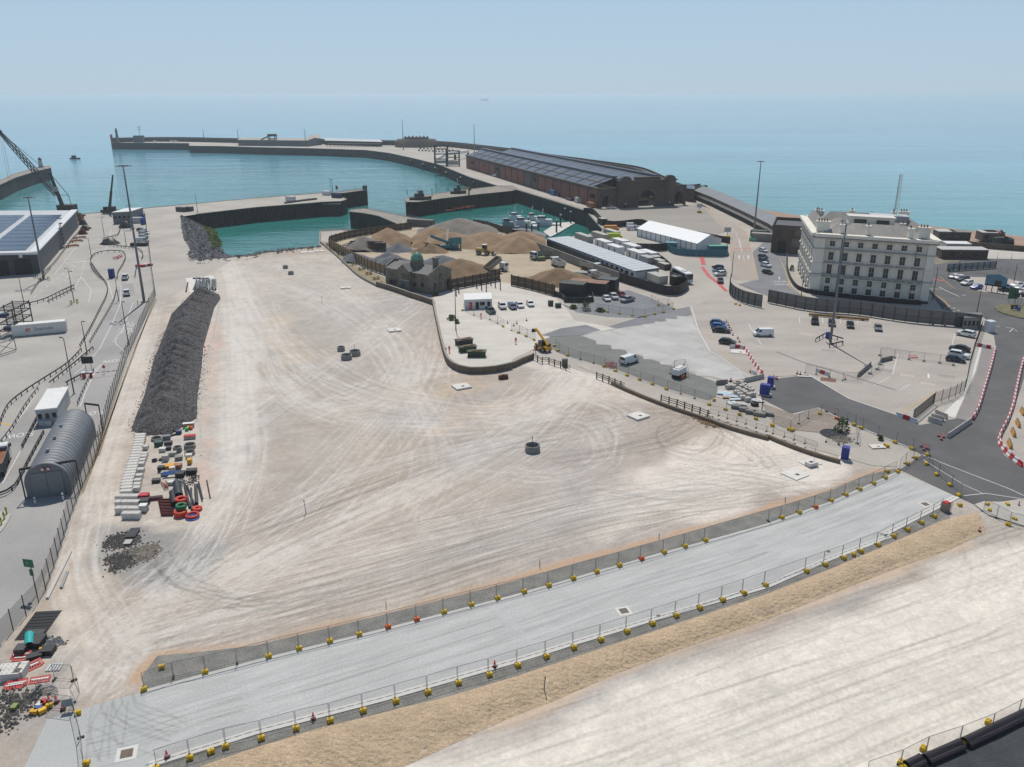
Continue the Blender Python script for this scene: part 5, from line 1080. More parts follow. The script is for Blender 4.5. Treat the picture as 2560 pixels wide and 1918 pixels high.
for z in(1.4,3.2,5.0,6.8):
    MB().path([Vector((-W_/2,0,z)),Vector((W_/2,0,z)),Vector((W_/2,D_,z)),Vector((-W_/2,D_,z))],.16,.22,True).build('frame',M_dsteel,t)
    for y in(1.5,3,4.5,6,7.5):MB().bar(Vector((-W_/2,y,z)),Vector((W_/2,y,z)),.12,.14).build('crossbeam',M_dsteel,t)
MB().box((-.6,1.2,5.4),(1.6,1.6,.8)).build('blue_box',pm('24365c',.5),t);MB().box((.2,1.5,1.9),(2.6,2.2,.9)).build('blue_box',pm('2b3a55',.5),t)
lamp_p=[('K5',615,195,6,'lamp column by the hatched road triangle'),('K5',752,775,8,'lamp column beside the galvanised rail'),('K5',640,1122,12,'tall dark lamp column beside the white roofed office'),('K5',1110,700,11,'lamp column next to the hatched box'),('K1',900,1275,8,'lamp column beside the black tarpaulin'),('K1',1090,1360,7,'lamp column with a blue sign in the yard'),('K1',790,1465,7,'lamp column at the guard rail loop'),('K5',640,330,9,'lamp column between the yellow bollards'),('K5',215,380,9,'lamp column by the steel rack'),('K5',1025,320,7,'lamp column behind the white pickup')]
for k,x,y,h,lb in lamp_p:lamp_post(g(k,x,y),h,lb,arm=.6,az=random.uniform(0,6),col=M_dsteel)
b_=g('K5',1245,330);high_mast(b_,hgt(b_,'K1',1065,668),'tallest light mast beside the terminal road');b_=g('K5',380,135);high_mast(b_,hgt(b_,'K1',237,942),'light mast at the corner of the solar roof');b_=g('K1',1145,1215);high_mast(b_,hgt(b_,'K1',1096,1010),'light mast behind the grey quay building',.9)
def bollards(lst,what):
    for i,(k,x,y)in enumerate(lst):
        o=MB().lathe([(.13,0),(.13,1.25),(.05,1.32)],n=8).build('bollard',mat('lime_bollard','b7b93a',.5),None,True,g(k,x,y));tag(o,'%s yellow bollard %s'%(nth(i+1),what),'bollard','yellow bollards in the terminal');MB().lathe([(.14,.9),(.14,1.05)],n=8,cap=False).build('band',M_black,o)
bollards([('K5',335,150),('K5',348,150),('K5',415,140),('K5',428,140)],'from the left round the mast at the solar roof');bollards([('K5',610,350),('K5',622,350),('K5',662,338),('K5',674,338)],'from the left round the yard lamp');bollards([('K5',1190,350),('K5',1285,328)],'from the left round the tallest mast');bollards([('L1',60,920),('L1',40,965),('L1',15,1010)],'from the back on the island at the left edge')
struct('traffic_island',MB().prism(gl('L1',[(100,925),(60,1000),(20,1060),(-40,1120),(-80,1000),(0,900)]),-.01,.13),M_concb,'kerbed island at the left edge of the road')
car('pickup','d4d6d6',g('K5',1083,132),head(g('K5',1083,132),g('K5',1120,60)),'white pickup truck farther up the terminal road','white pickups on the terminal road');car('pickup','d8d9d9',g('K5',1095,268),head(g('K5',1095,268),g('K5',1090,150)),'white pickup truck nearer on the terminal road','white pickups on the terminal road')
for i,(x,y,kd,c,lb)in enumerate([(1245,1245,'hatch','cfd2d4','pale car parked by the site fence, farthest'),(1243,1268,'suv','c9ccce','white car parked by the site fence, second'),(1242,1292,'hatch','d3d5d6','white car parked by the site fence, third'),(1235,1332,'van','c4c7c7','white flat van parked by the site fence'),(1222,1235,'hatch','3d4144','dark car parked near the quay building')]):car(kd,c,g('K1',x,y),.05,lb,'vehicles parked along the site fence')
box_thing('flat_trailer','dark flat trailer parked below the white vans','trailer',g('K1',1205,1362),(6.5,2.4,1.2),.1,M_dsteel,doors=0)
def mound(k,x,y,w,d,h,m,label,name='tarpaulin_mound',cat='mound',seed=1):
    rr=random.Random(seed);p=g(k,x,y);vs=[(0,0,h)];R_=5;S=18
    for i in range(1,R_+1):
        for j in range(S):a=2*math.pi*j/S;f=i/R_;vs.append((w/2*f*math.cos(a)*rr.uniform(.92,1.08),d/2*f*math.sin(a)*rr.uniform(.92,1.08),max(0,h*(1-f**1.7))*rr.uniform(.85,1.1)))
    fs=[(0,1+j,1+(j+1)%S)for j in range(S)]+[(1+(i-1)*S+j,1+i*S+j,1+i*S+(j+1)%S,1+(i-1)*S+(j+1)%S)for i in range(1,R_)for j in range(S)]
    o=MB().add(vs,fs).build(name,m,None,True,(p.x,p.y,.0));return tag(o,label,cat)
mound('K1',950,1345,8,7,2.6,M_black,'black tarpaulin mound inside the winding guard rail',seed=2);mound('K1',1088,1205,7,6,3.0,M_black,'black sheeted heap in front of the quay building',seed=3);mound('K1',755,1215,4,3,1.4,M_black,'small black heap at the warehouse corner',seed=4)
crate('K5',968,120,(1.6,1.6,3.0),'233a7a','blue portable cabinet beside the road',.1,name='portable_toilet',cat='cabinet');crate('K1',1238,1178,(1.8,1.8,3.0),'2b4f9a','blue cabinet at the top of the site fence',0,name='portable_toilet',cat='cabinet')
box_thing('container','blue container beside the grey quay building','container',g('K1',1195,1135),(6,2.4,2.6),.1,pm('3d67a5',.5));box_thing('container','pale container beside the blue one','container',g('K1',1180,1165),(5,2.4,2.6),.1,pm('b9bbb6',.5))
for i,(x,y,r)in enumerate([(1000,1480,.3),(1030,1470,1.2),(1050,1460,1.4)]):barrier('K1',x,y,r,'%s red barrier from the left inside the teardrop loop'%nth(i+1),-.6)
for i in range(4):crate('K1',1210+i*24,1545-i*4,(3.2,.7,.8),'c03a35' if i%2==0 else 'd2d2ce','%s red or white water barrier from the left by the site fence'%nth(i+1),.1,name='water_barrier',cat='barrier')
for i,(x,y)in enumerate([(690,1300),(660,1330),(625,1372)]):
    t=thing('spreader_frame','%s rusty orange frame from the top beside the warehouse'%nth(i+1),'steel frame',g('K1',x,y),.9);MB().path([Vector((-2.2,-1,.6)),Vector((2.2,-1,.6)),Vector((2.2,1,.6)),Vector((-2.2,1,.6))],.25,.3,True).build('frame',mat('rusty_orange','9a5a3a',.8,.2),t)
    for sx in(-1,1):
        for sy in(-1,1):MB().box((sx*2.0,sy*1,.3),(.3,.3,.6)).build('leg',M_rust,t)
for i,(x,y)in enumerate([(700,1150),(715,1180),(690,1120),(730,1230),(715,1262)]):mound('K1',x,y,4.5,3.5,2.6,M_dsteel if i%2 else M_rust,'%s dark heap of gear from the top at the warehouse end'%nth(i+1),'gear_heap','gear',20+i)
# parking gate
t=thing('parking_barrier','striped boom barrier across the terminal road','barrier',g('K5',790,980),head(g('K5',790,980),g('K5',1020,955)));Lb=(g('K5',1020,955)-g('K5',790,980)).length;MB().box((0,0,.6),(.5,.5,1.2)).build('cabinet',M_red,t);MB().box((0,0,1.25),(.6,.6,.12)).build('cap',M_white,t)
for i in range(10):MB().box((Lb*(i+.5)/10,0,1.0),(Lb/10,.1,.14)).build('boom_segment',M_white if i%2 else mat('dull_red','8d4a44',.6),t)
t=thing('ticket_machine','red ticket machine with white cap at the barrier','ticket machine',g('K5',728,985),0);MB().box((0,0,.6),(.6,.5,1.2)).build('cabinet',M_red,t);MB().box((0,0,1.3),(.9,.8,.2)).build('hood',M_white,t)
t=thing('road_sign','dark rectangular sign board above the barrier machines','sign',g('K5',768,925),.2);MB().box((0,0,2.6),(2.4,.1,1.6)).build('board',M_dsteel,t);MB().tube((-.6,.1,0),(-.6,.1,2.4),.06).build('leg',M_dsteel,t);MB().tube((.6,.1,0),(.6,.1,2.4),.06).build('leg',M_dsteel,t)
t=thing('stop_sign','small round red sign on a thin post','sign',g('K5',905,945),0);MB().tube((0,0,0),(0,0,1.6),.04).build('post',M_steel,t);o=MB().lathe([(.35,0),(.35,.04)],n=14).build('disc',M_red,t);o.location=(0,-.03,1.6);o.rotation_euler=(math.pi/2,0,0)
pT=g('L1',5,520);tipper(pT,head(g('L1',-30,640),g('L1',60,400)),'tipper truck with a rusty load at the left edge','5c6166',full=mat('rusty_load','8a5a40',.9,.2))
t=thing('lattice_gate','dark lattice gate at the left edge of the yard','gate',g('K5',-20,800),1.2);MB().path([Vector((0,0,.3)),Vector((5,0,.3)),Vector((5,0,3)),Vector((0,0,3))],.12,.12,True).build('frame',M_dsteel,t);MB().bar((0,0,.3),(5,0,3),.1,.1).bar((0,0,3),(5,0,.3),.1,.1).build('brace',M_dsteel,t)
# cranes
cb=g('K1',560,1120);top_h=hgt(cb,'K1',495,735);piv=hgt(cb,'K1',530,925);M_crane=mat('crane_dark','33393d',.6,.2,.3);t=thing('harbour_crane','tall dark harbour crane with lattice boom over the quay','crane',cb)
MB().box((0,0,1.6),(9,9,1.6)).build('undercarriage',M_crane,t)
for sx in(-1,1):
    for sy in(-1,1):MB().tube((sx*4,sy*4,.9),(sx*7,sy*7,.3),.4).build('outrigger',M_crane,t)
MB().box((1.5,1,4.4),(8,5,4)).build('machinery_house',M_crane,t);tx=(g('K1',495,1120)-cb).x*.9
MB().tube((0,0,5),(tx,0,top_h),1.1,.6,8).build('tower',M_crane,t);MB().lathe([(.9,-.4),(.9,.4)],(0,0,0),14).build('sheave',M_crane,t,loc=(tx,0,top_h));MB().box((-1.8,-1.2,piv+3),(2.2,2,2.2)).build('cab',pm('8c9194',.4),t)
tipx=(55-545)*S1/F_PX*(Vector((0,cb.y,piv))-Vector((0,0,CAMH))).length*.79;pB=Vector((tx*.45-.5,0,piv));pTip=Vector((tipx,-2,hgt(cb,'K1',55,378)))
dB=pTip-pB;uB=dB.normalized();nrm=Vector((uB.z,0,-uB.x));ch=[];bm=MB()
for sy in(-1,1):
    for sn in(-1,1):
        w0,w1=1.0,.35;ch.append([pB+Vector((0,sy*w0,0))+nrm*sn*w0*.6,pB+dB*.25+Vector((0,sy*1.1,0))+nrm*sn*1.0,pB+dB*.8+Vector((0,sy*.9,0))+nrm*sn*.8,pTip+Vector((0,sy*w1,0))+nrm*sn*w1])
for c in ch:
    for a,b in zip(c[:-1],c[1:]):bm.tube(a,b,.24,n=5)
def on(c,t):
    s=t*3;k=min(2,int(s));return c[k].lerp(c[k+1],s-k)
for i in range(26):
    for a,b in((0,1),(2,3),(0,2),(1,3)):bm.tube(on(ch[a],i/26),on(ch[b],(i+1)/26),.13,n=4)
bm.build('lattice_boom',mat('boom_grey','3f464b',.6,.15,.3),t);o=MB().lathe([(1.1,-.3),(1.1,.3),(.8,.3),(.8,-.3)],n=16).build('tip_sheave',M_crane,t);o.location=pTip;o.rotation_euler=(math.pi/2,0,0)
MB().tube((tx,.6,top_h),pTip,.06,n=4).tube((tx,-.6,top_h),pTip,.06,n=4).build('luffing_ropes',M_dsteel,t);MB().tube(pTip,(pTip.x-.5,pTip.y,14),.05,n=4).tube(pTip+Vector((1,0,0)),(pTip.x+.8,pTip.y,14),.05,n=4).build('hoist_ropes',M_dsteel,t)
bx_=(645-560)*S1/F_PX*330;q1,q2_=Vector((bx_*.95,0,piv)),Vector((bx_*1.15,0,5));MB().tube((tx,0,top_h),q1,.15,n=5).tube(q1,q2_,.15,n=5).tube((tx*.5,0,piv),q1,.12,n=5).build('back_stay',M_crane,t)
tb=g('K1',955,1085);t=thing('mobile_crane','telescopic mobile crane with dark boom behind the quay building','crane',tb);MB().box((0,0,1.3),(9,2.8,1.4)).build('carrier',M_crane,t);MB().box((1.0,0,2.8),(3.5,2.6,1.8)).build('superstructure',M_crane,t);MB().box((-2.0,-1,2.8),(1.6,1.2,1.8)).build('cab',M_glass,t);add_wheels(t,(-3,-1,1,3),1.2,.6,.4)
tp=Vector(((1045-950)*S1/F_PX*320,0,hgt(tb,'K1',1045,750)));MB().tube((0,0,3.2),tp*.5+Vector((0,0,1.6)),.75,.65,8).build('boom_base',M_crane,t);MB().tube(tp*.48+Vector((0,0,1.6)),tp,.5,.4,8).build('boom_extension',M_crane,t);MB().tube(tp,(tp.x,0,4),.04,n=4).build('hoist_rope',M_dsteel,t)
# ------------------------------------------------------------------ boulder bank
M_rock=mat('armour_rock','6f6f70',.9,.35,.25,fine=.3,fscale=2.5);M_alga=mat('weedy_rock','4b5a22',.9,.4,.3,fine=.3,fscale=2)
bt,bf=res(bank_top,60),res(bank_foot,60);foot2=[Vector((b.x,b.y,SEA_Z-2))+(b-a)*.12 for a,b in zip(bt,bf)]
struct('shore_slope',loft([p+Vector((0,0,.0))for p in bt],foot2,60,6,noise=.2),M_rock,'rocky slope under the boulders')
def rocks(name,label,t0,t1,s0,s1,count,m,seed,u0=0.0,u1=1.0):
    rr=random.Random(seed);mb=MB()
    for i in range(count):
        u=rr.uniform(u0,u1)*60;k=min(59,int(u));f=u-k;a,b=bt[k].lerp(bt[k+1],f),foot2[k].lerp(foot2[k+1],f);p=a.lerp(b,rr.uniform(t0,t1));s=rr.uniform(s0,s1);vs=[]
        for q in((1,0,0),(-1,0,0),(0,1,0),(0,-1,0),(0,0,1),(0,0,-1)):e=rr.uniform(.6,1.15)*s;vs.append((p.x+q[0]*e+rr.uniform(-.3,.3)*s,p.y+q[1]*e+rr.uniform(-.3,.3)*s,p.z+q[2]*e*.8+s*.25))
        mb.add(vs,[(0,2,4),(2,1,4),(1,3,4),(3,0,4),(2,0,5),(1,2,5),(3,1,5),(0,3,5)])
    tag(mb.build(name,m),label,kind='stuff')
rocks('boulders','grey armour boulders tumbled down the shore',0,.52,.45,1.1,2100,M_rock,1,0,.62);rocks('boulders','band of grey boulders along the straight shore',-.1,1,.45,1.0,900,M_rock,2,.6,1);rocks('weedy_boulders','green weedy boulders at the waterline',.5,.95,.5,1.1,1500,M_alga,3,.03,.6)
# ------------------------------------------------------------------ simple building from three ground corners
def bldg(name,label,A,B,C,h,wall,roof,cat='building',pitch=0.0,windows=0,wz=.55,wh=1.2,over=.3,wface=0,parapet_h=0.0):
    """A front-left, B front-right, C back-left; pitch = ridge height, ridge runs A-C"""
    t=thing(name,label,cat,A,head(A,B));W=(B-A).length;d=C-A;co,si=math.cos(-head(A,B)),math.sin(-head(A,B));dx,dy=d.x*co-d.y*si,d.x*si+d.y*co
    q=[(0,0),(W,0),(W+dx,dy),(dx,dy)];MB().prism(q,0,h,not pitch).build('walls',wall,t)
    if pitch:
        o=over;r=MB().add([(-o,-o,h),(W/2,-o,h+pitch),(W+o,-o,h),(dx-o,dy+o,h),(W/2+dx,dy+o,h+pitch),(W+dx+o,dy+o,h)],[(0,1,4,3),(1,2,5,4)]).build('roof',roof,t)
        MB().add([(0,0,h),(W,0,h),(W/2,0,h+pitch)],[(0,1,2)]).build('gable',wall,t);MB().add([(dx,dy,h),(W+dx,dy,h),(W/2+dx,dy,h+pitch)],[(2,1,0)]).build('gable',wall,t)
    else:
        c=Vector((W/2+dx/2,dy/2,0));MB().prism([tuple((c+(Vector((x,y,0))-c)*1.02).xy)for x,y in q],h+.005,h+.25).build('roof',roof,t)
        if parapet_h:MB().path([Vector((x,y,h+parapet_h/2+.2))for x,y in q],.4,parapet_h,True).build('parapet',wall,t)
    for i in range(windows):
        x=W*(i+.5)/windows;MB().box((x,-.04,h*wz),(min(1.6,W/windows*.5),.12,wh)).build('window',M_glass,t)
    t['W']=W;return t
# ------------------------------------------------------------------ marine station
A=g('K3',742,1036);B=g('K3',1488,1004);Cb=g('K2',1815,688);t=thing('station_hall','huge dark stone station hall with arched front and long glazed roof','station',A,head(A,B))
W=(B-A).length;ang=-head(A,B);co,si=math.cos(ang),math.sin(ang);d=Cb-A;dx,dy=d.x*co-d.y*si,d.x*si+d.y*co;hS=hgt(A,'K3',740,872);Ls=math.hypot(dx,dy);ux,uy=dx/Ls,dy/Ls
M_stone=mat('sooty_stone','564d46',.9,.3,.12,fine=.2,fscale=1.2);M_brick=mat('salmon_brick','80554a',.9,.16,.1,fine=.12,fscale=2);M_slate=mat('slate_glass_roof','3f4856',.35,.2,.04,spec=.5,stretch=(.3,1,1));M_lroof=mat('pale_glazing','6d7c8f',.3,.15,.05,spec=.5)
pt=lambda s,y,z:(ux*s+y,uy*s,z)     # s along the hall, y across
MB().add([pt(0,0,0),pt(Ls,0,0),pt(Ls,0,hS),pt(0,0,hS)],[(3,2,1,0)]).build('side_wall',M_stone,t);MB().add([pt(0,W,0),pt(Ls,W,0),pt(Ls,W,hS),pt(0,W,hS)],[(0,1,2,3)]).build('side_wall',M_stone,t);MB().add([pt(Ls,0,0),pt(Ls,W,0),pt(Ls,W,hS),pt(Ls,0,hS)],[(0,1,2,3)]).build('end_wall',M_stone,t)
nb=20
for i in range(nb):                                # brick bays between pilasters on the quay side
    s0,s1=Ls*(i+.08)/nb,Ls*(i+.92)/nb;m=M_stone if i in(7,13)else(M_cladd if i==8 else M_brick)
    MB().add([pt(s0,-.25,.3),pt(s1,-.25,.3),pt(s1,-.25,hS-1.4),pt(s0,-.25,hS-1.4),pt(s0,.1,.3),pt(s1,.1,.3),pt(s1,.1,hS-1.4),pt(s0,.1,hS-1.4)],[(3,2,1,0),(0,1,5,4),(3,7,6,2),(0,4,7,3),(1,2,6,5)]).build('brick_bay',m,t)
    if i in(0,7,13,18):
        for f in(.3,.5,.7):x,y,z=pt(s0+(s1-s0)*f,-.3,hS*.55);MB().box((x,y,z),(1.0,.5,2.2)).build('window',M_glass,t)
MB().add([pt(-.5,-.8,hS-.6),pt(Ls,-.8,hS-.6),pt(Ls,-.8,hS+.3),pt(-.5,-.8,hS+.3),pt(Ls,1,hS+.3),pt(-.5,1,hS+.3)],[(3,2,1,0),(2,3,5,4)]).build('cornice',M_stone,t)
hr=4.6;ys=[0,W*.27,W*.5,W*.52,W*.76,W];zs=[hS,hS+hr,hS+1.0,hS+1.0,hS+hr,hS]
for a in(0,1,3,4):
    n_=16
    for i in range(n_):
        s0,s1=10+(Ls-10)*i/n_,10+(Ls-10)*(i+.97)/n_;m=M_lroof if(a==1)else M_slate
        MB().add([pt(s0,ys[a],zs[a]),pt(s1,ys[a],zs[a]),pt(s1,ys[a+1],zs[a+1]),pt(s0,ys[a+1],zs[a+1])],[(3,2,1,0)]).build('roof_panel',m,t)
MB().add([pt(10,ys[2],zs[2]),pt(Ls,ys[2],zs[2]),pt(Ls,ys[3],zs[3]),pt(10,ys[3],zs[3])],[(3,2,1,0)]).build('gutter',M_dsteel,t)
for yy,zz in((ys[1],zs[1]),(ys[4],zs[4])):
    b=MB();b.bar(Vector(pt(10,yy,zz+.5)),Vector(pt(Ls,yy,zz+.5)),2.2,.9);b.build('ridge_lantern',M_slate,t)
MB().bar(Vector(pt(10,W*.12,hS+hr*.45+.15)),Vector(pt(Ls,W*.12,hS+hr*.45+.15)),.5,.2).build('roof_rail',mat('rust_rail','8a6a48',.8),t)
for i in range(14):MB().bar(Vector(pt(16+i*Ls/15,1,hS+.5)),Vector(pt(16+i*Ls/15,W*.26,hS+hr+.1)),.3,.25).build('roof_rib',M_slate,t)
def arch_wall(parent,x0,x1,h,ax0,ax1,ah,y,depth,m,name='facade'):
    """wall with a round-headed opening between ax0 and ax1, springing so that its crown is at ah"""
    r=(ax1-ax0)/2;cx=(ax0+ax1)/2;zs_=ah-r;n=14;pts=[(x0,0),(ax0,0),(ax0,zs_)]+[(cx-r*math.cos(math.pi*i/n),zs_+r*math.sin(math.pi*i/n))for i in range(1,n)]+[(ax1,zs_),(ax1,0),(x1,0),(x1,h),(x0,h)]
    k=len(pts);tt=tess(pts);b=MB().add([(x,y,z)for x,z in pts]+[(x,y+depth,z)for x,z in pts],[tuple(q)for q in tt]+[tuple(k+i for i in reversed(q))for q in tt]+[(i,(i+1)%k,k+(i+1)%k,k+i)for i in range(k)]).build(name,m,parent)
    rm=MB();pr=[(cx-(r+.5)*math.cos(math.pi*i/n),zs_+(r+.5)*math.sin(math.pi*i/n))for i in range(n+1)]
    for a,c in zip(pr[:-1],pr[1:]):rm.bar(Vector((a[0],y-.15,a[1])),Vector((c[0],y-.15,c[1])),.5,.9)
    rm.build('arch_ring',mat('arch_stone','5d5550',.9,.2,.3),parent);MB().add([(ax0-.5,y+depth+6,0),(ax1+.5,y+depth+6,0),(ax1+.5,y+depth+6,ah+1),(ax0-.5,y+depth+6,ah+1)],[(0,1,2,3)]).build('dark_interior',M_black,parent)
fx=lambda x:W*(x-742)/(1488-742);hM=hgt(A,'K3',1100,812)*1.0
arch_wall(t,0,fx(882),hS+.4,fx(765),fx(855),hS*.66,-1.2,1.6,M_stone);arch_wall(t,fx(890),fx(1372),hM,fx(1060),fx(1208),hM*.66,-3.4,3.2,M_stone);arch_wall(t,fx(1372),W,hS+.8,fx(1385),fx(1472),hS*.72,-1.2,1.6,M_stone)
MB().box(((fx(890)+fx(1372))/2,-2.2,hM+.35),(fx(1372)-fx(890)+1.2,4.4,.7)).build('cornice',M_stone,t);MB().box(((fx(1030)+fx(1240))/2,-1.8,hM+1.4),(fx(1240)-fx(1030),2.2,1.5)).build('parapet',M_stone,t)
for cx in(945,1322):
    x=fx(cx);MB().extr([(-3.9,0),(-.5,0),(-.5,hM+.2),(-3.9,hM+.2)],x-2.9,x+2.9).build('pylon',M_stone,t);n=12
    ped=[(x+3.2*math.cos(math.pi*i/n),hM+.6+2.3*math.sin(math.pi*i/n))for i in range(n+1)];k=len(ped);tt=tess(ped);MB().add([(a,-4.1,z)for a,z in ped]+[(a,-1.6,z)for a,z in ped],[tuple(q)for q in tt]+[tuple(k+i for i in reversed(q))for q in tt]+[(i,(i+1)%k,k+(i+1)%k,k+i)for i in range(k)]).build('curved_pediment',M_stone,t)
    MB().box((x,-4.0,hM*.62),(1.8,.4,4)).build('niche_panel',mat('niche_stone','5a524d',.9,.2,.3),t);MB().box((x,-4.0,1.5),(1.3,.3,3)).build('doorway',M_black,t);MB().box((x,-4.2,2.2),(.7,.1,.9)).build('door_light',M_white,t)
for i in range(5):MB().box((fx(1134),3.5+i*2.2,3.0+i*.6),(fx(1190)-fx(1075),.5,.5)).build('inner_beam',mat('pale_beam','8f8468',.8),t)
# front yard + road seen before the hall
struct('station_yard',MB().sheet(gl('K3',[(700,1045),(1490,1010),(1620,1000),(1850,1240),(1700,1290),(1170,1165),(830,1150)]),.0),mat('yard_grey','958f87',.9,.1,.04,fine=.1,fscale=1.5,stretch=(.25,1,1)),'grey parking yard in front of the station hall')
proad=struct('pier_road',MB().sheet(gl('K3',[(1490,960),(1560,985),(1720,1050),(2020,1240),(2070,1420),(2130,1657),(1900,1657),(1880,1400),(1850,1230),(1620,995)]),.006),mat('pinkish_road','a3988e',.9,.08,.08,fine=.08,fscale=2),'pinkish concrete road beside the covered walkway')
ml=lambda k,pts,w=.2,m=None,dash=None,par=None,z=.012:strip(gl(k,pts),w,z,m or M_line,par or proad,dash)
ml('K3',[(1660,1010),(1830,1170),(1855,1230)],m=M_yline);ml('K3',[(1960,1180),(2060,1340),(2100,1600)],m=M_yline);ml('K3',[(1720,1060),(1850,1150),(1930,1240),(2010,1500)],dash=(3,3));ml('K3',[(1895,1385),(2060,1385)],.9,M_rline);ml('K3',[(1960,1300),(2000,1480)]);ml('K3',[(1920,1470),(2060,1475),(1940,1500),(2075,1510)],m=M_yline)
for x,y in((1960,1455),(2040,1455)):ml('K3',[(x,y+25),(x-2,y-15)],.35);ml('K3',[(x-10,y),(x-2,y-15),(x+8,y)],.3)
# covered walkway on the seaward side
cw_=gl('K3',[(1570,960),(1720,1022),(1990,1155),(2209,1272)])+gl('K4',[(60,1315)]);co_=offset(cw_,10);t=thing('covered_walkway','long covered walkway with grey roof and pale slatted side','walkway',(0,0,0));hW=5.2
n=len(cw_)
for i in range(n-1):
    a,b,c,e=cw_[i],cw_[i+1],co_[i+1],co_[i];up=Vector((0,0,hW));mid0,mid1=a.lerp(e,.5)+Vector((0,0,hW+2.4)),b.lerp(c,.5)+Vector((0,0,hW+2.4));out=(a-e).normalized()*.5
    MB().add([a+up+out,b+up+out,mid1,mid0,e+up-out,c+up-out],[(0,1,2,3),(3,2,5,4)]).build('roof',mat('walkway_roof','74797c',.6,.12,.1,stretch=(.3,1,1)),t)
    MB().add([a,b,b+up,a+up],[(0,1,2,3)]).build('side_wall',mat('walkway_shade','2c2a29',.9,.3,.2),t);MB().add([e,c,c+up,e+up],[(3,2,1,0)]).build('back_wall',M_stone,t)
    for p,h in along([a,b],2.0,.6):
        q=p+out*.16;MB().box((0,0,0),(1.15,.3,1.3)).build('pale_panel',mat('pale_panel','e8e0d0',.8,.1,.5),t,loc=(q.x,q.y,hW-2.4),rz=h);MB().box((0,0,0),(1.3,.2,1.3)).build('slat_panel',mat('slat_brown','6d6459',.8,.15,.5),t,loc=(q.x,q.y,hW-.75),rz=h);MB().box((0,0,0),(.3,.3,hW-3)).build('post',M_dsteel,t,loc=(q.x,q.y,(hW-3)/2),rz=h)
bldg('footbridge','dark link building joining hall and covered walkway',g('K3',1492,975),g('K3',1570,985),g('K3',1492,940),7,M_stone,M_slate,windows=0)
bE=g('K4',30,1420);t=bldg('stone_annexe','square sooty stone annexe beside the white hotel',g('K4',20,1420),g('K4',300,1440),g('K4',50,1340),hgt(bE,'K4',30,1210),M_stone,mat('slate','55565a',.7,.2,.3),windows=0,parapet_h=1.2)
MB().box((4,-.1,2.4),(3,.3,4.8)).build('doorway',M_black,t);MB().box((t['W']*.75,-.1,4.4),(3.2,.3,3.2)).build('arched_window',mat('window_grey','6a655e',.5),t);o=MB().lathe([(1.3,0),(1.3,.3)],n=14).build('clock_face',mat('clock_stone','6f665e',.9),t,loc=(t['W']*.8,-.2,8.2));o.rotation_euler=(math.pi/2,0,0)
# ------------------------------------------------------------------ masts, buildings and gear on the pier
for i,(k,x,y,tx,ty,lb)in enumerate([('K1',1762,462,1753,360,'left light mast far out on the pier'),('K1',2060,478,2045,360,'second light mast far out on the pier'),('K2',430,500,421,362,'light mast beside the long pier shed'),('K2',1272,530,1262,276,'tall light mast beside the round bastion'),('K2',1885,575,1878,325,'tall light mast at the far end of the station hall')]):
    b=g(k,x,y);high_mast(b,hgt(b,k,tx,ty),lb,1.6,.5,6)
M_pshed=mat('pier_shed_wall','5f6469',.7,.15,.2);M_tanroof=mat('tan_roof','9d968c',.7,.1,.1)
bldg('pier_shed','long low shed with pale roof on the far pier',g('K1',2060,498),g('K2',450,505),g('K1',2080,478),6.5,M_pshed,M_tanroof,windows=26,wz=.6);bldg('pier_shed','gabled end shed beside the long pier shed',g('K2',450,505),g('K2',570,490),g('K2',445,470),7,M_pshed,M_tanroof,windows=6,pitch=2)
bldg('pier_canopy','long dark canopy building along the sea wall',g('K2',600,492),g('K2',1090,505),g('K2',600,470),5,mat('canopy_shade','3b3d40',.8),M_groof,windows=0)
t=thing('pier_platform','low open canopy of posts in front of the dark canopy','canopy',g('K2',615,508));Wp=g('K2',1060,512).x-g('K2',615,508).x
MB().box((Wp/2,3,3.2),(Wp,6,.3)).build('roof',mat('platform_roof','55534f',.8),t)
for i in range(16):MB().box((Wp*i/15,0,1.6),(.4,.4,3.2)).build('post',M_dsteel,t)
b=g('K2',140,500);t=thing('loading_tower','dark loading tower standing against the long pier shed','tower',b);ht_=hgt(b,'K2',135,400)
for sx in(-1,1):
    for sy in(0,1):MB().box((sx*4,sy*7,ht_/2),(.9,.9,ht_)).build('leg',M_dsteel,t)
for z in(ht_*.3,ht_*.6):MB().path([Vector((-4,0,z)),Vector((4,0,z)),Vector((4,7,z)),Vector((-4,7,z))],.5,.6,True).build('frame',M_dsteel,t)
MB().box((0,3.5,ht_-1.2),(9.5,8,2.6)).build('head_house',M_dsteel,t);MB().bar((-5,3.5,ht_*.8),(-14,3.5,ht_*.5),2,1.2).build('conveyor',M_dsteel,t)
# round bastion
p=g('K2',1375,515);rb_=(g('K2',1560,500)-g('K2',1190,500)).length/2;hB=9;t=thing('bastion','low round brown masonry bastion on the pier','fort',(p.x,p.y+rb_*.5,0));M_fort=mat('fort_stone','6b6158',.9,.2,.1)
o=MB().lathe([(rb_,0),(rb_*.98,hB-2.5),(rb_*.85,hB)],n=26).build('drum',M_fort,t);o.scale=(1,.5,1);o=MB().lathe([(rb_*.6,hB),(rb_*.55,hB+2)],n=20).build('turret',mat('fort_dark','4d4641',.9,.2,.1),t);o.scale=(1,.5,1)
for i in range(7):MB().box((-rb_*.5+i*rb_*.17,0,hB+2.5),(1.5,1.5,1.2+(i%3)*.6)).build('gun_housing',M_dsteel,t)
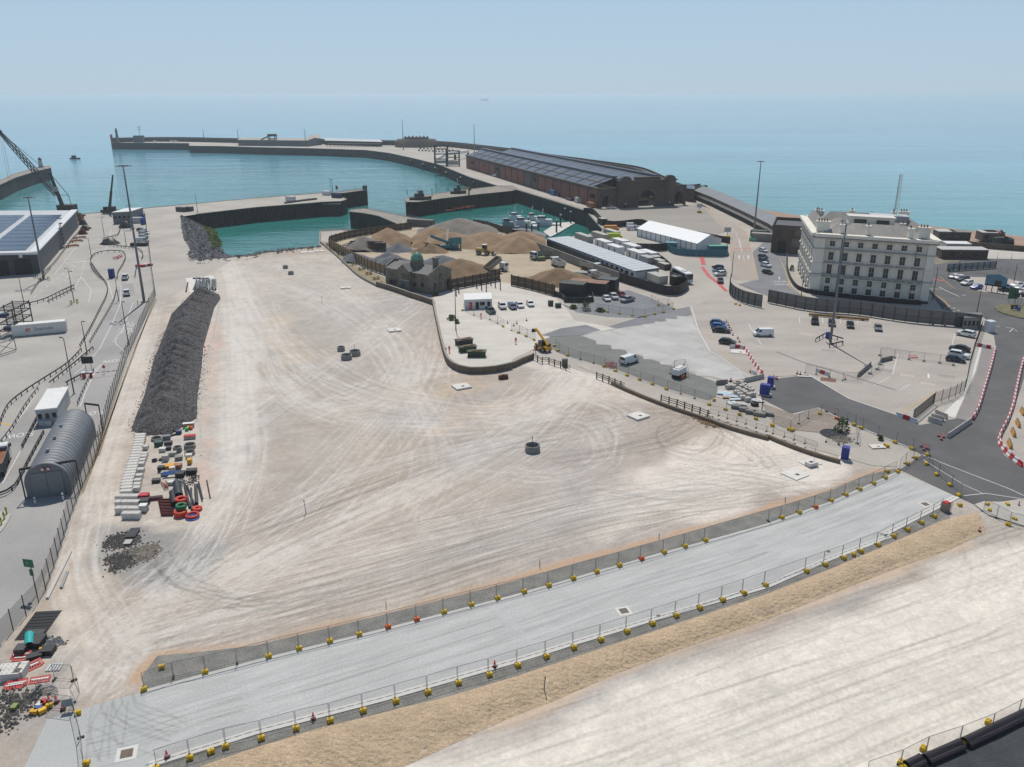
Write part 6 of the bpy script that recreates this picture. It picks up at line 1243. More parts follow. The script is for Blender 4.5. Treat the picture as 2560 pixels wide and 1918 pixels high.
# linkspan gantry
for j,(bx,by,tx,ty)in enumerate([(1600,668,1600,490),(1700,672,1700,540)]):
    b=g('K2',bx,by);h=hgt(b,'K2',tx,ty);t=thing('linkspan_gantry',('taller' if j==0 else 'shorter')+' dark steel gantry of the ferry ramp on the pier','gantry',b);w=5.5
    for sx in(-1,1):
        for sy in(-1,1):MB().box((sx*w,sy*4,h/2),(.7,.7,h)).build('leg',M_dsteel,t)
    for z in(h*.3,h*.55,h*.8,h-.4):MB().path([Vector((-w,-4,z)),Vector((w,-4,z)),Vector((w,4,z)),Vector((-w,4,z))],.35,.4,True).build('frame',M_dsteel,t)
    MB().box((0,0,h*.18),(9,7,2.5)).build('machine_house',pm('9aa0a3',.6),t)
a,b=g('K2',1640,600,3),g('K2',1830,575,3);t=thing('boarding_bridge','white covered boarding bridge from gantry to hall','walkway',(0,0,0));MB().bar(Vector((a.x,a.y,6)),Vector((b.x,b.y,6)),3,2.6).build('tube',M_white,t);MB().box((a.x*.6+b.x*.4,a.y*.6+b.y*.4,2.4),(2,2,4.8)).build('pier_leg',M_dsteel,t);MB().box((b.x,b.y,2.4),(2,2,4.8)).build('pier_leg',M_dsteel,t);MB().bar(Vector((a.x,a.y,6)),Vector((a.x-8,a.y-6,2)),2.4,2.2).build('gangway',M_white,t)
pal=['2b3442','1c1f24','47515c','8c9196','c9cbcc','32404f','5a2a2a','223a5e','6b7075','15181c'];rk=random.Random(4);cnt=0
for(row,x0,y0,x1,y1,n_)in(('front',1408,545,1760,562,13),('middle',1420,528,1700,545,10),('back',1490,508,1860,525,12)):
    for i in range(n_):
        f=i/(n_-1);p=g('K2',x0+(x1-x0)*f,y0+(y1-y0)*f);pr=car_proto('hatch');o=place('parked_car',pr['mesh']['body'],None,(p.x,p.y,.03),1.5+rk.uniform(-.1,.1));setmat(o,pm(rk.choice(pal),.28));tag(o,'%s car from the left in the %s row on the pier'%(nth(i+1),row),'car','cars parked on the pier');c=place('cabin',pr['mesh']['cabin'],o);setmat(c,M_glass)
# lighthouse, signal tower, hut at the pier head
b=g('K1',1017,470);hL=hgt(b,'K1',1008,345);t=thing('lighthouse','slim grey lighthouse at the end of the long pier','lighthouse',b);MB().lathe([(2.6,0),(1.9,hL*.3),(1.3,hL*.72)],n=14).build('tower',mat('lighthouse_grey','69707a',.7,.15,.2),t,True);MB().lathe([(1.9,hL*.72),(1.9,hL*.75)],n=14).build('gallery',M_dsteel,t);MB().lathe([(1.1,hL*.75),(1.1,hL*.9),(.2,hL)],n=12).build('lantern',M_dsteel,t)
b=g('K1',968,470);hL=hgt(b,'K1',968,402);t=thing('signal_tower','small red and white signal tower at the pier end','tower',b)
for i in range(4):MB().lathe([(1.5,hL*i/4),(1.4,hL*(i+1)/4)],n=12).build('band',M_red if i%2 else mat('faded_red','8d5257',.6),t)
b=g('K1',1195,470);bldg('signal_hut','dark signal hut with radar mast near the pier end',b+Vector((-6,0,0)),b+Vector((6,0,0)),b+Vector((-6,6,0)),8,M_pshed,M_dsteel,windows=3);t=thing('radar_mast','thin radar mast above the signal hut','mast',b+Vector((2,3,8.2)));MB().tube((0,0,0),(0,0,11),.25,n=6).build('pole',M_dsteel,t);MB().box((0,0,7.5),(5,.4,.5)).build('yard_arm',M_dsteel,t);MB().box((0,0,10.5),(3.6,.5,.6)).build('scanner',M_dsteel,t)
for i,x in enumerate((1340,1485,1520)):car('van','d9dadb',g('K1',x,468),0.1,'%s white van from the left on the far pier'%nth(i+1),'vans on the far pier')
# left breakwater with lighthouse
slab('breakwater',gl('K1',[(-300,900),(-150,850),(0,800),(120,745),(300,692),(425,673),(440,690),(300,722),(130,775),(0,835),(-150,890),(-300,960)],1.5),-14,1.5,M_deck,M_wall,'curved stone breakwater at the left edge of the harbour')
b=g('K1',355,685,1.5);hL=hgt(b,'K1',350,598)-1.5;t=thing('lighthouse','small white lighthouse on the left breakwater','lighthouse',b);MB().lathe([(1.9,0),(1.4,hL*.6),(1.3,hL*.75)],n=12).build('tower',mat('lighthouse_white','b5bcc0',.6),t,True);MB().lathe([(1.8,hL*.75),(1.8,hL*.79)],n=12).build('gallery',M_dsteel,t);MB().lathe([(1.0,hL*.79),(1.0,hL*.9),(.1,hL)],n=10).build('lantern',M_dsteel,t)
t=thing('workboat','small dark workboat crossing the outer harbour','boat',g('K1',648,612,SEA_Z),.05);MB().extr([(-1.6,-.2),(1.6,-.2),(2,1.2),(-2,1.2)],-5,5).build('hull',M_dsteel,t);MB().box((-1,0,2.4),(4,2.6,2.4)).build('wheelhouse',mat('maroon','5a3434',.6),t);MB().tube((0,0,3.6),(0,0,6),.1).build('mast',M_dsteel,t)
a=g('K1',618,615,SEA_Z);b=g('K1',530,620,SEA_Z);struct('boat_wake',MB().add([(a.x,a.y-.6,SEA_Z+.06),(a.x,a.y+.6,SEA_Z+.06),(b.x,b.y+1.4,SEA_Z+.05),(b.x,b.y-1.4,SEA_Z+.05)],[(3,0,1,2)]),mat('foam','c9d6da',.8,.2,.5),'thin white wake of the workboat')
t=thing('cargo_ship','faint cargo ship on the horizon','ship',Vector(((1215-1280)/F_PX*9000,9000,SEA_Z)),0);MB().box((0,0,5),(80,14,10)).build('hull',M_dsteel,t);MB().box((-34,0,16),(10,12,16)).build('bridge',M_white,t)
# ------------------------------------------------------------------ gear on the quays
def low_boat(p,L,W,rz,label,hull='d0d3d4',house='c9cdce',z=SEA_Z,name='pilot_boat'):
    t=thing(name,label,'boat',(p.x,p.y,z),rz);n=10;vs=[]
    for i in range(n+1):
        x=-L/2+L*i/n;f=1 if x<L*.1 else max(.02,1-((x-L*.1)/(L*.4))**2);sh=1.5+.9*max(0,i/n-.4)
        for yy,zz in((-W/2*f,sh),(-W/2*f*.8,-.4),(W/2*f*.8,-.4),(W/2*f,sh)):vs.append((x,yy,zz))
    MB().add(vs,[(i*4+j,(i+1)*4+j,(i+1)*4+j+1,i*4+j+1)for i in range(n)for j in range(3)]+[(3,2,1,0)]+[(i*4,i*4+3,(i+1)*4+3,(i+1)*4)for i in range(n)]).build('hull',pm(hull,.5),t)
    MB().box((-L*.05,0,2.6),(L*.45,W*.7,2.2)).build('deckhouse',pm(house,.5),t);MB().box((L*.02,0,4.5),(L*.22,W*.6,1.7),0,.88).build('wheelhouse',pm(house,.5),t);MB().box((L*.02,0,4.7),(L*.225,W*.615,.8),0,.93).build('wheelhouse_windows',M_glass,t)
    for i in range(4):MB().box((-L*.2+i*L*.1,-W*.355,2.8),(L*.05,.06,.7)).build('window',M_glass,t)
    MB().tube((0,0,5.3),(-.5,0,9.5),.12,n=5).tube((-.3,-1.2,7.5),(-.3,1.2,7.5),.08,n=5).build('mast',M_white,t);MB().box((-.3,0,8.2),(.3,1.6,.3)).build('radar',M_white,t)
    for i in range(7):MB().tube((-L*.48+i*L*.1,-W*.48,1.5),(-L*.48+i*L*.1,-W*.48,2.6),.05,n=4).build('rail_post',M_steel,t)
    return t
low_boat(g('K3',80,1205,SEA_Z),17,5,2.9,'white patrol boat moored in the marina, farther left');low_boat(g('K3',260,1190,SEA_Z),19,5.6,2.9,'white patrol boat with dark windows moored in the marina, right')
low_boat(g('K3',20,1160,SEA_Z),14,4.4,2.9,'white launch moored behind the patrol boats','c4c8ca','d2d5d6');low_boat(g('K3',170,1165,SEA_Z),12,4,2.9,'dark hulled launch moored behind the patrol boats','3b4246','c9cccd');low_boat(g('K3',-40,1215,SEA_Z),13,4,2.9,'small grey workboat half hidden behind the yard wall','6d7478','8d9498');
t=thing('pontoon','pale floating pontoon in the marina','pontoon',(0,0,0));zp=SEA_Z+.7;MB().prism(gl('K3',[(270,1240),(385,1165),(520,1155),(545,1165),(400,1250),(330,1285)],zp),zp-.9,zp).build('deck',mat('pontoon_deck','c3c1ba',.8),t);MB().prism(gl('K3',[(0,1200),(160,1215),(300,1260),(290,1285),(120,1230),(0,1222)],zp),zp-.9,zp-.01).build('deck',mat('pontoon_grey','6d7072',.8),t)
for i,(x,y)in enumerate([(455,1145),(418,1205),(505,1175),(383,1255),(228,1225),(140,1185),(125,1235),(170,1245)]):
    p=g('K3',x,y,SEA_Z);h=6.5 if i<4 else 4;o=MB().tube((0,0,-3),(0,0,h),.45,n=10).build('mooring_pile',M_dsteel,None,True,p);tag(o,'%s dark mooring pile in the marina, %s'%(nth(i+1),'tall one by the pale pontoon' if i<4 else 'short one by the boats'),'pile','mooring piles');MB().lathe([(.5,h),(.5,h+.3),(.1,h+.7)],n=10).build('cap',M_white,o)
for k,lst in(('K2',[(1305,920,1303,880),(1395,955,1395,880),(1520,930,1522,865)]),):
    for i,(x,y,tx,ty)in enumerate(lst):b=g(k,x,y);o=MB().tube((0,0,0),(0,0,hgt(b,k,tx,ty)),.18,n=6).build('mooring_post',M_dsteel,None,False,b);tag(o,'%s thin post from the left on the straight jetty'%nth(i+1),'post');MB().lathe([(.3,0),(.3,.4)],n=8).build('base',M_dsteel,o)
b=g('K2',1838,930);h=hgt(b,'K2',1838,860);t=thing('jib_crane','yellow jib crane standing on the straight jetty','crane',b);MB().tube((0,0,0),(0,0,h),.5,n=8).build('column',mat('crane_yellow','a68a3a',.6),t);MB().bar((0,0,h),((1770-1838)*S1/F_PX*400,0,h-.5),.6,.8).build('jib',MATS['crane_yellow'],t);MB().box((.8,0,h-1),(1.4,1.2,1.2)).build('winch',M_dsteel,t)
low_boat(g('K2',1420,965),13,3.4,.1,'dark workboat laid up on the straight jetty','3a3f42','4c5256',0.05,'workboat');low_boat(g('K2',1745,912),10,3,.1,'dark skiff laid up on the straight jetty','2f3336','3f4548',.05,'workboat')
for i,(k,x,y,dims,c,lb)in enumerate([('K2',1425,1195,(13,3,3.2),'5d5752','brown weathered store boxes on the ruined pier head'),('K2',700,948,(6.2,2.6,2.8),'2f3a55','dark blue container at the quay end'),('K2',612,925,(5,2.4,2.4),'c5c8c8','white container near the quay end'),('K2',300,975,(5.5,2.4,2.6),'c9cbca','white van box on the long quay'),('K1',1575,1065,(6,3,2.2),'3a3d40','dark machine beside the quay gate'),('K1',1630,1062,(4,3,2.2),'42464a','second dark machine beside the quay gate')]):
    box_thing('container',lb,'container',g(k,x,y),dims,head(g(k,x-30,y+(7 if i==0 else-2)),g(k,x,y))if i else-.35,pm(c,.6,var=.2),ribs=2.0)
for i in range(6):crate('K2',270+i*22,995-i*3,(3.5,1.0,.8),'4a4d50','%s dark beam stack from the left on the long quay'%nth(i+1),.9,name='beam_stack',cat='steel beams')
for i in range(5):crate('K2',405+i*25,975-i*3,(3,2,.8),'54524e','%s rusty frame stack from the left on the quay edge'%nth(i+1),.2,name='frame_stack',cat='steel frames')
for i,(k,x,y,tx,ty,lb)in enumerate([('K2',648,910,637,768,'thin dark signal pole at the quay end'),('K1',1705,1072,1690,908,'thin pole on the quay near the boulder bank'),('K2',857,895,855,842,'short post on the narrow piled wall')]):
    b=g(k,x,y);o=MB().tube((0,0,0),(0,0,hgt(b,k,tx,ty)),.14,.08,n=6).build('signal_pole',M_dsteel,None,False,b);tag(o,lb,'pole');MB().box((0,0,.2),(.6,.6,.4)).build('base',M_concb,o)
b=g('K2',662,905);high_mast(b,hgt(b,'K2',648,788),'light mast at the quay end beside the signal pole',1.0,.25,4)
t=thing('flag_pole','pole with a small red flag at the quay end','flag',g('K2',690,900));h=hgt(g('K2',690,900),'K2',686,842);MB().tube((0,0,0),(0,0,h),.08).build('pole',M_steel,t);MB().add([(0,0,h-2.4),(1.3,.2,h-2.6),(1.3,.3,h-.3),(0,0,h)],[(0,1,2,3)]).build('flag',M_red,t)
box_thing('beacon_hut','grey beacon box on the tip of the narrow piled wall','hut',g('K2',940,878,1.0),(2.4,2.4,2.6),0,pm('555b5f',.6))
def railing(k,pts,label,h=1.1,z=0.0,m=None,step=2.5):
    c=gl(k,pts,z);t=thing('railing',label,'railing',(0,0,0));b=MB();b.path([p+Vector((0,0,h))for p in c],.06,.06);b.path([p+Vector((0,0,h*.5))for p in c],.05,.05);b.build('rails',m or M_steel,t);pmesh=mesh_once('rp%g%s'%(h,(m or M_steel).name),lambda:MB().box((0,0,h/2),(.08,.08,h)).mesh('post',m or M_steel))
    for p,a in along(c,step):place('post',pmesh,t,(p.x,p.y,z),a)
railing('K2',[(940,1042),(1100,1068),(1340,1118),(1550,1165)],'thin railing along the ruined pier head');railing('K2',[(700,902),(935,873)],'thin railing on the narrow piled wall',z=1.0);railing('K3',[(60,890),(450,1005),(620,1055)],'railing along the quay by the brick hall');railing('K2',[(0,958),(580,910)],'railing along the long quay');railing('K2',[(555,1355),(557,1240),(740,1228),(880,1246)],'orange mesh railing round the spit',m=mat('orange_mesh','a8743e',.8))
for i,(x,y)in enumerate([(1670,1055),(1745,1040),(1810,1030),(1850,1022)]):o=MB().box((0,0,0),(5,.5,.6)).build('fender',M_org,None,False,g('K2',x,y,-5.5)+Vector((0,-.2,0)));tag(o,'%s orange fender from the left on the straight jetty wall'%nth(i+1),'fender','orange fenders');MB().box((0,-.2,0),(4.4,.2,.3)).build('pad',M_rust,o)
for i,(x,y)in enumerate([(1335,640),(1440,672),(1545,705),(1590,720),(1640,745),(1765,790),(1880,830)]):p=g('K2',x,y,-4);o=MB().tube((0,-1.2,1.2),(0,2.5,-1.2),1.3,n=10).build('tyre_fender',M_black,None,True,p);tag(o,'%s black fender from the far end on the inner pier wall'%nth(i+1),'fender','black fenders on the pier wall');MB().tube((0,1,1.5),(0,2,4),.08).build('chain',M_dsteel,o)
for i,(x,y,dims,c,lb)in enumerate([(360,925,(6,2.6,3),'2d5f9a','bright blue container against the brick hall'),(570,990,(4,2.6,3),'b8bab8','grey ribbed tank box against the brick hall'),(685,1030,(7,2.6,2.6),'8a5533','rusty orange skip at the corner of the hall'),(405,935,(3,2,2),'25282b','black bin beside the blue container'),(605,995,(1.6,1.6,2),'b49a78','tan crate beside the grey tank box'),(500,970,(7,2,1.2),'3b3f42','dark skiff on the quay by the hall')]):box_thing('container',lb,'container',g('K3',x,y),dims,head(g('K3',300,905),g('K3',650,1010)),pm(c,.55,var=.15),ribs=1.5)
for i,(x,y,c)in enumerate([(1950,715,'777c80'),(1990,735,'3a3f44'),(2060,765,'bfc2c2')]):car('van' if i==2 else 'hatch',c,g('K2',x,y),2.4,['grey car beside the far end of the brick hall','dark car beside the far end of the brick hall','pale van beside the brick hall'][i])
for i,(x,y)in enumerate([(20,800),(60,812),(110,828),(160,845),(200,862),(240,880)]):crate('K3',x,y,(3.2,1.6,1.5),['2c3034','3a3f42'][i%2],'%s dark skip from the left on the quay by the hall'%nth(i+1),.6,name='quay_skip',cat='skip')
# ------------------------------------------------------------------ aggregate yard
M_sandy=mat('sandy_yard','ab9d88',.95,.16,.12,fine=.1,fscale=2);M_pale=mat('pale_yard','c3beb5',.95,.12,.2,fine=.1,fscale=2,stretch=(.5,1,1))
struct('aggregate_yard',MB().sheet(gl('K2',[(630,1335),(930,1253),(1250,1222),(1780,1155),(2209,1250)])+gl('K7',[(0,200),(340,340),(640,455),(920,545),(850,590),(640,560),(365,690),(0,600)])+gl('K6',[(2100,355),(1640,432),(1120,300)]),.0),M_sandy,'sandy floor of the aggregate yard')
struct('compound_ground',MB().sheet(gl('K6',[(1530,480),(1650,440),(2100,360),(2209,380)])+gl('K7',[(365,695),(460,790),(540,900),(900,970),(600,1030),(330,1040),(170,1160),(0,1240)])+gl('K6',[(2209,1075),(1900,1120),(1700,1085),(1640,1030),(1550,700)]),.002),M_pale,'pale dusty ground of the works compound')
struct('gravel_yard',MB().sheet(gl('K7',[(420,760),(520,780),(750,690),(1000,640),(1180,700),(1400,800),(1100,880),(830,870),(560,830)]),.006),mat('blue_gravel','7a7d80',.95,.12,.3,fine=.15,fscale=4),'grey gravel parking patch by the black containers')
struct('gravel_lane',MB().sheet(gl('K7',[(330,1045),(590,1035),(900,1140),(1500,1340),(1780,1440),(1760,1560),(1690,1590),(1300,1470),(900,1320),(600,1240),(400,1180),(240,1080)]),.006),mat('gravel_grey','767773',.95,.15,.25,fine=.2,fscale=4),'grey gravel lane where the white van stands')
struct('haul_track',MB().sheet(gl('K7',[(560,1290),(640,1260),(900,1345),(1300,1480),(1750,1640)])+gl('L5',[(60,760),(560,900),(1130,1060),(900,1050),(760,1010),(0,790)])+gl('L4',[(1650,620),(1280,500),(1000,380),(740,265)]),.007),mat('dusty_track','aaa49a',.95,.1,.2,fine=.1,fscale=3),'dusty track along the post and rail fence')
def plank_fence(k,pts,h,label,m,step=3.2,boards=True,mp=None):
    c=gl(k,pts);t=thing('timber_fence',label,'fence',(0,0,0));q=along(c,step);q.append((c[-1],q[-1][1]));post=mesh_once('pf%g%s'%(h,(mp or M_dwood).name),lambda:MB().box((0,0,h/2+.1),(.3,.3,h+.2)).mesh('post',mp or M_dwood))
    for i,(p,a)in enumerate(q):
        place('post',post,t,(p.x,p.y,0),a)
        if i+1<len(q):
            d=q[i+1][0]-p;l=d.length
            if l<.4:continue
            for j in range(2):MB().box((l/2,0,h*(.27+.49*j)),(l-.1,.12+.02*j,h*.47)).build('board_panel',m,t,loc=(p.x,p.y,0),rz=math.atan2(d.y,d.x))
    return t
M_plank=mat('tan_plank','8f7a5e',.9,.18,.5,stretch=(1,1,6));M_bplank=mat('brown_plank','574b3e',.9,.2,.5,stretch=(1,1,6))
plank_fence('K2',[(640,1378),(820,1482),(970,1562),(1118,1615)],3.4,'tall timber fence between shore strip and aggregate yard',M_plank);plank_fence('K2',[(632,1372),(640,1342),(790,1300),(1000,1264),(1340,1218)],3.2,'timber fence along the water side of the yard',M_bplank);plank_fence('K6',[(1600,425),(1660,435),(2100,352)],3.4,'dark timber fence behind the site cabin',M_bplank);plank_fence('K7',[(-5,598),(180,640),(365,692)],3.4,'dark timber fence in front of the brown sand heap',M_bplank);plank_fence('K2',[(1880,1185),(2000,1205),(2209,1275)],2.8,'timber fence behind the tan sand heaps',M_bplank)
def wall_run(k,pts,h,w,m,label,name='yard_wall',cat='wall',step=4.0,capm=None):
    c=gl(k,pts);t=thing(name,label,cat,(0,0,0));q=along(spline(c,2),step);q.append((c[-1],0))
    for(p,a),(p2,_)in zip(q[:-1],q[1:]):
        d=p2-p;l=d.length
        if l>.2:MB().box((l/2,0,h/2),(l-.03,w,h)).build('wall_panel',m,t,loc=(p.x,p.y,0),rz=math.atan2(d.y,d.x));
        if capm and l>.2:MB().box((l/2,0,h+.06),(l,w+.15,.12)).build('coping',capm,t,loc=(p.x,p.y,0),rz=math.atan2(d.y,d.x))
    return t
M_bwall=mat('brown_wall','6f6354',.9,.15,.4);M_cwall=mat('grey_block_wall','82807a',.9,.15,.3);M_blkh=mat('black_hoarding','22262a',.6,.15,.5);M_gryh=mat('grey_hoarding','6b6a68',.7,.1,.4)
wall_run('K6',[(1040,398),(1180,440),(1320,490)],1.5,.4,M_bwall,'brown concrete wall in front of the stone house','retaining_wall',capm=M_cope);wall_run('K6',[(1322,492),(1430,525),(1530,560)],1.5,.4,M_bwall,'brown concrete wall right of the stone house front','retaining_wall',capm=M_cope)
wall_run('K6',[(1530,560),(1545,640),(1590,850),(1635,1020),(1680,1095),(1780,1145),(1920,1155),(2080,1140),(2209,1110)],1.5,.4,M_bwall,'curved brown wall round the works compound','retaining_wall',capm=M_cope,step=3);wall_run('L4',[(5,205),(90,165),(182,130)],1.3,.4,M_bwall,'end of the curved brown wall by the telehandler','retaining_wall',capm=M_cope)
wall_run('K6',[(555,22),(700,145),(880,310),(1040,400)],.7,.5,M_cwall,'low kerb wall between site and planted strip','retaining_wall');wall_run('K7',[(-20,205),(340,342),(640,460),(920,560)],3.0,.5,M_cwall,'grey block wall between yard and long cabin building')
struct('planted_strip',MB().sheet(gl('K6',[(575,15),(630,20),(820,215),(980,270),(1120,330),(1120,390),(1040,385),(880,290)]),.004),mat('dry_grass_strip','8d8265',.95,.25,.4,fine=.2,fscale=3),'dry planted strip beside the timber fence')
def shrub(p,w,h,label,m=None,seed=1,n=420,name='shrub'):
    rr=random.Random(seed);t=thing(name,label,'shrub',(p.x,p.y,0));mb=MB()
    for i in range(n):
        a,u,z=rr.uniform(0,6.28),rr.random()**.5,rr.random();r=w/2*u*(1-.5*z);c=Vector((r*math.cos(a),r*math.sin(a),z*h));d1=Vector((rr.gauss(0,1),rr.gauss(0,1),rr.gauss(0,1))).normalized()*rr.uniform(.06,.16)*(w**.5);d2=Vector((rr.gauss(0,1),rr.gauss(0,1),rr.gauss(0,1))).normalized()*rr.uniform(.06,.14)*(w**.5);mb.add([c-d1,c+d2,c+d1,c-d2],[(0,1,2,3)])
    tag(mb.build('foliage',m or M_leaf,t),kind='stuff');MB().tube((0,0,0),(.05,0,h*.6),.06,.03).build('stem',M_dwood,t)
M_leaf=mat('leaf_green','4c5a2c',.8,.35,1.5);M_dry=mat('dry_leaf','8a7a4c',.85,.3,1.5)
for i in range(16):f=(i+.5)/16;p=g('K6',600+500*f,40+330*f+(25 if i%2 else 0));shrub(p,1.6,1.0,'%s dry tuft from the far end of the planted strip'%nth(i+1),M_dry if i%3 else M_leaf,i,90,'grass_tuft')
for i,(k,x,y,w,h,lb)in enumerate([('K7',640,815,3.4,2.6,'round green bush beside the gravel parking patch'),('K7',530,800,2.6,1.2,'low green weeds left of the round bush'),('K7',760,825,3.5,1.0,'low weeds right of the round bush'),('K6',1690,690,3.0,1.4,'green weeds beside the lamp post in the compound'),('K6',1735,720,1.6,1.2,'small bright bush at the foot of the lamp post'),('L5',635,745,3.2,2.4,'green bush beside the fenced pit'),('L5',970,828,1.2,.8,'small bright green weed near the fence'),('K7',985,520,2.0,1.8,'thin shrub against the long cabin building'),('K6',1550,480,2.4,1.0,'weeds at the corner of the stone house'),('K8',205,610,2.0,2.0,'shrub beside the hotel steps')]):shrub(g(k,x,y),w,h,lb,None,40+i,300)
# stockpiles
def pile(k,x,y,w,d,h,m,label,seed,peaks=1):
    w,d=w*1.22,d*1.2;rr=random.Random(seed);p=g(k,x,y);n,q=44,30;pk_=[((i-(peaks-1)/2)*w*.6/max(1,peaks-1)if peaks>1 else 0,rr.uniform(-.1,.1)*d,h*rr.uniform(.75,1))for i in range(peaks)];vs=[];ph=[rr.uniform(0,6)for _ in range(6)]
    for j in range(q+1):
        for i in range(n+1):
            X,Y=-w/2+w*i/n,-d/2+d*j/q;z=0
            for a,b,c in pk_:
                ww=w/2 if peaks==1 else w*.36;r=math.hypot((X-a)/ww,(Y-b)/(d/2));ang_=math.atan2(Y-b,X-a);r*=1+.07*math.sin(3*ang_+ph[0])+.05*math.sin(7*ang_+ph[1]);z=max(z,c*(1-r**1.1)if r<1 else-.3)
            vs.append((X,Y,max(-.25,z+rr.uniform(-.09,.09)+.15*math.sin(X*.9+ph[2])*math.sin(Y*1.1+ph[3]))))
    o=MB().add(vs,[(j*(n+1)+i,j*(n+1)+i+1,(j+1)*(n+1)+i+1,(j+1)*(n+1)+i)for j in range(q)for i in range(n)]).build('stockpile',m,None,True,(p.x,p.y,0));return tag(o,label,'stockpile')
kw=dict(fine=.14,fscale=3,bump=.4,bscale=1.5);M_tan=mat('tan_aggregate','8f775d',.95,.12,.15,**kw);M_brn=mat('brown_aggregate','7f6a52',.95,.14,.15,**kw);M_gry=mat('grey_aggregate','7d776e',.95,.12,.15,**kw);M_dgr=mat('slate_aggregate','63666b',.95,.12,.15,**kw)
for a in(('K2',940,1385,20,14,5.5,M_gry,'grey gravel heap behind the black conveyors',1,1),('K2',1230,1405,10,9,3.0,M_dgr,'small bluish gravel heap beside the conveyors',2,1),('K2',1000,1490,17,9,3.6,M_dgr,'left slate grey heap behind the stone house',3,2),('K2',1400,1530,24,15,5.0,M_dgr,'long slate grey heap behind the green dome',4,2),('K2',1330,1320,26,18,5.8,M_tan,'tan sand heap left of the turquoise screener',5,2),('K2',1760,1245,32,20,6.5,M_gry,'grey brown heap at the back of the yard',6,1),('K2',1990,1345,40,22,6.5,M_tan,'wide tan sand heap at the back right of the yard',7,3),('K2',1440,1365,9,8,2.6,M_tan,'small tan heap under the screener belt',8,1),('K2',1505,1410,12,9,4.0,M_brn,'pointed brown heap in front of the screener',9,1),('K2',1760,1600,23,17,6.0,M_brn,'brown heap beside the stone house',10,1),('K7',395,570,23,14,5.5,M_brn,'brown heap behind the dark timber fence',11,1),('K7',50,290,22,16,6,M_tan,'tan heap beside the block wall',12,1),('K2',1150,1360,15,10,3.4,M_brn,'low brown heap between conveyors and tan sand',13,2),('K2',1590,1290,17,12,4.5,M_brn,'brown heap behind the screener',14,1),('K2',2180,1390,20,12,4.5,M_brn,'brown heap behind the wheel loader',15,1)):pile(*a)
# machines
M_teal=mat('screener_teal','2f7480',.5,.12,.5);M_cat=mat('loader_yellow','a98d52',.55,.12,.8)
p=g('K2',1650,1395);t=thing('screening_plant','turquoise mobile screening plant with raised conveyors','screener',p,.15)
MB().box((0,0,1.3),(9,2.6,.9)).build('chassis',M_teal,t);MB().box((3.4,0,3.6),(4.6,3.0,2.6)).build('hopper',M_teal,t);MB().box((3.4,0,4.95),(4.2,2.7,.1)).build('hopper_mesh',M_wood,t)
for sx in(1.4,5.4):
    for sy in(-1.3,1.3):MB().box((sx,sy,1.2),(.25,.25,2.4)).build('leg',M_teal,t)
MB().bar((2,0,2.2),(-6.5,0,5.6),1.6,.9).build('main_conveyor',M_teal,t);MB().bar((2,0,2.72),(-6.5,0,6.1),1.0,.08).build('belt',M_black,t);MB().bar((0,1.2,2.2),(1.2,9,6.4),.9,.6).build('side_conveyor',M_dsteel,t);MB().bar((-3,-1.2,2),(-9,-3,3.4),.8,.5).build('tail_conveyor',M_dsteel,t)
for s in(-1,1):MB().box((0,s*1.1,.5),(5,.5,1.0)).build('track',M_dsteel,t)
p=g('K2',950,1405);t=thing('folded_conveyor','black folded conveyor plant in front of the grey gravel heap','conveyor',p,-.12)
for i in range(4):MB().bar((-8+i*.4,i*.8-1,1.2+i*.7),(8-i*.5,i*.8-1,1.6+i*.6),.9,.5).build('conveyor_arm',M_rust if i%2 else M_black,t)
for x in(-5,0,5):MB().box((x,0,.7),(.5,3,1.4)).build('support',M_black,t)
MB().box((6,0,2.4),(4,2.6,2)).build('power_pack',M_black,t)
p=g('K2',1965,1440);t=thing('wheel_loader','dusty yellow wheel loader in the middle of the yard','loader',p,-.25);MB().box((-1.2,0,1.9),(3.6,2.2,1.4)).build('engine_cover',M_cat,t);MB().box((.9,0,1.5),(1.8,1.8,1.0)).build('front_frame',M_cat,t);MB().box((.4,0,3.1),(1.7,1.7,1.7),0,.9).build('cab',M_glass,t);MB().box((.4,0,4.0),(1.8,1.8,.15)).build('cab_roof',M_white,t)
MB().bar((1.2,.6,2.0),(3.6,.6,.9),.3,.4).bar((1.2,-.6,2.0),(3.6,-.6,.9),.3,.4).build('lift_arms',M_cat,t);o=MB().extr([(0,0),(1.3,0),(1.1,.2),(.3,.3),(.1,1.2),(0,1.2)],-1.6,1.6).build('bucket',M_dsteel,t);o.location=(3.5,0,.25);o.rotation_euler=(0,0,-math.pi/2);add_wheels(t,(-1.9,1.5),1.15,.85,.6)
tipper(g('K2',2080,1590),head(g('K2',2000,1590),g('K7',30,440)),'tipper truck tipping its raised body beside the brown heap','8b8579',raised=.45);tipper(g('K7',245,370),head(g('K7',300,355),g('K7',170,375)),'dusty tipper truck parked by the block wall, farthest','77746c');tipper(g('K7',395,440),head(g('K7',440,455),g('K7',330,395)),'white ribbed tipper trailer parked by the block wall','b9b6ae');tipper(g('K7',680,470),head(g('K7',610,445),g('K7',750,480)),'tipper truck facing the terminal along the block wall','a19c92');tipper(g('K7',745,560),head(g('K7',830,575),g('K7',660,525)),'white tipper truck leaving the yard in dust','b4b0a6')
crate('K7',250,385,(3,2,1.4),'5c6b44','green dusty skip in front of the farthest tipper',.3,name='skip',cat='skip');crate('K7',600,530,(5,2.4,1.8),'7f8b86','low green grey tank beside the leaving tipper',-.25,name='fuel_tank',cat='tank')
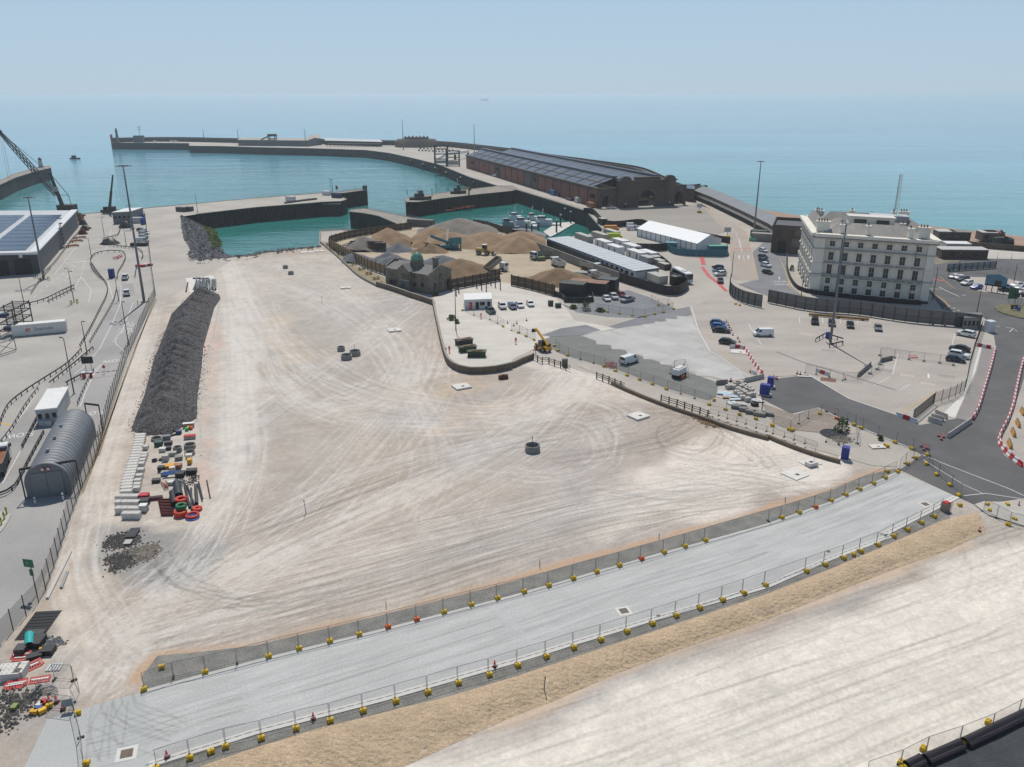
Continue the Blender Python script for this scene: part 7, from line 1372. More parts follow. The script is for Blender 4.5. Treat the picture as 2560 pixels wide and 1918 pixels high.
# stone house with green dome
A,B=g('K6',1122,395),g('K6',1500,472);D=g('K6',1600,452);hE=hgt(A,'K6',1122,235);t=thing('stone_house','old grey stone customs house with a green copper dome','house',A,head(A,B));Lh=(B-A).length;Dh=10.0;M_hs=mat('grey_rubble_stone','6f6a61',.9,.22,.5,fine=.2,fscale=2);M_sl=mat('grey_slate','73736f',.8,.15,.4);M_cop=mat('verdigris','5c8f7a',.6,.2,.6)
MB().prism([(0,0),(Lh,0),(Lh,Dh),(0,Dh)],0,hE,False).build('walls',M_hs,t);rr_=1.9
MB().add([(-.2,-.3,hE),(Lh+.2,-.3,hE),(Lh+.2,Dh/2,hE+rr_),(-.2,Dh/2,hE+rr_),(-.2,Dh+.3,hE),(Lh+.2,Dh+.3,hE)],[(0,1,2,3),(3,2,5,4)]).build('roof',M_sl,t)
for x in(0,Lh):MB().extr([(0,hE-.1),(Dh,hE-.1),(Dh,hE+.4),(Dh/2,hE+rr_+.7),(0,hE+.4)],x-.25,x+.25).build('gable',M_hs,t)
wx0,wx1=Lh*.36,Lh*.62;hB_=hE+.4;MB().box(((wx0+wx1)/2,1.0,hB_/2),(wx1-wx0,4.6,hB_)).build('central_bay',M_hs,t);cxb=(wx0+wx1)/2;MB().add([(wx0,-1.3,hB_),(wx1,-1.3,hB_),(cxb,-1.3,hB_+1.9)],[(0,1,2)]).build('bay_gable',M_hs,t);MB().add([(wx0-.2,-1.5,hB_-.1),(cxb,-1.5,hB_+2.0),(cxb,4.5,hB_+2.0),(wx0-.2,4.5,hB_-.1),(wx1+.2,-1.5,hB_-.1),(wx1+.2,4.5,hB_-.1)],[(0,1,2,3),(1,4,5,2)]).build('bay_roof',M_sl,t)
dx_=Lh*.56;dr=1.9;z0=hE+rr_-1.5;MB().lathe([(dr*1.05,z0),(dr*1.05,z0+2.4),(dr*1.2,z0+2.4),(dr*1.2,z0+2.7)],(dx_,3.6,0),16).build('dome_drum',M_hs,t);dm=MB().lathe([(dr*math.cos(a),z0+2.7+dr*1.35*math.sin(a))for a in[i*math.pi/16 for i in range(8)]]+[(.1,z0+2.7+dr*1.35)],(dx_,3.6,0),20).build('dome',M_cop,t,True)
for i in range(10):a=2*math.pi*i/10;pth=[Vector((dx_+(dr+.05)*math.cos(e)*math.cos(a),3.6+(dr+.05)*math.cos(e)*math.sin(a),z0+2.7+(dr+.05)*1.35*math.sin(e)))for e in[j*math.pi/12 for j in range(7)]];MB().path(pth,.12,.1).build('dome_rib',mat('copper_light','86b09c',.6),dm)
for x,y,h in((Lh*.45,6,4.5),(Lh*.9,5,4.6),(.6,5,2.4)):c=MB().box((x,y,hE+rr_+h/2-2.2),(1.3,1.3,h)).build('chimney',M_hs,t);MB().box((x,y,hE+rr_+h-2.2),(1.6,1.6,.4)).build('chimney_cap',M_hs,c)
for x,z in((Lh*.12,hE*.3),(Lh*.2,hE*.3),(wx0+2.4,hE*.75),(wx0+4.2,hE*.75)):MB().box((x,-.05 if x<wx0 else-1.35,z),(1.2,.15,2.0)).build('window',M_glass,t);MB().box((x,-.1 if x<wx0 else-1.4,z-1.1),(1.6,.25,.2)).build('sill',M_concb,t)
for x,z in((Lh*.15,hE*.72),(Lh*.28,hE*.45),(Lh*.68,hE*.4),(Lh*.68,hE*.8),(Lh*.85,hE*.45),(Lh*.85,hE*.82)):o=MB().lathe([(.7,0),(.7,.1)],n=14).build('round_window',M_glass,t);o.location=(x,-.02,z);o.rotation_euler=(math.pi/2,0,0);r2=MB().torus((0,0,.08),.8,.14,16,6).build('stone_ring',M_hs,o)
MB().box(((wx0+wx1)/2-.5,-1.35,1.4),(1.6,.2,2.8)).build('door',pm('27505a',.5),t)
for y in(2.5,5,7.5):MB().box((Lh+.05,y,hE*.35),(.15,1.1,1.9)).build('window',M_glass,t)
MB().box((Lh+.05,Dh/2,hE*.8),(.15,1.2,1.8)).build('window',M_glass,t)
# ------------------------------------------------------------------ works compound
t=bldg('site_cabin','white flat roofed site cabin in the compound',g('K6',1800,602),g('K6',2038,592),g('K6',1795,545),2.7,pm('c4c8c8',.5),M_white,windows=0);Wc=t['W']
for x,w,z,h,nm,m in((Wc*.22,.9,1.05,2.1,'door',pm('d23a2e',.5)),(Wc*.46,.9,1.05,2.1,'door',M_black),(Wc*.64,1.4,1.6,1.0,'window',M_glass),(Wc*.88,.9,1.05,2.1,'door',M_black)):MB().box((x,-.05,z),(w,.1,h)).build(nm,m,t)
for i,(k,x,y,kd,c,hd,lb)in enumerate([('K6',2025,630,'suv','1d2838',(60,45),'dark navy estate car in front of the site cabin'),('K6',2125,590,'suv','c3c6c8',(25,30),'silver car right of the site cabin'),('K6',2205,585,'hatch','31548a',(25,30),'blue car second right of the site cabin'),('K7',65,785,'saloon','d3d5d6',(30,25),'white saloon in the compound row'),('K7',158,775,'hatch','d8dada',(25,30),'white hatchback at the end of the compound row'),('K7',8,800,'hatch','3a4c63',(25,30),'dark blue hatchback in the compound row'),
        ('K7',815,730,'hatch','d6d8d8',(45,35),'white hatchback beside the black containers'),('K7',878,715,'suv','b9bdc0',(45,35),'silver estate beside the black containers'),('K7',945,695,'hatch','70232c',(40,25),'dark red car beside the black containers'),('K7',995,740,'pickup','8d9296',(-60,15),'grey pickup on the gravel parking patch'),
        ('K7',1775,455,'hatch','1f2a3c',(-60,-10),'dark hatchback first in the row by the red footway'),('K7',1783,485,'saloon','27476e',(-60,5),'blue saloon second in the row by the red footway'),('K7',1795,515,'suv','cfd6cf',(-60,5),'white and lime response car by the red footway'),('K7',1797,575,'suv','4e5459',(15,50),'grey estate car nearest in the row by the red footway'),
        ('K7',1775,940,'hatch','2d4a70',(60,5),'dark blue hatchback nearest the small sign'),('K7',1785,970,'hatch','2c62a8',(60,5),'bright blue hatchback between two darker cars'),('K7',1805,1003,'saloon','14171b',(60,5),'black saloon beside the bright blue car'),('K7',1858,1105,'hatch','1a1e24',(60,8),'black hatchback alone by the row of cones'),
        ('K7',2168,310,'hatch','d0d3d4',(40,10),'white car at the top of the hotel road row'),('K7',2165,365,'hatch','22272d',(40,10),'black car second in the hotel road row'),('K7',2170,398,'hatch','2f3a4b',(40,10),'dark blue car third in the hotel road row'),('K7',2190,440,'suv','d5d8d8',(40,10),'white car fourth in the hotel road row'),('K7',2205,500,'hatch','1c2026',(40,10),'black car fifth in the hotel road row'),
        ('K7',1030,95,'van','d9dbdb',(40,0),'white minibus behind the marquee, farther'),('K7',1035,122,'van','c5c9cb',(40,0),'silver minibus behind the marquee, nearer'),('K7',1105,118,'suv','c9ccce',(40,0),'silver car beside the marquee corner'),('K3',855,1045,'pickup','cfd2d2',(40,0),'white pickup at the foot of the station hall')]):
    p=g(k,x,y);car(kd,c,p,head(p,g(k,x+hd[0],y+hd[1])),lb)
for a,dims,r,c,lb,rf in(((530,690),(7.5,5,4.2),-.38,'1d211f','black stacked container at the front of the compound group','4a524c'),((662,660),(12,5,3.6),-.38,'24262a','black container with a rusty roof','8a6a5a'),((825,640),(6,4.5,3.8),-.38,'26292c','black square container nearest the parked cars','4d5558')):box_thing('container',lb,'container',g('K7',*a),dims,r,pm(c,.6),top=mat('croof_'+rf,rf,.8,.25,.4),ribs=1.2)
wall_run('K7',[(370,690),(450,720),(450,745),(690,745),(690,700)],1.6,.2,M_blkh,'low black hoarding round the compound containers','hoarding','hoarding',3)
for i,(x,y,dm,c,lb)in enumerate([(490,690,(1.6,1.2,1),'b4b6b2','white bagged heap beside the black container'),(428,660,(1.4,1.2,1.2),'2a4a86','blue bin beside the fence end'),(333,775,(1.4,1.1,1.5),'3d4346','dark wheelie cabinet by the compound cars'),(398,790,(1.6,1.2,1.2),'2e4038','dark green bin by the compound cars')]):crate('K7',x,y,dm,c,lb,.2,name='site_bin',cat='bin')
for a in(((1795,900),(4.4,2.0,1.3),'2b2b28','dark skip full of scrap at the left of the compound',.5),((1825,960),(4.4,1.9,1.3),'2f4030','green skip with a rusty load in the compound',.35),((1905,1005),(4.6,1.9,1.4),'2c3f2c','dark green skip nearest the curved wall',.0)):
    p=g('K6',*a[0]);t=thing('skip',a[3],'skip',p,a[4]);w,d,h=a[1];MB().extr([(-d/2+.1,0),(d/2-.1,0),(d/2,h),(-d/2,h)],-w/2*.92,w/2*.92).build('body',pm(a[2],.7,var=.25),t);MB().path([Vector((-w/2,-d/2,h)),Vector((w/2,-d/2,h)),Vector((w/2,d/2,h)),Vector((-w/2,d/2,h))],.12,.12,True).build('rim',pm(a[2],.7),t);MB().box((0,0,h+.1),(w*.7,d*.7,.3),.1,.7).build('load',mat('skip_load','74624c',.9,.3,1.5),t)
for i,(k,x,y,r,lb,ps)in enumerate([('K6',1848,605,2,'person in orange by the site cabin door','stand'),('K6',1942,680,1,'person in orange standing in front of the cabin','walk'),('K6',1640,985,2,'left person in orange by the curved wall','stand'),('K6',1668,972,4,'right person in orange by the curved wall','stand'),('K6',1540,582,3,'person in orange at the wall corner','stand'),('K7',33,1105,0,'person in orange walking across the pale compound','walk'),('K7',203,1180,1.5,'person in orange beside the telehandler','stand')]):person(g(k,x,y),r,lb,ps)
p=g('K7',265,1160);hdT=head(p,g('K7',190,1130));t=thing('telehandler','yellow telehandler with raised boom beside the compound gate','telehandler',p,hdT);M_jcb=mat('jcb_yellow','d09a25',.45,.1,1);MB().box((0,0,1.0),(4.4,1.6,.9)).build('chassis',M_jcb,t);MB().box((-.2,.55,1.9),(1.5,1.0,1.4)).build('cab',M_glass,t);MB().box((-1.2,-.6,1.6),(1.6,.7,.7)).build('engine_cover',M_black,t);MB().bar((-1.9,-.1,1.7),(2.6,-.1,4.6),.4,.45).build('boom',M_jcb,t);MB().bar((2.4,-.1,4.5),(3.6,-.1,4.5),.3,.35).build('boom_head',M_jcb,t);MB().box((3.7,-.1,4.2),(.2,1.4,.9)).build('carriage',M_dsteel,t);add_wheels(t,(-1.5,1.5),.95,.6,.42)
b=g('K6',1725,778);lamp_post(b,hgt(b,'K6',1710,420),'tall thin dark lamp post in the works compound',col=M_dsteel)
for i,(x,y)in enumerate([(1688,440),(1727,478),(1750,455),(1905,415),(1947,430),(1988,450),(2027,390),(2065,408),(2108,425)]):o=MB().tube((0,0,0),(0,0,3.4),.16,n=8).build('steel_post',M_black,None,False,g('K6',x,y));tag(o,'%s black post from the left behind the site cabin'%nth(i+1),'post','black posts behind the site cabin');MB().box((0,0,.03),(.5,.5,.06)).build('base_plate',M_dsteel,o)
def run(k,pts,what,bl='',grp=None,**kw):fence_run(gl(k,pts),what,blocks=bl,group=grp or 'mesh fence panels around the compounds',**kw)
run('K6',[(1790,610),(1880,650),(2018,690),(2085,720),(2142,750)],'across the pale compound','y---y');run('K7',[(-5,990),(65,1010),(130,1040),(200,1072)],'in front of the telehandler','-yyy');run('K7',[(375,1125),(405,1165),(485,1205),(590,1240),(705,1270),(800,1300),(900,1340),(1000,1378),(1110,1415),(1220,1455),(1340,1497),(1455,1537),(1575,1575),(1710,1625)],'along the gravel lane behind the white van','yyy--yyyyyy---y');run('K7',[(725,815),(830,830),(930,845),(1040,862),(1145,870),(1225,850),(1300,835),(1390,805),(1345,770),(1260,775),(1200,735)],'round the gravel parking patch','-yyyyyyyyy-')
plank=[('L4',[(185,135),(250,170),(300,165),(350,185),(405,200),(505,240)],'post and rail fence beside the telehandler'),('L4',[(730,300),(850,345),(970,395)],'post and rail fence at the track gap'),('L4',[(1285,500),(1420,540),(1560,590),(1700,640)],'post and rail fence along the dusty track')]
for k,pts,lb in plank:
    c=gl(k,pts);t=thing('rail_fence',lb,'fence',(0,0,0));b=MB();
    for z in(.5,.95,1.35):rl=MB().path([p+Vector((0,0,z))for p in c],.06,.12).build('rail',M_dwood,t)
    for p,a in along(c,1.9):MB().box((0,0,.8),(.18,.18,1.6)).build('post',M_dwood,t,loc=(p.x,p.y,0),rz=a)
wall_run('L4',[(860,350),(1000,415),(1300,535),(1650,655),(1900,745),(2209,830)],.7,.5,M_bwall,'low broken retaining wall below the track','retaining_wall',step=3);wall_run('L5',[(0,815),(180,890),(420,975),(620,1030)],.7,.5,M_bwall,'low retaining wall running to the blue cabinet','retaining_wall',step=3)
p=g('L4',1010,165);car('van','d6d8d8',p,head(p,g('L4',1090,140)),'white works van with a side window on the gravel lane');t=thing('drilling_rig','white tracked drilling rig fenced on the gravel lane','drilling rig',g('L4',1440,285),.9);MB().box((0,0,1.5),(3.6,1.6,1.3)).build('body',M_white,t);MB().box((0,0,2.2),(2.6,.9,.3)).build('hatch',pm('c9c9c2',.5),t);MB().box((0,0,.4),(3.2,2.0,.7)).build('tracks',M_black,t);MB().tube((1.6,0,.5),(1.9,0,2.6),.12).build('mast',M_steel,t)
crate('L4',1468,298,(.8,.7,.8),'d06a1e','orange box beside the white drilling rig',.1);run('L4',[(1365,260),(1400,215),(1490,205),(1520,290)],'round the white drilling rig')
for i,(k,x,y,r)in enumerate([('L4',840,195,.4),('L4',870,205,.4)]):barrier(k,x,y,r,'%s red mesh barrier in the fence near the white van'%nth(i+1))
crate('L4',455,195,(1.2,.8,1.8),'5d5f5c','grey site notice cabinet by the rail fence',.2,name='notice_cabinet',cat='cabinet')
# ------------------------------------------------------------------ terminal cabins, marquee, hoardings
A,B,Cc=g('K7',1060,548),g('K7',1264,525),g('K7',305,252);hT=hgt(A,'K7',1056,482);t=bldg('cabin_building','long modular cabin building with ribbed metal roof',A,B,Cc,hT,pm('b3bcc3',.5),M_dsteel,windows=0);W=t['W'];rot=Matrix.Rotation(-head(A,B),3,'Z');d=rot@(Cc-A);M_mroof=mat('metal_roof','b4babc',.5,.06,.2,metal=.1)
for i in range(20):
    a,b=d*(i/20),d*((i+.93)/20);MB().add([(a.x-.4,a.y,hT+.28),(a.x+W+.3,a.y,hT+.45),(b.x+W+.3,b.y,hT+.45),(b.x-.4,b.y,hT+.28)],[(0,1,2,3)]).build('roof_panel',M_mroof,t)
    c=d*((i+.5)/20);MB().box((c.x-.06,c.y,hT*.55),(.12,1.4,1.0),0).build('window',M_glass,t)
MB().box((W*.5,-.05,1.05),(1.0,.1,2.1)).build('door',M_black,t)
hdg=head(Cc,A)
for i,(x,y,L_)in enumerate([(790,270,9),(890,318,9),(935,262,9),(1030,308,9),(1075,365,10),(1175,368,9)]):box_thing('white_cabin','%s white cabin from the far end of the terminal cluster'%nth(i+1),'cabin',g('K7',x,y),(L_,3.2,2.8),hdg+.02,pm('c9cccb',.5),top=M_white,doors=2)
for i,(x,y,dm,c,lb)in enumerate([(1165,405,(6,3,2.4),'8a9195','grey flat roofed cabin behind the white cluster'),(1235,395,(4.5,3,2.2),'9aa0a2','small grey cabin at the end of the cluster'),(1270,425,(5,2.6,2.0),'6b655b','brown topped container in the terminal cluster'),(1310,455,(5,2.6,2.0),'5e5a53','dark topped container in the terminal cluster'),(620,215,(12,2.6,2.6),'8d8f8a','grey container beside the marina wall, left'),(760,200,(11,2.6,2.6),'9c9488','pale container beside the marina wall'),(860,175,(10,2.6,2.6),'7f8a7c','greenish container beside the marina wall'),(778,75,(5,2.5,3),'3f3a37','dark green container with rusty roof by the curved quay'),(1250,565,(7.5,3.4,2.4),'b8b6ac','white topped box inside the black hoarding')]):box_thing('container',lb,'container',g('K7',x,y),dm,hdg,pm(c,.6,var=.15),top=pm({6:'b0afa9'}.get(i,'a5a59f'),.7))
t=thing('water_tank','black round water tank inside the black hoarding','tank',g('K7',1415,590));MB().lathe([(2.2,0),(2.2,2.8),(1.9,3.0),(.3,3.2)],n=20).build('shell',M_black,t,True);MB().lathe([(.5,3.0),(.5,3.4)],n=10).build('hatch',M_dsteel,t)
A,B,Cm=g('K7',1592,312),g('K7',1802,268),g('K7',1080,175);t=bldg('marquee','long white marquee tent with pitched roof',A,B,Cm,3.4,mat('white_canvas','d5d8d9',.6,.04,.5),mat('bright_canvas','e3e4e2',.6,.03,.5),'marquee',pitch=2.6,windows=0);d=Matrix.Rotation(-head(A,B),3,'Z')@(Cm-A)
for i in range(13):c=d*(i/12);MB().box((c.x-.08,c.y,1.7),(.16,.25,3.4)).build('side_pole',M_steel,t)
M_tealh=mat('teal_hoarding','2f6674',.6,.12,.5);wall_run('K7',[(1340,255),(1345,300),(1400,330),(1500,345),(1680,352),(1850,348),(1850,290)],2.6,.12,M_tealh,'curved teal hoarding in front of the marquee','hoarding','hoarding',2.4);box_thing('info_hut','green and blue topped hut behind the teal hoarding','hut',g('K7',1770,322),(7,3,3.0),.05,M_tealh,top=pm('3f9a7a',.5));box_thing('info_hut','teal roofed hut at the corner of the marquee','hut',g('K7',1370,290),(4.5,3.5,2.9),-.3,M_tealh,top=pm('4f8a93',.6))
for k,pts,h,lb in(('K7',[(925,565),(1100,620),(1370,690),(1505,640),(1505,590)],3.0,'black hoarding round the end of the long cabin building'),('K7',[(1065,330),(1200,350),(1365,470),(1365,545),(1500,600)],2.6,'black hoarding behind the white cabins'),('K3',[(-20,1265),(120,1300),(250,1335)],2.6,'black hoarding along the marina edge of the yard'),('K7',[(300,255),(640,400),(940,540)],2.4,'black hoarding under the long cabin building'),('K3',[(615,1085),(700,1095),(830,1200),(1100,1185),(1180,1215)],3.0,'black hoarding round the curved quay'),('K3',[(1180,1215),(1500,1270),(1880,1345)],2.6,'black hoarding behind the marquee'),('K7',[(1070,300),(1225,305),(1330,300)],3,'black hoarding with notices beside the marquee')):wall_run(k,pts,h,.12,M_blkh,lb,'hoarding','hoarding',2.6)
pa,pb=g('K7',1400,520),g('K7',1535,592);rz=head(pa,pb);t=thing('coach','white touring coach parked beside the black hoarding','coach',pa.lerp(pb,.5),rz);MB().box((0,0,1.9),(12,2.5,3.0)).build('body',pm('d5d8da',.35),t);MB().box((0,0,3.43),(11.6,2.2,.12)).build('roof',M_white,t);MB().box((6.02,0,2.3),(.08,2.3,1.7)).build('windscreen',M_glass,t)
for i in range(7):
    for s in(-1,1):MB().box((-4.6+i*1.5,s*1.26,2.4),(1.4,.06,1.1)).build('side_window',M_glass,t)
for s in(-1,1):MB().box((6.04,s*.95,.9),(.06,.4,.25)).build('headlight',M_lamp,t)
MB().box((1.5,0,3.6),(2,1.6,.25)).build('air_unit',pm('b9bcbc',.5),t);add_wheels(t,(-3.4,3.6),1.1,.5,.3)
def ambulance(k,x,y,col,lb,cat,rz):t=box_thing('emergency_van',lb,cat,g(k,x,y)+Vector((0,0,.4)),(5.6,2.2,2.3),rz,pm(col,.4),top=pm(col,.4));MB().box((3.2,0,.7),(1.2,2.0,1.3)).build('bonnet',pm(col,.4),t);MB().box((2.83,0,1.7),(.08,1.9,.8)).build('windscreen',M_glass,t);add_wheels(t,(-1.8,2.9),.95,.38);return t
ambulance('K7',872,205,'aebc1f','lime yellow ambulance among the white cabins','ambulance',.1);ambulance('K7',848,135,'c8802a','red and yellow emergency truck by the curved quay','fire engine',.1)
for x,y,lb in((1615,1075,'white variable message sign near the station hall'),(1855,1295,'white variable message sign beside the pier road')):t=thing('message_sign',lb,'sign',g('K3',x,y));MB().box((0,0,3.6),(2.8,.3,2.0)).build('panel',pm('aeb2b4',.5),t);MB().box((0,0,.5),(2.2,1.6,.9)).build('trailer',M_yel,t);MB().tube((0,0,.9),(0,0,2.7),.1).build('mast',M_steel,t)
b=g('K3',2088,1248);high_mast(b,hgt(b,'K3',2140,632),'tall light mast beside the covered walkway',1.2,.4)
for i,(x,y,dm,c)in enumerate([(2130,1285,(7,3,2.8),'4a5a4c'),(2170,1320,(10,4,3.2),'8a857c'),(2080,1320,(3,2,1.5),'6fae94')]):box_thing('store_box',['green store box beside the tall mast','grey store beside the tall mast','pale green kiosk by the tall mast'][i],'store',g('K3',x,y),dm,-.4,pm(c,.6))
TILE.update({'H':(1960,520,.18108),'R1':(2260,620,.14486),'R2':(2360,820,.10864),'R3':(2360,1000,.1207),'R4':(1700,900,.18108)})
# ------------------------------------------------------------------ car park, roads
M_park=mat('car_park_concrete','a8a199',.9,.15,.1,fine=.12,fscale=2.5,stretch=(.5,1,1));M_tar=mat('fresh_asphalt','5d5d5d',.9,.2,.15,fine=.14,fscale=5,stretch=(.7,.7,1));M_tar2=mat('grey_asphalt','7b7c7f',.9,.16,.1,fine=.1,fscale=4);M_walk=mat('footway','8a8683',.9,.1,.3)
park=struct('car_park',MB().sheet(gl('K7',[(1540,790),(1850,640),(1900,720),(2209,810)])+gl('K8',[(400,965),(760,1000),(1200,1065),(1650,1100),(1830,1120),(1790,1260),(1750,1400),(1700,1640)])+gl('L5',[(1700,400),(1430,500),(1240,660),(1100,610),(700,470),(350,266)])+gl('K7',[(2200,1390),(2060,1400),(1900,1290),(1700,1170),(1600,980)]),.004),M_park,'worn pinkish concrete car park')
sl_poly=[(p.x,p.y)for p in gl('K7',[(600,1035),(900,972),(1300,912),(1560,858),(1605,985),(1705,1175),(1905,1295),(2060,1400),(1860,1425),(1500,1335),(900,1135)])]
pav=struct('concrete_apron',MB().sheet([Vector((x,y,0))for x,y in sl_poly],.002),mat('slab_joint',(.40,.39,.365),.95,.1,.15),'apron of large old concrete slabs');sp2=sl_poly if area2(sl_poly)>0 else sl_poly[::-1];th=head(g('K7',600,1035),g('K7',1860,1425));o_=g('K7',600,1035);ca_,sa_=math.cos(th),math.sin(th)
for i in range(-1,17):
    for j in range(-2,14):
        c=[(i*5.2+.04,j*4.6+.04),((i+1)*5.2-.04,j*4.6+.04),((i+1)*5.2-.04,(j+1)*4.6-.04),(i*5.2+.04,(j+1)*4.6-.04)];c=[(o_.x+a*ca_-b*sa_,o_.y+a*sa_+b*ca_)for a,b in c];ctr=np.array([[sum(p[0]for p in c)/4]]),np.array([[sum(p[1]for p in c)/4]])
        q=[Vector(v).to_2d()for v in c];q=[(v.x,v.y)for v in q]
        if not all(inpoly(np.array([[x]]),np.array([[y]]),sl_poly)[0,0]for x,y in q):
            if not any(inpoly(np.array([[x]]),np.array([[y]]),sl_poly)[0,0]for x,y in q):continue
            q=[(ctr[0][0,0]+(x-ctr[0][0,0])*f,ctr[1][0,0]+(y-ctr[1][0,0])*f)for x,y in q for f in[next((f for f in(1,.8,.6,.4,.2,0)if inpoly(np.array([[ctr[0][0,0]+(x-ctr[0][0,0])*f]]),np.array([[ctr[1][0,0]+(y-ctr[1][0,0])*f]]),sl_poly)[0,0]),0)]]
        k=random.randrange(4);v=.425+.014*k;MB().sheet([Vector((x,y,0))for x,y in q],.007).build('slab',mat('slab_%d'%k,(v,v*.975,v*.93),.9,.1,.15,fine=.08,fscale=3),pav)
def surf(name,parts,z,m,label):return struct(name,MB().sheet([p for k,pts in parts for p in gl(k,pts)],z),m,label)
surf('asphalt_patch',[('K7',[(830,957),(1100,872),(1380,812),(1530,782),(1552,852),(1300,912),(920,970)])],.006,M_tar2,'grey asphalt strip between compound and slabs');surf('asphalt_patch',[('K7',[(250,1030),(420,970),(640,940),(770,985),(590,1033),(330,1042)])],.008,M_tar2,'grey asphalt patch behind the telehandler')
hroad=surf('hotel_road',[('K7',[(1890,560),(1955,590),(2070,560)]),('K3',[(2130,1657),(2075,1420)]),('K8',[(0,330),(150,470),(155,560),(190,740),(330,850),(700,900),(1300,950),(1000,935),(0,830)])],.009,M_tar2,'one way asphalt road beside the hotel')
big=surf('roundabout_road',[('K8',[(1385,780),(1390,565),(1560,530),(2209,470),(2500,480),(2500,1500),(2209,1657),(2209,1640)]),('L5',[(2209,560),(2100,600),(1990,860),(2040,960),(2209,1075),(2500,1250),(2500,1500),(2209,1330),(1780,1385),(1640,1320),(1140,1085),(1330,955),(1240,905),(850,745),(430,553),(215,608),(0,500),(-60,470),(0,340),(80,300),(350,266),(700,470),(1100,612),(1310,700),(1620,645),(1750,670),(1900,330),(1965,30)]),('K8',[(1955,1200),(1930,1080),(1860,1010),(1500,940)])],.006,M_tar,'dark asphalt road sweeping from junction to roundabout')
surf('footway',[('L5',[(1850,30),(1960,30),(1900,330),(1745,670),(1620,640),(1800,240)])],.02,M_walk,'brown grey footway beside the right hand road');surf('footway',[('L5',[(1795,30),(1845,30),(1790,240),(1615,640),(1500,610),(1690,430)])],.015,M_cwhite,'pale concrete verge beside the footway');surf('parking_area',[('R1',[(1090,500),(1750,520),(2100,600),(2300,700),(2300,900),(1300,745),(1100,640)])],.014,M_park,'pale parking strip beyond the roundabout');surf('waste_ground',[('K8',[(1640,420),(2209,455),(2500,470),(2500,520),(1720,500)])],.012,M_pale,'pale waste ground behind the grey panel fence');surf('scrub',[('K8',[(1430,400),(1640,330),(1760,480),(1700,520),(1420,560)])],.012,mat('scrub','7d776a',.95,.3,.3,fine=.2,fscale=2),'scrubby ground beside the beach huts');surf('waste_ground',[('R4',[(1130,600),(1560,745),(1900,660),(2209,800),(2209,1150),(1900,1000),(1500,960),(1280,860)])],.009,mat('reddish_rubble','8f857b',.95,.18,.3,fine=.2,fscale=3),'reddish gravel ground around the fenced pit')
surf('footway',[('L5',[(2030,860),(2110,600),(2209,300),(2500,0),(2500,1200),(2209,1040)])],.016,M_park,'paved forecourt at the right edge')
for k,pts,w,m,d,par in(('L5',[(1110,612),(700,472),(352,268)],.2,M_line,None,big),('L5',[(215,606),(430,551),(850,743),(1245,905)],.2,M_line,None,big),('L5',[(1330,955),(1560,1050),(2080,1250),(2209,1310)],.15,M_line,None,big),('L5',[(1340,1000),(1680,1210),(1850,1290)],.12,M_line,None,big),('L5',[(1690,1310),(1880,1290),(2209,1340)],.15,M_line,None,big),('K8',[(1480,660),(1600,760),(1800,800),(2209,850)],.15,M_yline,None,big),('R1',[(600,670),(690,720),(950,840),(1060,810)],.25,M_line,None,big),('R1',[(420,705),(650,715)],.3,M_line,None,big),('R1',[(510,545),(720,570)],1.1,M_rline,None,big),('R1',[(520,800),(690,910),(780,1000),(700,1050)],.25,M_yline,None,big),('R1',[(790,1000),(1010,1115)],.25,M_line,(1.2,1.5),big),('R1',[(1600,1350),(1800,1380),(2000,1400)],.25,M_line,(1.5,1.5),big),('R1',[(1820,1450),(1890,1390),(1950,1440)],.2,M_line,None,big),
        ('K8',[(100,510),(130,560),(175,700),(180,745),(250,800),(330,830)],.2,M_yline,None,hroad),('K8',[(95,510),(140,505)],.2,M_yline,None,hroad),('K8',[(97,690),(97,665)],.2,M_line,None,hroad),('K8',[(90,674),(97,662),(105,675)],.2,M_line,None,hroad),('K7',[(1545,780),(1610,990),(1710,1170),(1905,1292),(2070,1400)],.2,M_line,None,park),('K7',[(1680,985),(1710,1070)],.2,M_yline,None,park),('K7',[(1770,1150),(1930,1255),(1900,1260)],.2,M_yline,None,park),('L5',[(1150,590),(1480,400),(1570,450)],.18,M_yline,None,park),('K8',[(70,1310),(300,1400),(640,1500),(1100,1640)],.5,mat('drain_grey','7d7b77',.9),None,park),('K8',[(1615,1150),(1585,1260)],.15,M_line,None,park),('K8',[(540,1190),(900,1290)],.15,M_line,(1.5,3),park),('K8',[(1120,1330),(1075,1510)],.15,M_line,None,park),('K8',[(1050,1530),(920,1600)],.15,M_line,None,park),('K8',[(1385,1500),(1385,1540)],.4,M_line,None,park),('K8',[(1225,1590),(1140,1640)],.15,M_line,None,park),('K7',[(2040,930),(2150,1110)],.15,M_line,None,park),('K7',[(1820,1020),(2170,1140)],.12,M_line,None,park),('K7',[(1635,355),(1655,420)],1.6,M_rline,None,park),('K7',[(1640,440),(1700,520),(1780,580),(1850,650)],1.2,M_rline,None,park)):strip(gl(k,pts),w,.022,m,par,d)
for x in(270,370,470,620,770,870):strip(gl('K8',[(x,1015),(x+5,1065)]),.15,.02,M_line,park)
for i in range(8):strip(gl('L5',[(1160+i*40,590-i*23),(1200+i*42,600-i*20)]),.12,.02,M_yline,park)
for i,(x,y,w,h)in enumerate([(330,1160,3.5,2.5),(1010,1470,3,2),(1200,1515,3,2),(1540,1520,3.5,2),(1380,1590,3,2),(520,1300,3,2)]):p=g('K8',x,y);MB().box((0,0,0),(w,h,.01),-.5).build('repair_patch',mat('patch_%d'%(i%2),['b5aca0','98948e'][i%2],.9,.08),park,loc=(p.x,p.y,.014))
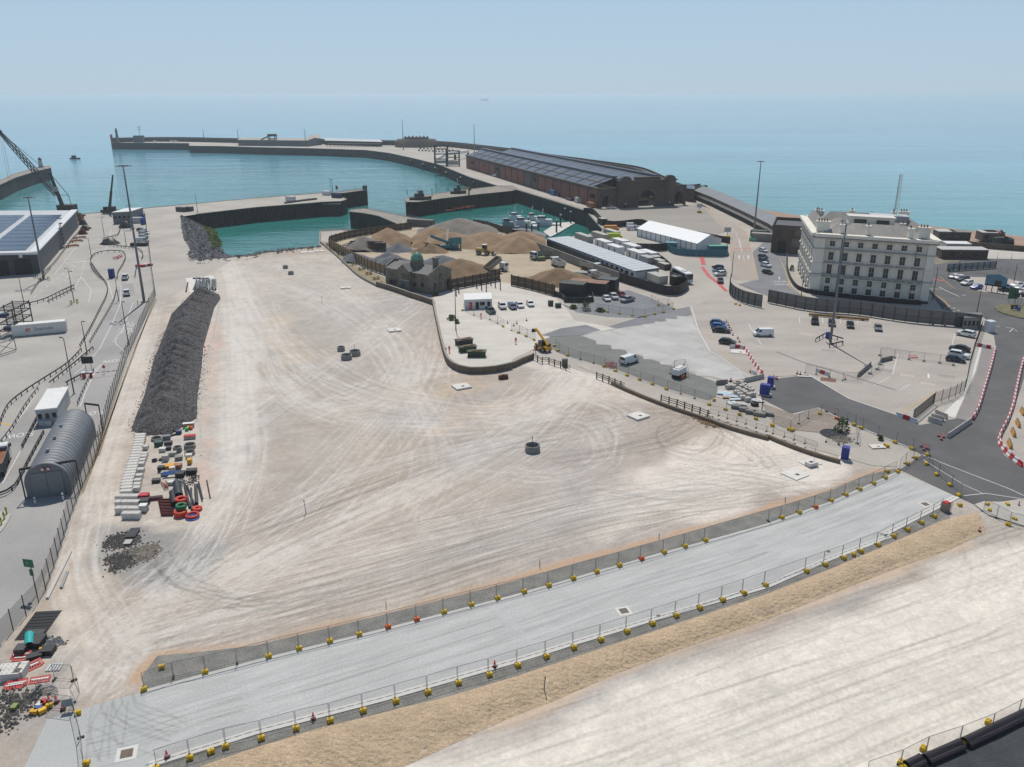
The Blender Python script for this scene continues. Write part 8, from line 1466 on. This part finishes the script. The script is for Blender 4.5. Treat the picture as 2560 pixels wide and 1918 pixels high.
p=g('K8',520,1552);MB().box((0,0,0),(3.2,2.4,.02),-.4).build('rust_cover',mat('rust_cover','74584a',.9,.2),park,loc=(p.x,p.y,.016));p=g('K8',108,705);text('ONE',2.0,M_line,hroad,(p.x,p.y,.02),(0,0,-.1),'road_lettering');p=g('K8',110,722);text('WAY',2.0,M_line,hroad,(p.x,p.y-1.2,.02),(0,0,-.1),'road_lettering')
# ------------------------------------------------------------------ hotel
A,B=g('H',340,1175),g('H',1975,1325);hH=18.3;C2=g('H',255,118,hH);rz=head(A,B);W=(B-A).length;Rm=Matrix.Rotation(-rz,3,'Z');SK=Matrix(((1,-.2,0),(0,1,0),(0,0,1)));lo_=lambda v:SK.inverted()@(Rm@(Vector((v.x,v.y,v.z))-A));   # the block is a slightly skewed rectangle
dpt=lo_(C2).y;t=thing('grand_hotel','white stucco hotel with rows of sash windows and chimneys','hotel',A,rz);M_st=mat('white_stucco','ddd8cb',.8,.07,.15,fine=.05,fscale=1.5);M_str=mat('weathered_band','a5a299',.85,.2,.4);M_lead=mat('weathered_roof','8f8b86',.8,.2,.12,fine=.15,fscale=1.2);M_bar=mat('window_glass','2a2826',.3,.25,1.0,spec=.5);M_plin=mat('dark_plinth','1a1e22',.7,.15,.6)
pav_w=W*.09
MB().prism([(0,0),(pav_w,0),(pav_w,.8),(W-pav_w*.7,.8),(W-pav_w*.7,0),(W,0),(W,dpt),(0,dpt)],0,hH).build('walls',M_st,t);MB().prism([(-.15,-.2),(W+.15,-.2),(W+.15,dpt),(-.15,dpt)],0,.7).build('plinth',M_plin,t)
for f,hh,pr,m in((1.0,.9,.8,M_st),(.775,.22,.15,M_str),(.535,.14,.06,M_st),(.345,.3,.15,M_str),(.30,.18,.05,M_st),(.955,.25,.35,M_str)):
    z=hH*f;MB().path([Vector((-.1,.2,z)),Vector((W+.1,.2,z)),Vector((W+.1,dpt,z)),Vector((-.1,dpt,z))],.7+pr*2,hh,True).build('cornice' if f>.9 else 'string_course',m,t)
rows=((.865,1.5,1.55,0),(.655,1.5,2.5,0),(.43,1.45,3.1,1),(.245,1.4,2.0,2),(.095,1.5,1.8,3))
def win(x,y,z,w,h,kind,rot=0.0):
    o=MB().box((0,-.02,0),(w,.22,h)).build('window',M_bar,t,loc=(x,y,z),rz=rot);MB().box((0,-.06,0),(.07,.25,h)).box((0,-.06,0),(w,.25,.07)).build('glazing_bar',M_str,o)
    f=MB();[f.box((s*(w/2+.14),-.1,0),(.26,.3,h+.3))for s in(-1,1)];f.box((0,-.1,h/2+.16),(w+.5,.3,.3)).box((0,-.16,-h/2-.12),(w+.7,.45,.22));f.build('surround',M_st,o)
    if kind==1:MB().box((0,-.35,h/2+.75),(w+1.7,.8,.3)).box((0,-.2,h/2+.5),(w+1.2,.5,.3)).build('hood',M_str,o)
    if kind==2:n_=10;MB().path([Vector((-(w/2+.35)*math.cos(math.pi*i/n_),-.25,h/2+.1+(w/2+.2)*math.sin(math.pi*i/n_)))for i in range(n_+1)],.5,.35).build('arched_hood',M_str,o);MB().extr([(-w/2,0),(w/2,0),(0,w/2)],0,.1)
for f,w,h,kd in rows:
    for i in range(7):win(pav_w+(W-pav_w*1.7)*(.075+.141*i),.8,hH*f,w,h,kd)
    for i in range(6):win(0,dpt*(.1+.16*i),hH*f,1.5,h,kd,-math.pi/2)
for x in(W*.235,W*.85):MB().tube((x,.6,0),(x,.6,hH-.6),.1,n=6).build('drainpipe',M_dsteel,t)
zr=hH+.35
def hip(x0,x1,y0,y1,hgt_,inset,along_x=True):
    v=[(x0,y0,zr),(x1,y0,zr),(x1,y1,zr),(x0,y1,zr)];v+=[(x0+inset,(y0+y1)/2,zr+hgt_),(x1-inset,(y0+y1)/2,zr+hgt_)]if along_x else[((x0+x1)/2,y0+inset,zr+hgt_),((x0+x1)/2,y1-inset,zr+hgt_)]
    MB().add(v,[(0,1,5,4),(1,2,5),(2,3,4,5),(3,0,4)]if along_x else[(0,1,4),(1,2,5,4),(2,3,5),(3,0,4,5)]).build('roof',M_lead,t)
MB().prism([(.3,.3),(W-.3,.3),(W-.3,dpt-.3),(.3,dpt-.3)],hH+.02,zr).build('flat_roof',M_lead,t)
hip(W*.08,W*.93,1.6,dpt*.33,2.8,4.5);hip(1.2,W*.13,dpt*.22,dpt-1,2.8,3,False);hip(W*.15,W-1.2,dpt*.8,dpt-1,2.6,3);hip(W*.88,W-1,dpt*.3,dpt*.8,2.6,3,False);hip(W*.2,W*.38,dpt*.48,dpt*.7,2.0,2);hip(W*.66,W*.86,dpt*.4,dpt*.56,2.0,2)
for x,y,w,d,h in((530,330,5.2,1.6,4.2),(795,360,1.7,1.4,3.6),(1155,385,1.7,1.4,3.8),(1740,425,1.8,1.4,3.8),(1920,430,4.2,1.6,4.4),(910,130,1.7,1.4,3.6),(1165,135,1.5,1.2,2.2),(1455,150,1.7,1.4,3.8),(1630,165,4.0,1.5,4.2),(1370,335,1.7,1.4,3.4),(1625,345,1.7,1.2,3.6),(480,120,4.0,1.5,2.6),(420,85,1.2,1.2,3)):
    p=lo_(g('H',x,y,zr));p.x=min(max(p.x,2),W-2);p.y=min(max(p.y,1.5),dpt-1.2);w,d,h=w*.72,d*.9,h*.68;c=MB().box((p.x,p.y,zr+h/2+.3),(w,d,h)).box((p.x,p.y,zr+h+.3),(w+.4,d+.4,.35)).build('chimney',M_st,t)
    for i in range(int(w/.8)):MB().lathe([(.22,0),(.17,.8)],(p.x-w/2+.5+i*.8,p.y,zr+h+.45),8).build('chimney_pot',mat('chimney_pot','7a5f4a',.9),c)
p=lo_(g('H',1185,330,zr));MB().box((p.x,p.y+2,zr+2.2),(13,5,4.4)).build('roof_house',M_st,t);MB().box((p.x,p.y+2,zr+4.5),(13.6,5.6,.3)).build('roof_house_top',M_cwhite,t)
for x in(-3.2,3.2):MB().box((p.x+x,p.y-.55,zr+3.0),(3.6,.15,1.5)).build('window',M_bar,t)
p=lo_(g('H',1450,260,zr));MB().box((p.x,p.y+3,zr+1.6),(11,5,3.2)).build('roof_house',pm('8d959c',.6),t);MB().box((p.x,p.y+3,zr+3.3),(11.4,5.4,.25)).build('roof_house_top',M_groof,t)
for i in range(4):p=lo_(g('H',800+i*55,235+i*8,zr));o=MB().lathe([(.05,0),(.5,.12),(.8,.35)],n=12,cap=False).build('satellite_dish',M_white,t);o.location=(p.x,p.y,zr+1.2);o.rotation_euler=(1.1,0,.3);MB().tube((0,0,-1.4),(0,0,0),.06).build('bracket',M_steel,o)
pw=g('H',1508,240,zr);h=hgt(pw,'K4',1150,745)-zr;m_=thing('radio_mast','tall lattice radio mast on the hotel roof','mast',(pw.x,pw.y,zr+3.4));h-=3.4
for k in range(3):a=k*2.094;MB().tube((.45*math.cos(a),.45*math.sin(a),0),(.4*math.cos(a),.4*math.sin(a),h),.07,n=4).build('chord',M_steel,m_)
b=MB()
for i in range(26):
    for k in range(3):a,c=k*2.094,(k+1)*2.094;b.tube((.45*math.cos(a),.45*math.sin(a),h*i/26),(.45*math.cos(c),.45*math.sin(c),h*(i+1)/26),.035,n=3)
b.build('lacing',M_steel,m_);MB().tube((1.2,0,0),(.5,0,h),.03,n=3).build('guy_rope',M_steel,m_)
for ch in t.children:ch.matrix_parent_inverse=SK.to_4x4()
wall_run('K8',[(160,480),(165,600),(215,730),(330,800),(700,850),(1050,890),(1320,905)],1.3,.3,M_plin,'low black boundary wall curving round the hotel','boundary_wall',step=4)
def hoard(k,pts,h,label,m,mp,step=3.0):
    c=spline(gl(k,pts),2);t=thing('site_hoarding',label,'hoarding',(0,0,0));q=along(c,step)
    for i,(p,a)in enumerate(q):
        MB().box((0,-.12,h/2),(.16,.2,h)).build('post',mp,t,loc=(p.x,p.y,0),rz=a)
        if i+1<len(q):
            d=q[i+1][0]-p;l=d.length;MB().box((l/2,0,h/2+.1),(l-.04,.06,h-.1)).build('sheet_panel',m,t,loc=(p.x,p.y,0),rz=math.atan2(d.y,d.x));MB().box((l/2,-.08,h*.45),(l,.08,.1)).build('rail',mp,t,loc=(p.x,p.y,0),rz=math.atan2(d.y,d.x))
hoard('K7',[(1885,600),(1878,660),(1905,705),(2000,755),(2209,805)],3.8,'curved grey hoarding at the corner of the car park',M_gryh,M_dsteel,2.4);hoard('K8',[(0,885),(380,960),(760,990),(1200,1055),(1650,1095),(1840,1118)],3.9,'long grey hoarding between hotel and car park',M_gryh,mat('brown_post','4d433d',.7),3.0);hoard('R1',[(735,405),(900,395),(1200,375),(1600,350)],2.6,'grey panel fence on blocks beyond the hotel',mat('panel_grey','8d9295',.6),M_dsteel,2.6)
wall_run('K8',[(1640,395),(1900,420),(2209,445),(2450,470)],2.2,.4,M_stone,'dark wall between beach and waste ground')
for i,(x,y,w,c,lb)in enumerate([(1465,345,7,'4a4744','black hut with pale roof nearest the hotel'),(1590,350,7,'3d3b39','black beach hut with a flat pale roof'),(1840,355,7,'5b5956','grey beach hut beside the black one'),(1880,350,7,'33363a','black beach hut beside the digger'),(1490,510,17,'4d3f38','brown scout hut with felt roof')]):a=g('K8',x,y);t=bldg('beach_hut',lb,a,a+Vector((w,-1,0)),a+Vector((1,7,0)),3.4,pm(c,.8,var=.2),mat('felt_%d'%(i%2),['b4b3b0','7d7b78'][i%2],.8,.15),windows=2,cat='hut')
a=g('K8',1530,470);bldg('beach_hut','white roofed hut behind the brown hut',a,a+Vector((9,-1,0)),a+Vector((1,6,0)),4,pm('a8a59e',.8),M_white,windows=1,cat='hut')
p=g('K8',2075,385);t=thing('excavator','red armed excavator working on the beach','excavator',p,2.6);MB().box((0,0,1.7),(3.4,2.6,1.4)).build('house',M_dsteel,t);MB().box((1.2,.7,2.6),(1.4,1.1,1.5)).build('cab',M_glass,t);M_exc=mat('excavator_red','9a4038',.6,.1);MB().bar((1,0,2),(3.5,0,5.6),.5,.6).build('boom',M_exc,t);MB().bar((3.4,0,5.7),(5.4,0,2.6),.4,.45).build('stick',M_exc,t);MB().box((5.4,0,2.1),(.8,1.0,.9)).build('bucket',M_dsteel,t)
for s in(-1,1):MB().box((0,s*1.1,.5),(4,.6,1)).build('track',M_black,t)
box_thing('container','dark green container beside the beach digger','container',g('K8',2010,378),(7,2.5,2.6),.1,pm('34433f',.7))
# ------------------------------------------------------------------ car park furniture and vehicles
b=g('K8',535,1240);high_mast(b,hgt(b,'K8',685,198),'tall grey light mast in the middle of the car park',.5,.36,4)
for pts,lb in(([(410,1225),(490,1180)],'left rail'),([(530,1190),(645,1225)],'right rail'),([(530,1275),(645,1250)],'front rail')):guard('K8',pts,'dark guard rail round the car park mast, '+lb,.9,m=M_dwood)
crate('K8',515,1195,(1.0,.8,1.6),'233f8a','blue cabinet at the foot of the car park mast',.2)
for k,x,y,kd,c,hd,lb in(('K8',402,1065,'suv','16191d',(4,40),'black car leftmost of four below the hotel hoarding'),('K8',548,1080,'hatch','2a3138',(8,40),'dark car second of four below the hotel hoarding'),('K8',707,1095,'saloon','1b2125',(8,40),'dark green saloon third of four below the hotel hoarding'),('K8',948,1120,'saloon','6e757c',(10,40),'grey saloon rightmost of four below the hotel hoarding'),('K7',2165,1035,'van','dadcdc',(-80,0),'large white van in the middle of the car park'),('R2',490,190,'suv','d9dbdb',(-100,-20),'white small car beside the gatehouse'),('R2',350,520,'saloon','1a2029',(-100,-15),'dark saloon behind the white estate'),('R2',330,680,'suv','d6d9da',(100,18),'white estate car between two dark cars'),('R2',260,770,'hatch','1e2a3d',(100,15),'navy hatchback in front of the white estate'),
        ('R1',870,525,'hatch','c9ccd0',(-90,10),'silver car at the back of the roundabout row'),('R1',960,540,'hatch','d6d8da',(-90,10),'white car second in the roundabout row'),('R1',1010,570,'suv','3d4653',(-90,10),'dark car third in the roundabout row'),('R1',1080,640,'suv','d8dadb',(-90,15),'white estate nearest in the roundabout row'),('R1',1245,705,'hatch','2c5fae',(-90,12),'bright blue car beside the billboard'),('R1',1770,755,'saloon','20252c',(90,10),'black car under the billboard'),('R1',1760,700,'hatch','34506b',(90,10),'blue grey car behind the billboard'),('R1',1940,670,'hatch','cfd2d4',(-90,10),'white car right of the billboard'),('R1',2010,715,'hatch','7f8f9f',(-90,10),'pale blue car right of the billboard'),('R1',2040,790,'suv','c5c9cc',(-90,10),'silver car near the right edge')):
    p=g(k,x,y);car(kd,c,p,head(p,g(k,x+hd[0],y+hd[1])),lb)
t=bldg('gatehouse','small grey glazed gatehouse at the end of the hoarding',g('R1',1000,1400),g('R1',1290,1400),g('R1',1020,1310),2.9,pm('8b8a86',.7),mat('gate_roof','7d7c78',.8),windows=4,wh=1.3);crate('R1',935,1355,(1.5,1.5,2.6),'3f4a4f','dark portable toilet beside the gatehouse',.1,name='portable_toilet',cat='toilet');crate('R1',1460,1445,(1.9,1.9,2.9),'d3d5d6','white kiosk at the road edge',.15,name='kiosk',cat='kiosk')
def jersey(a,b,label,m,name='water_barrier',h=.85,cat='barrier',grp='red and white road barriers'):
    d=b-a;l=d.length;o=MB().extr([(-.28,0),(.28,0),(.24,.2),(.1,.38),(.09,h),(-.09,h),(-.1,.38),(-.24,.2)],0.01,l-.02).build(name,m,None,False,(a.x,a.y,.02),math.atan2(d.y,d.x));tag(o,label,cat,grp);MB().box((l-.05,0,h*.5),(.08,.08,h*.6)).build('connector',m,o)
M_rbar=mat('barrier_red','b8323a',.5,.08,2);M_wbar=mat('barrier_white','d6d5d3',.5,.06,2)
def barrier_line(pts,what,step=1.3):
    q=along(spline(pts,.8),step)
    for i in range(len(q)-1):jersey(q[i][0],q[i+1][0],'%s %s barrier segment from the far end %s'%(nth(i+1),'red' if i%2 else 'white',what),M_rbar if i%2 else M_wbar)
barrier_line(gl('R2',[(1175,500),(1080,900),(960,1300),(860,1640)])+gl('R3',[(700,210),(565,455)]),'along the footway');barrier_line(gl('R2',[(1841,700),(1760,1000),(1650,1500)])+gl('R3',[(1440,80),(1330,400),(1180,690),(1140,860),(1190,980),(1330,1150),(1500,1300),(1700,1450)]),'along the right side of the road');barrier_line(gl('R2',[(700,395),(900,450),(1170,500)]),'across the footway',1.0)
barrier_line(gl('K7',[(1878,1143),(1985,1142),(2025,1180),(2070,1250),(2110,1310),(2165,1375)]),'curving through the car park');barrier_line(gl('K7',[(2070,1360),(2140,1385)]),'at the end of the concrete block wall');barrier_line(gl('L5',[(412,240),(550,285)]),'beside the rusty cover',1.2);barrier_line(gl('L5',[(1105,620),(1310,695)]),'at the foot of the gate',1.5)
def cbarrier(lst,what,m=None):
    for i,(k,x0,y0,x1,y1)in enumerate(lst):jersey(g(k,x0,y0),g(k,x1,y1),'%s concrete barrier %s'%(nth(i+1),what),m or M_concb,'concrete_barrier',1.0,'barrier','grey concrete barriers')
cbarrier([('R3',75+i*121,790-i*82,190+i*121,712-i*82)for i in range(4)],'from the left at the road junction');cbarrier([('L5',1440,605,1545,650),('L5',1405,640,1515,670),('L5',1380,665,1495,700)],'from the back beside the gate');cbarrier([('L5',970,160,1070,135),('L5',775,285,885,190)],'from the right along the car park fence',mat('dark_concrete','77746f',.9));cbarrier([('R4',890,310,1020,280),('R4',1020,280,1155,250)],'from the left of the pair beside the slab stack');cbarrier([('R4',500,345,655,330)],'beside the weeds at the stack',MATS['dark_concrete']);barrier('L5',1260,125,0,'red plastic barrier lying by the car park fence',-1.2)
t=thing('sliding_gate','dark steel sliding gate at the car park exit','gate',g('L5',1248,665),head(g('L5',1248,665),g('L5',1425,520)));Lg=(g('L5',1425,520)-g('L5',1248,665)).length;MB().path([Vector((0,0,.2)),Vector((Lg,0,.2)),Vector((Lg,0,2.3)),Vector((0,0,2.3))],.12,.12,True).build('frame',M_dsteel,t)
for i in range(int(Lg/.35)):MB().box((i*.35+.2,0,1.25),(.06,.06,2.1)).build('bar',M_dsteel,t)
t=thing('security_fence','dark mesh security fence along the car park edge','fence',(0,0,0));fp=along(gl('L5',[(1430,520),(1600,465),(1700,400),(1735,200),(1785,30)])+gl('K8',[(1840,1120)]),2.6)
for i,(p,a)in enumerate(fp):
    place('post',pmz,t,(p.x,p.y,-.2),a)
    if i+1<len(fp):q=fp[i+1][0];MB().add([(0,0,.08),(q.x-p.x,q.y-p.y,.08),(q.x-p.x,q.y-p.y,2.5),(0,0,2.5)],[(0,1,2,3)]).build('wire_panel',M_fwire,t,loc=(p.x,p.y,0))
run('L5',[(455,605),(600,645),(680,675),(750,700),(815,728),(950,790),(1105,850),(1250,905)],'along the kerb of the new road','yo-yy-yyy');run('L5',[(45,705),(190,745),(265,690),(345,645),(455,605)],'round the reddish rubble ground','yy---');run('L5',[(1250,905),(1390,965),(1383,1045),(1470,1135),(1583,1225),(1663,1315)],'across the dark corner of the junction','yyyyyy');run('L5',[(1130,1085),(1185,1035),(1255,985),(1330,955)],'at the far right corner of the concrete road','-yy-');run('L5',[(965,100),(1090,118),(1215,132),(1343,148),(1480,163),(1600,183)],'across the middle of the car park','gggggg');run('L5',[(965,100),(975,180),(950,225),(890,262),(770,325)],'beside the dark concrete barriers','-ggg-');run('L5',[(318,250),(415,265),(530,290),(645,318),(770,325)],'above the new asphalt road');run('L5',[(500,845),(610,870),(770,860),(760,700)],'round the excavated pit');run('L5',[(1855,1440),(1970,1500),(2080,1560),(2240,1600)],'on the island at the right edge','--yy');run('R4',[(415,620),(640,690),(835,755),(1060,815),(1290,900)],'in front of the slab stack','yyyyy')
M_rtube=mat('red_tube','a8423f',.5);rp=gl('R4',[(405,775),(530,810),(650,850),(780,890),(905,925),(1045,980),(1190,1025),(1280,1060),(1435,1105),(1570,1145),(1720,1195),(1890,1255)])
for i,(a,b)in enumerate(zip(rp[:-1],rp[1:])):panel_fence(a+Vector((0,0,.5)),b+Vector((0,0,.5)),'%s pedestrian barrier from the left on the low retaining wall'%nth(i+1),1.1,'pedestrian barriers on the retaining wall',None,'pedestrian_barrier',M_rtube if i in(2,6,7)else M_steel)
for i,(x,y)in enumerate([(470,565),(1500,965),(1555,975)]):block(g('R4',x,y),i,'%s spare yellow block from the left behind the track fence'%nth(i+1))
for i,(k,x,y)in enumerate([('L5',1655,1400),('L5',1890,1395),('L5',1910,1445),('L5',2065,1395),('L5',2125,1520),('L5',1010,880),('L5',1030,890),('K7',1930,765),('K7',1965,775)]):block(g(k,x,y),i*.5,['yellow block left of the junction island','yellow block at the corner of the junction island','upright yellow block on the junction island','yellow block at the back of the junction island','yellow block by the tyre on the junction island','left yellow block beside the white slab','right yellow block beside the white slab','left yellow block at the foot of the curved hoarding','right yellow block at the foot of the curved hoarding'][i])
struct('traffic_island',MB().prism(gl('L5',[(1780,1390),(1860,1365),(2050,1370),(2240,1420),(2400,1500),(2400,1640),(2209,1575),(1900,1480)]),-.02,.15),M_concb,'concrete island at the right edge of the road')
for i,(x,y)in enumerate([(665,395),(735,395),(790,350),(850,395),(800,430),(855,455),(920,425),(980,450),(780,475),(825,505),(895,480),(860,545),(930,570),(950,510),(1005,500),(770,355),(830,345),(880,375),(935,410)]):
    p=g('R4',x,y);o=MB().box((0,0,.42),(1.05,.85,.84)).build('concrete_block',mat('pale_block','b9b4ac',.9,.1,.7),None,False,p+Vector((0,0,.02)),.4+.3*math.sin(i*2.1));tag(o,'%s pale block of the tumbled stack beside the new road'%nth(i+1),'concrete block','tumbled pale concrete blocks');MB().box((0,0,.86),(.2,.2,.04)).build('lifting_slot',M_dsteel,o)
for i,(x,y,w,c)in enumerate([(770,665,1.7,'6d6b68'),(875,700,1.7,'7a7875'),(975,735,1.9,'6f6d6a'),(1095,765,2.2,'84817c'),(1215,760,2.0,'7b7874')]):crate('R4',x,y,(w,1.2,.6),c,'%s dark kerb stack from the left in front of the tumbled blocks'%nth(i+1),-.4,name='kerb_stack',cat='concrete')
for i,(x,y,w,d,c)in enumerate([(620,460,2.6,1.4,'bcd0da'),(700,510,3.0,1.2,'b5c8d6'),(760,555,2.2,.8,'d8dddf'),(720,600,2.0,1.4,'cfd8dc'),(590,480,2.4,.7,'aebfca'),(640,525,1.6,.9,'b89f84'),(1050,565,1.6,1.8,'b9bec0'),(1110,570,.9,1.8,'c3c6c6'),(840,620,2.2,.8,'c9c9c5'),(1720,235,3,.8,'d2d1cb')]):p=g('R4',x,y);o=MB().box((0,0,.12),(w,d,.12)).build('board',pm(c,.5),None,False,p+Vector((0,0,.02+.05*(i%3))),-.4+.25*(i%4));tag(o,'%s loose board from the left of the heap beside the blocks'%nth(i+1)if i<9 else 'white beam lying at the top of the new road','board');MB().box((0,0,.19),(w*.9,.08,.03)).build('edge_strip',M_steel,o)
coil('R4',1030,625,.7,.12,3,'2b2522','brown hose coil beside the dark post at the stack');stake('R4',1130,690,2.4,'dark steel post standing in the stack','2c2523',.1)
for i,(k,x,y,w,lb)in enumerate([('R4',1165,480,1.9,'large blue covered cabinet on the new asphalt'),('R4',1243,375,1.2,'smaller blue cabinet behind the large one'),('L5',660,995,1.2,'blue cabinet at the end of the retaining wall')]):t=crate(k,x,y,(w,1.2,2.1),'27378a',lb,-.5,.15,'blue_cabinet','cabinet');MB().box((0,0,-.07),(w+.6,1.7,.14)).build('pallet',M_cwhite,t)
for i,(k,x,y)in enumerate([('R4',690,300),('R4',705,295),('R4',968,170),('R4',992,185),('R4',865,310),('R4',1240,260),('R4',1290,245),('R4',1322,265),('R4',1340,272),('R4',1617,195),('R4',1660,205),('L5',505,585),('L5',573,608),('L5',665,310),('L5',1472,800),('L5',1495,830),('L5',1515,810),('L5',1322,890),('L5',1360,905),('L5',1378,912),('L5',1345,920),('K8',1422,1075),('K8',1525,1085),('K7',1865,945),('K7',1875,965),('K7',1890,990),('K7',1905,1030),('K7',1948,1060),('K7',1962,1090),('K7',1850,920),('K6',2170,720),('K7',42,930),('K7',15,950),('K7',126,905),('L5',2162,1400),('L5',1820,1620)]):
    n0=max(q for q in(0,5,11,14,21,23,30,34)if q<=i);cone(g(k,x,y),'%s red cone %s'%(nth(i-n0+1),('by the slab stack' if i<5 else 'at the top of the new asphalt road' if i<11 else 'along the new road kerb' if i<14 else 'at the road junction' if i<21 else 'below the long hoarding' if i<23 else 'beside the row of blue and black cars' if i<30 else 'in the pale compound' if i<34 else 'near the right edge')),s=1.15)
scatter_stones('pit_rubble','pale rubble spilling from the excavated pit',res(gl('L5',[(570,800),(640,810),(690,830),(620,840)]),8),.7,260,.06,.25,M_rubl,77);tag(MB().lathe([(2.4,.02),(1.6,.03),(.05,.02)],n=16,cap=False).build('dug_pit',M_black,None,False,g('L5',565,775)),'dark mouth of the excavated pit','pit');scatter_stones('spoil','tan spoil heaps below the retaining wall',res(gl('R4',[(260,800),(360,830),(430,890),(600,910)]),8),.7,500,.06,.3,M_tan,78)
slab_thing('L5',942,888,2.6,1.6,.15,.1,'small white slab with a rusty hatch by the fence');slab_thing('K7',1968,1175,4.2,3.0,.12,-.35,'white octagonal cover slab in the car park');t=crate('L5',1525,1440,(1.0,.9,1.3),'8d7d74','grey caged box with a red lid at the road end',.4,name='gas_cage',cat='cage');MB().box((0,0,1.4),(.9,.8,.15)).build('lid',M_red,t);slab_thing('L5',1760,1560,2.2,1.0,.25,-.5,'grey slab lying on the chalk near the island')
# roundabout
rp_=gl('R1',[(1555,1040),(1600,1000),(1750,970),(2000,990),(2250,1040),(2250,1260),(2000,1215),(1750,1150),(1620,1100)]);struct('roundabout_island',MB().prism(rp_,-.02,.25),mat('scrubby_grass','6d6a50',.95,.25,.6,fine=.25,fscale=3),'scrubby grass island of the roundabout')
for i,(x,y,z,w,h,c,lb)in enumerate([(1850,980,3.4,2.6,3.2,'1d5a3c','green direction sign on the roundabout'),(1930,990,3.0,1.2,1.2,'2b3138','round backed sign on the roundabout'),(2040,990,3.0,1.6,1.2,'2f343b','rectangular sign back on the roundabout'),(1890,1090,1.1,1.8,1.0,'14181d','black chevron board on the roundabout'),(1970,1110,1.0,1.0,1.0,'2b5aa8','blue round arrow sign on the roundabout')]):
    t=thing('road_sign',lb,'sign',g('R1',x,y),-.2);MB().box((0,0,z),(w,.1,h)).build('panel',pm(c,.5),t);MB().tube((-w*.3,.1,0),(-w*.3,.1,z),.05).build('post',M_steel,t);MB().tube((w*.3,.1,0),(w*.3,.1,z),.05).build('post',M_steel,t)
    if i==3:MB().add([(.5,-.07,z+.4),(-.4,-.07,z),(.5,-.07,z-.4),(.1,-.07,z)],[(0,1,3),(1,2,3)]).build('chevron',M_white,t)
t=thing('billboard','large blue printed billboard on black posts','billboard',g('R1',1370,735),head(g('R1',1370,735),g('R1',1740,790)));Wb=(g('R1',1740,790)-g('R1',1370,735)).length;MB().extr([(0,2.2),(Wb,2.2),(Wb,5.0),(Wb*.6,5.9),(0,5.4)],0,.1)
bb_=[(0,1.9),(Wb,1.9),(Wb,4.8),(Wb*.6,5.8),(0,5.2)];MB().add([(x,0,z)for x,z in bb_]+[(x,.12,z)for x,z in bb_],[(0,1,2,3,4),(9,8,7,6,5)]+[(i,5+i,5+(i+1)%5,(i+1)%5)for i in range(5)]).build('panel',mat('poster_blue','4f8199',.5,.2,.25,col2='86a9b8'),t);MB().box((Wb*.6,-.02,2.9),(Wb*.3,.03,1.6)).build('poster_dark_shape',mat('poster_dark','4a4440',.6,.2,.6),t);MB().box((Wb/2,-.03,2.0),(Wb,.04,.4)).build('bottom_band',M_black,t)
for i in range(4):MB().box((Wb*(.1+.27*i),.1,1),(.2,.2,2)).build('post',M_black,t)
for k,x,y,tx,ty,lb in(('R1',490,900,590,365,'tall street lamp at the hotel corner'),('R1',1250,1150,1340,690,'street lamp behind the end of the hoarding'),('R1',1885,640,1945,310,'street lamp behind the billboard'),('K8',285,840,310,640,'black lamp post inside the hotel road'),('K7',1895,520,1908,320,'black lamp post at the curved hoarding'),('R1',930,430,960,100,'white lamp column by the panel fence')):b=g(k,x,y);lamp_post(b,hgt(b,k,tx,ty),lb,arm=.8,az=1.2,col=M_dsteel)
p=g('R1',755,545);t=thing('traffic_signal','dark signal posts beside the red crossing','traffic signal',p);MB().tube((0,0,0),(0,0,3.4),.08).build('post',M_dsteel,t);MB().box((0,-.1,3.2),(.4,.4,1.1)).build('signal_head',M_black,t)
for i,(x,y)in enumerate([(2209,600),(2170,700),(2130,780),(2100,880)]):p=g('L5',x-15,y);o=MB().extr([(-.3,0),(.3,0),(.1,.9),(-.1,.9)],-1.5,1.5).build('barrier_block',mat('tan_block','b88f4e',.8,.15),None,False,p,1.2);tag(o,'%s tan barrier block from the back at the right edge'%nth(i+1),'barrier','tan blocks at the right edge');MB().box((0,0,.95),(2.6,.12,.08)).build('top_rail',M_dsteel,o)
t=thing('pipe_barrier','long rusty pipe lying along the foot of the hoarding','pipe',(0,0,0));MB().tube(g('K8',350,1000)+Vector((0,0,.5)),g('K8',870,1045)+Vector((0,0,.5)),.35,n=10).build('pipe',mat('tan_pipe','8a6a3c',.8,.2,.5),t)
for f in(.1,.5,.9):p=g('K8',350,1000).lerp(g('K8',870,1045),f);MB().box((p.x,p.y,.12),(.5,1,.24)).build('chock',M_dwood,t)
railing('K8',[(1940,610),(2209,660)],'thin fence beyond the pale parking strip',1.4);run('K8',[(1720,500),(1850,492),(1980,500),(2100,505),(2209,510)],'across the waste ground behind the panel fence')
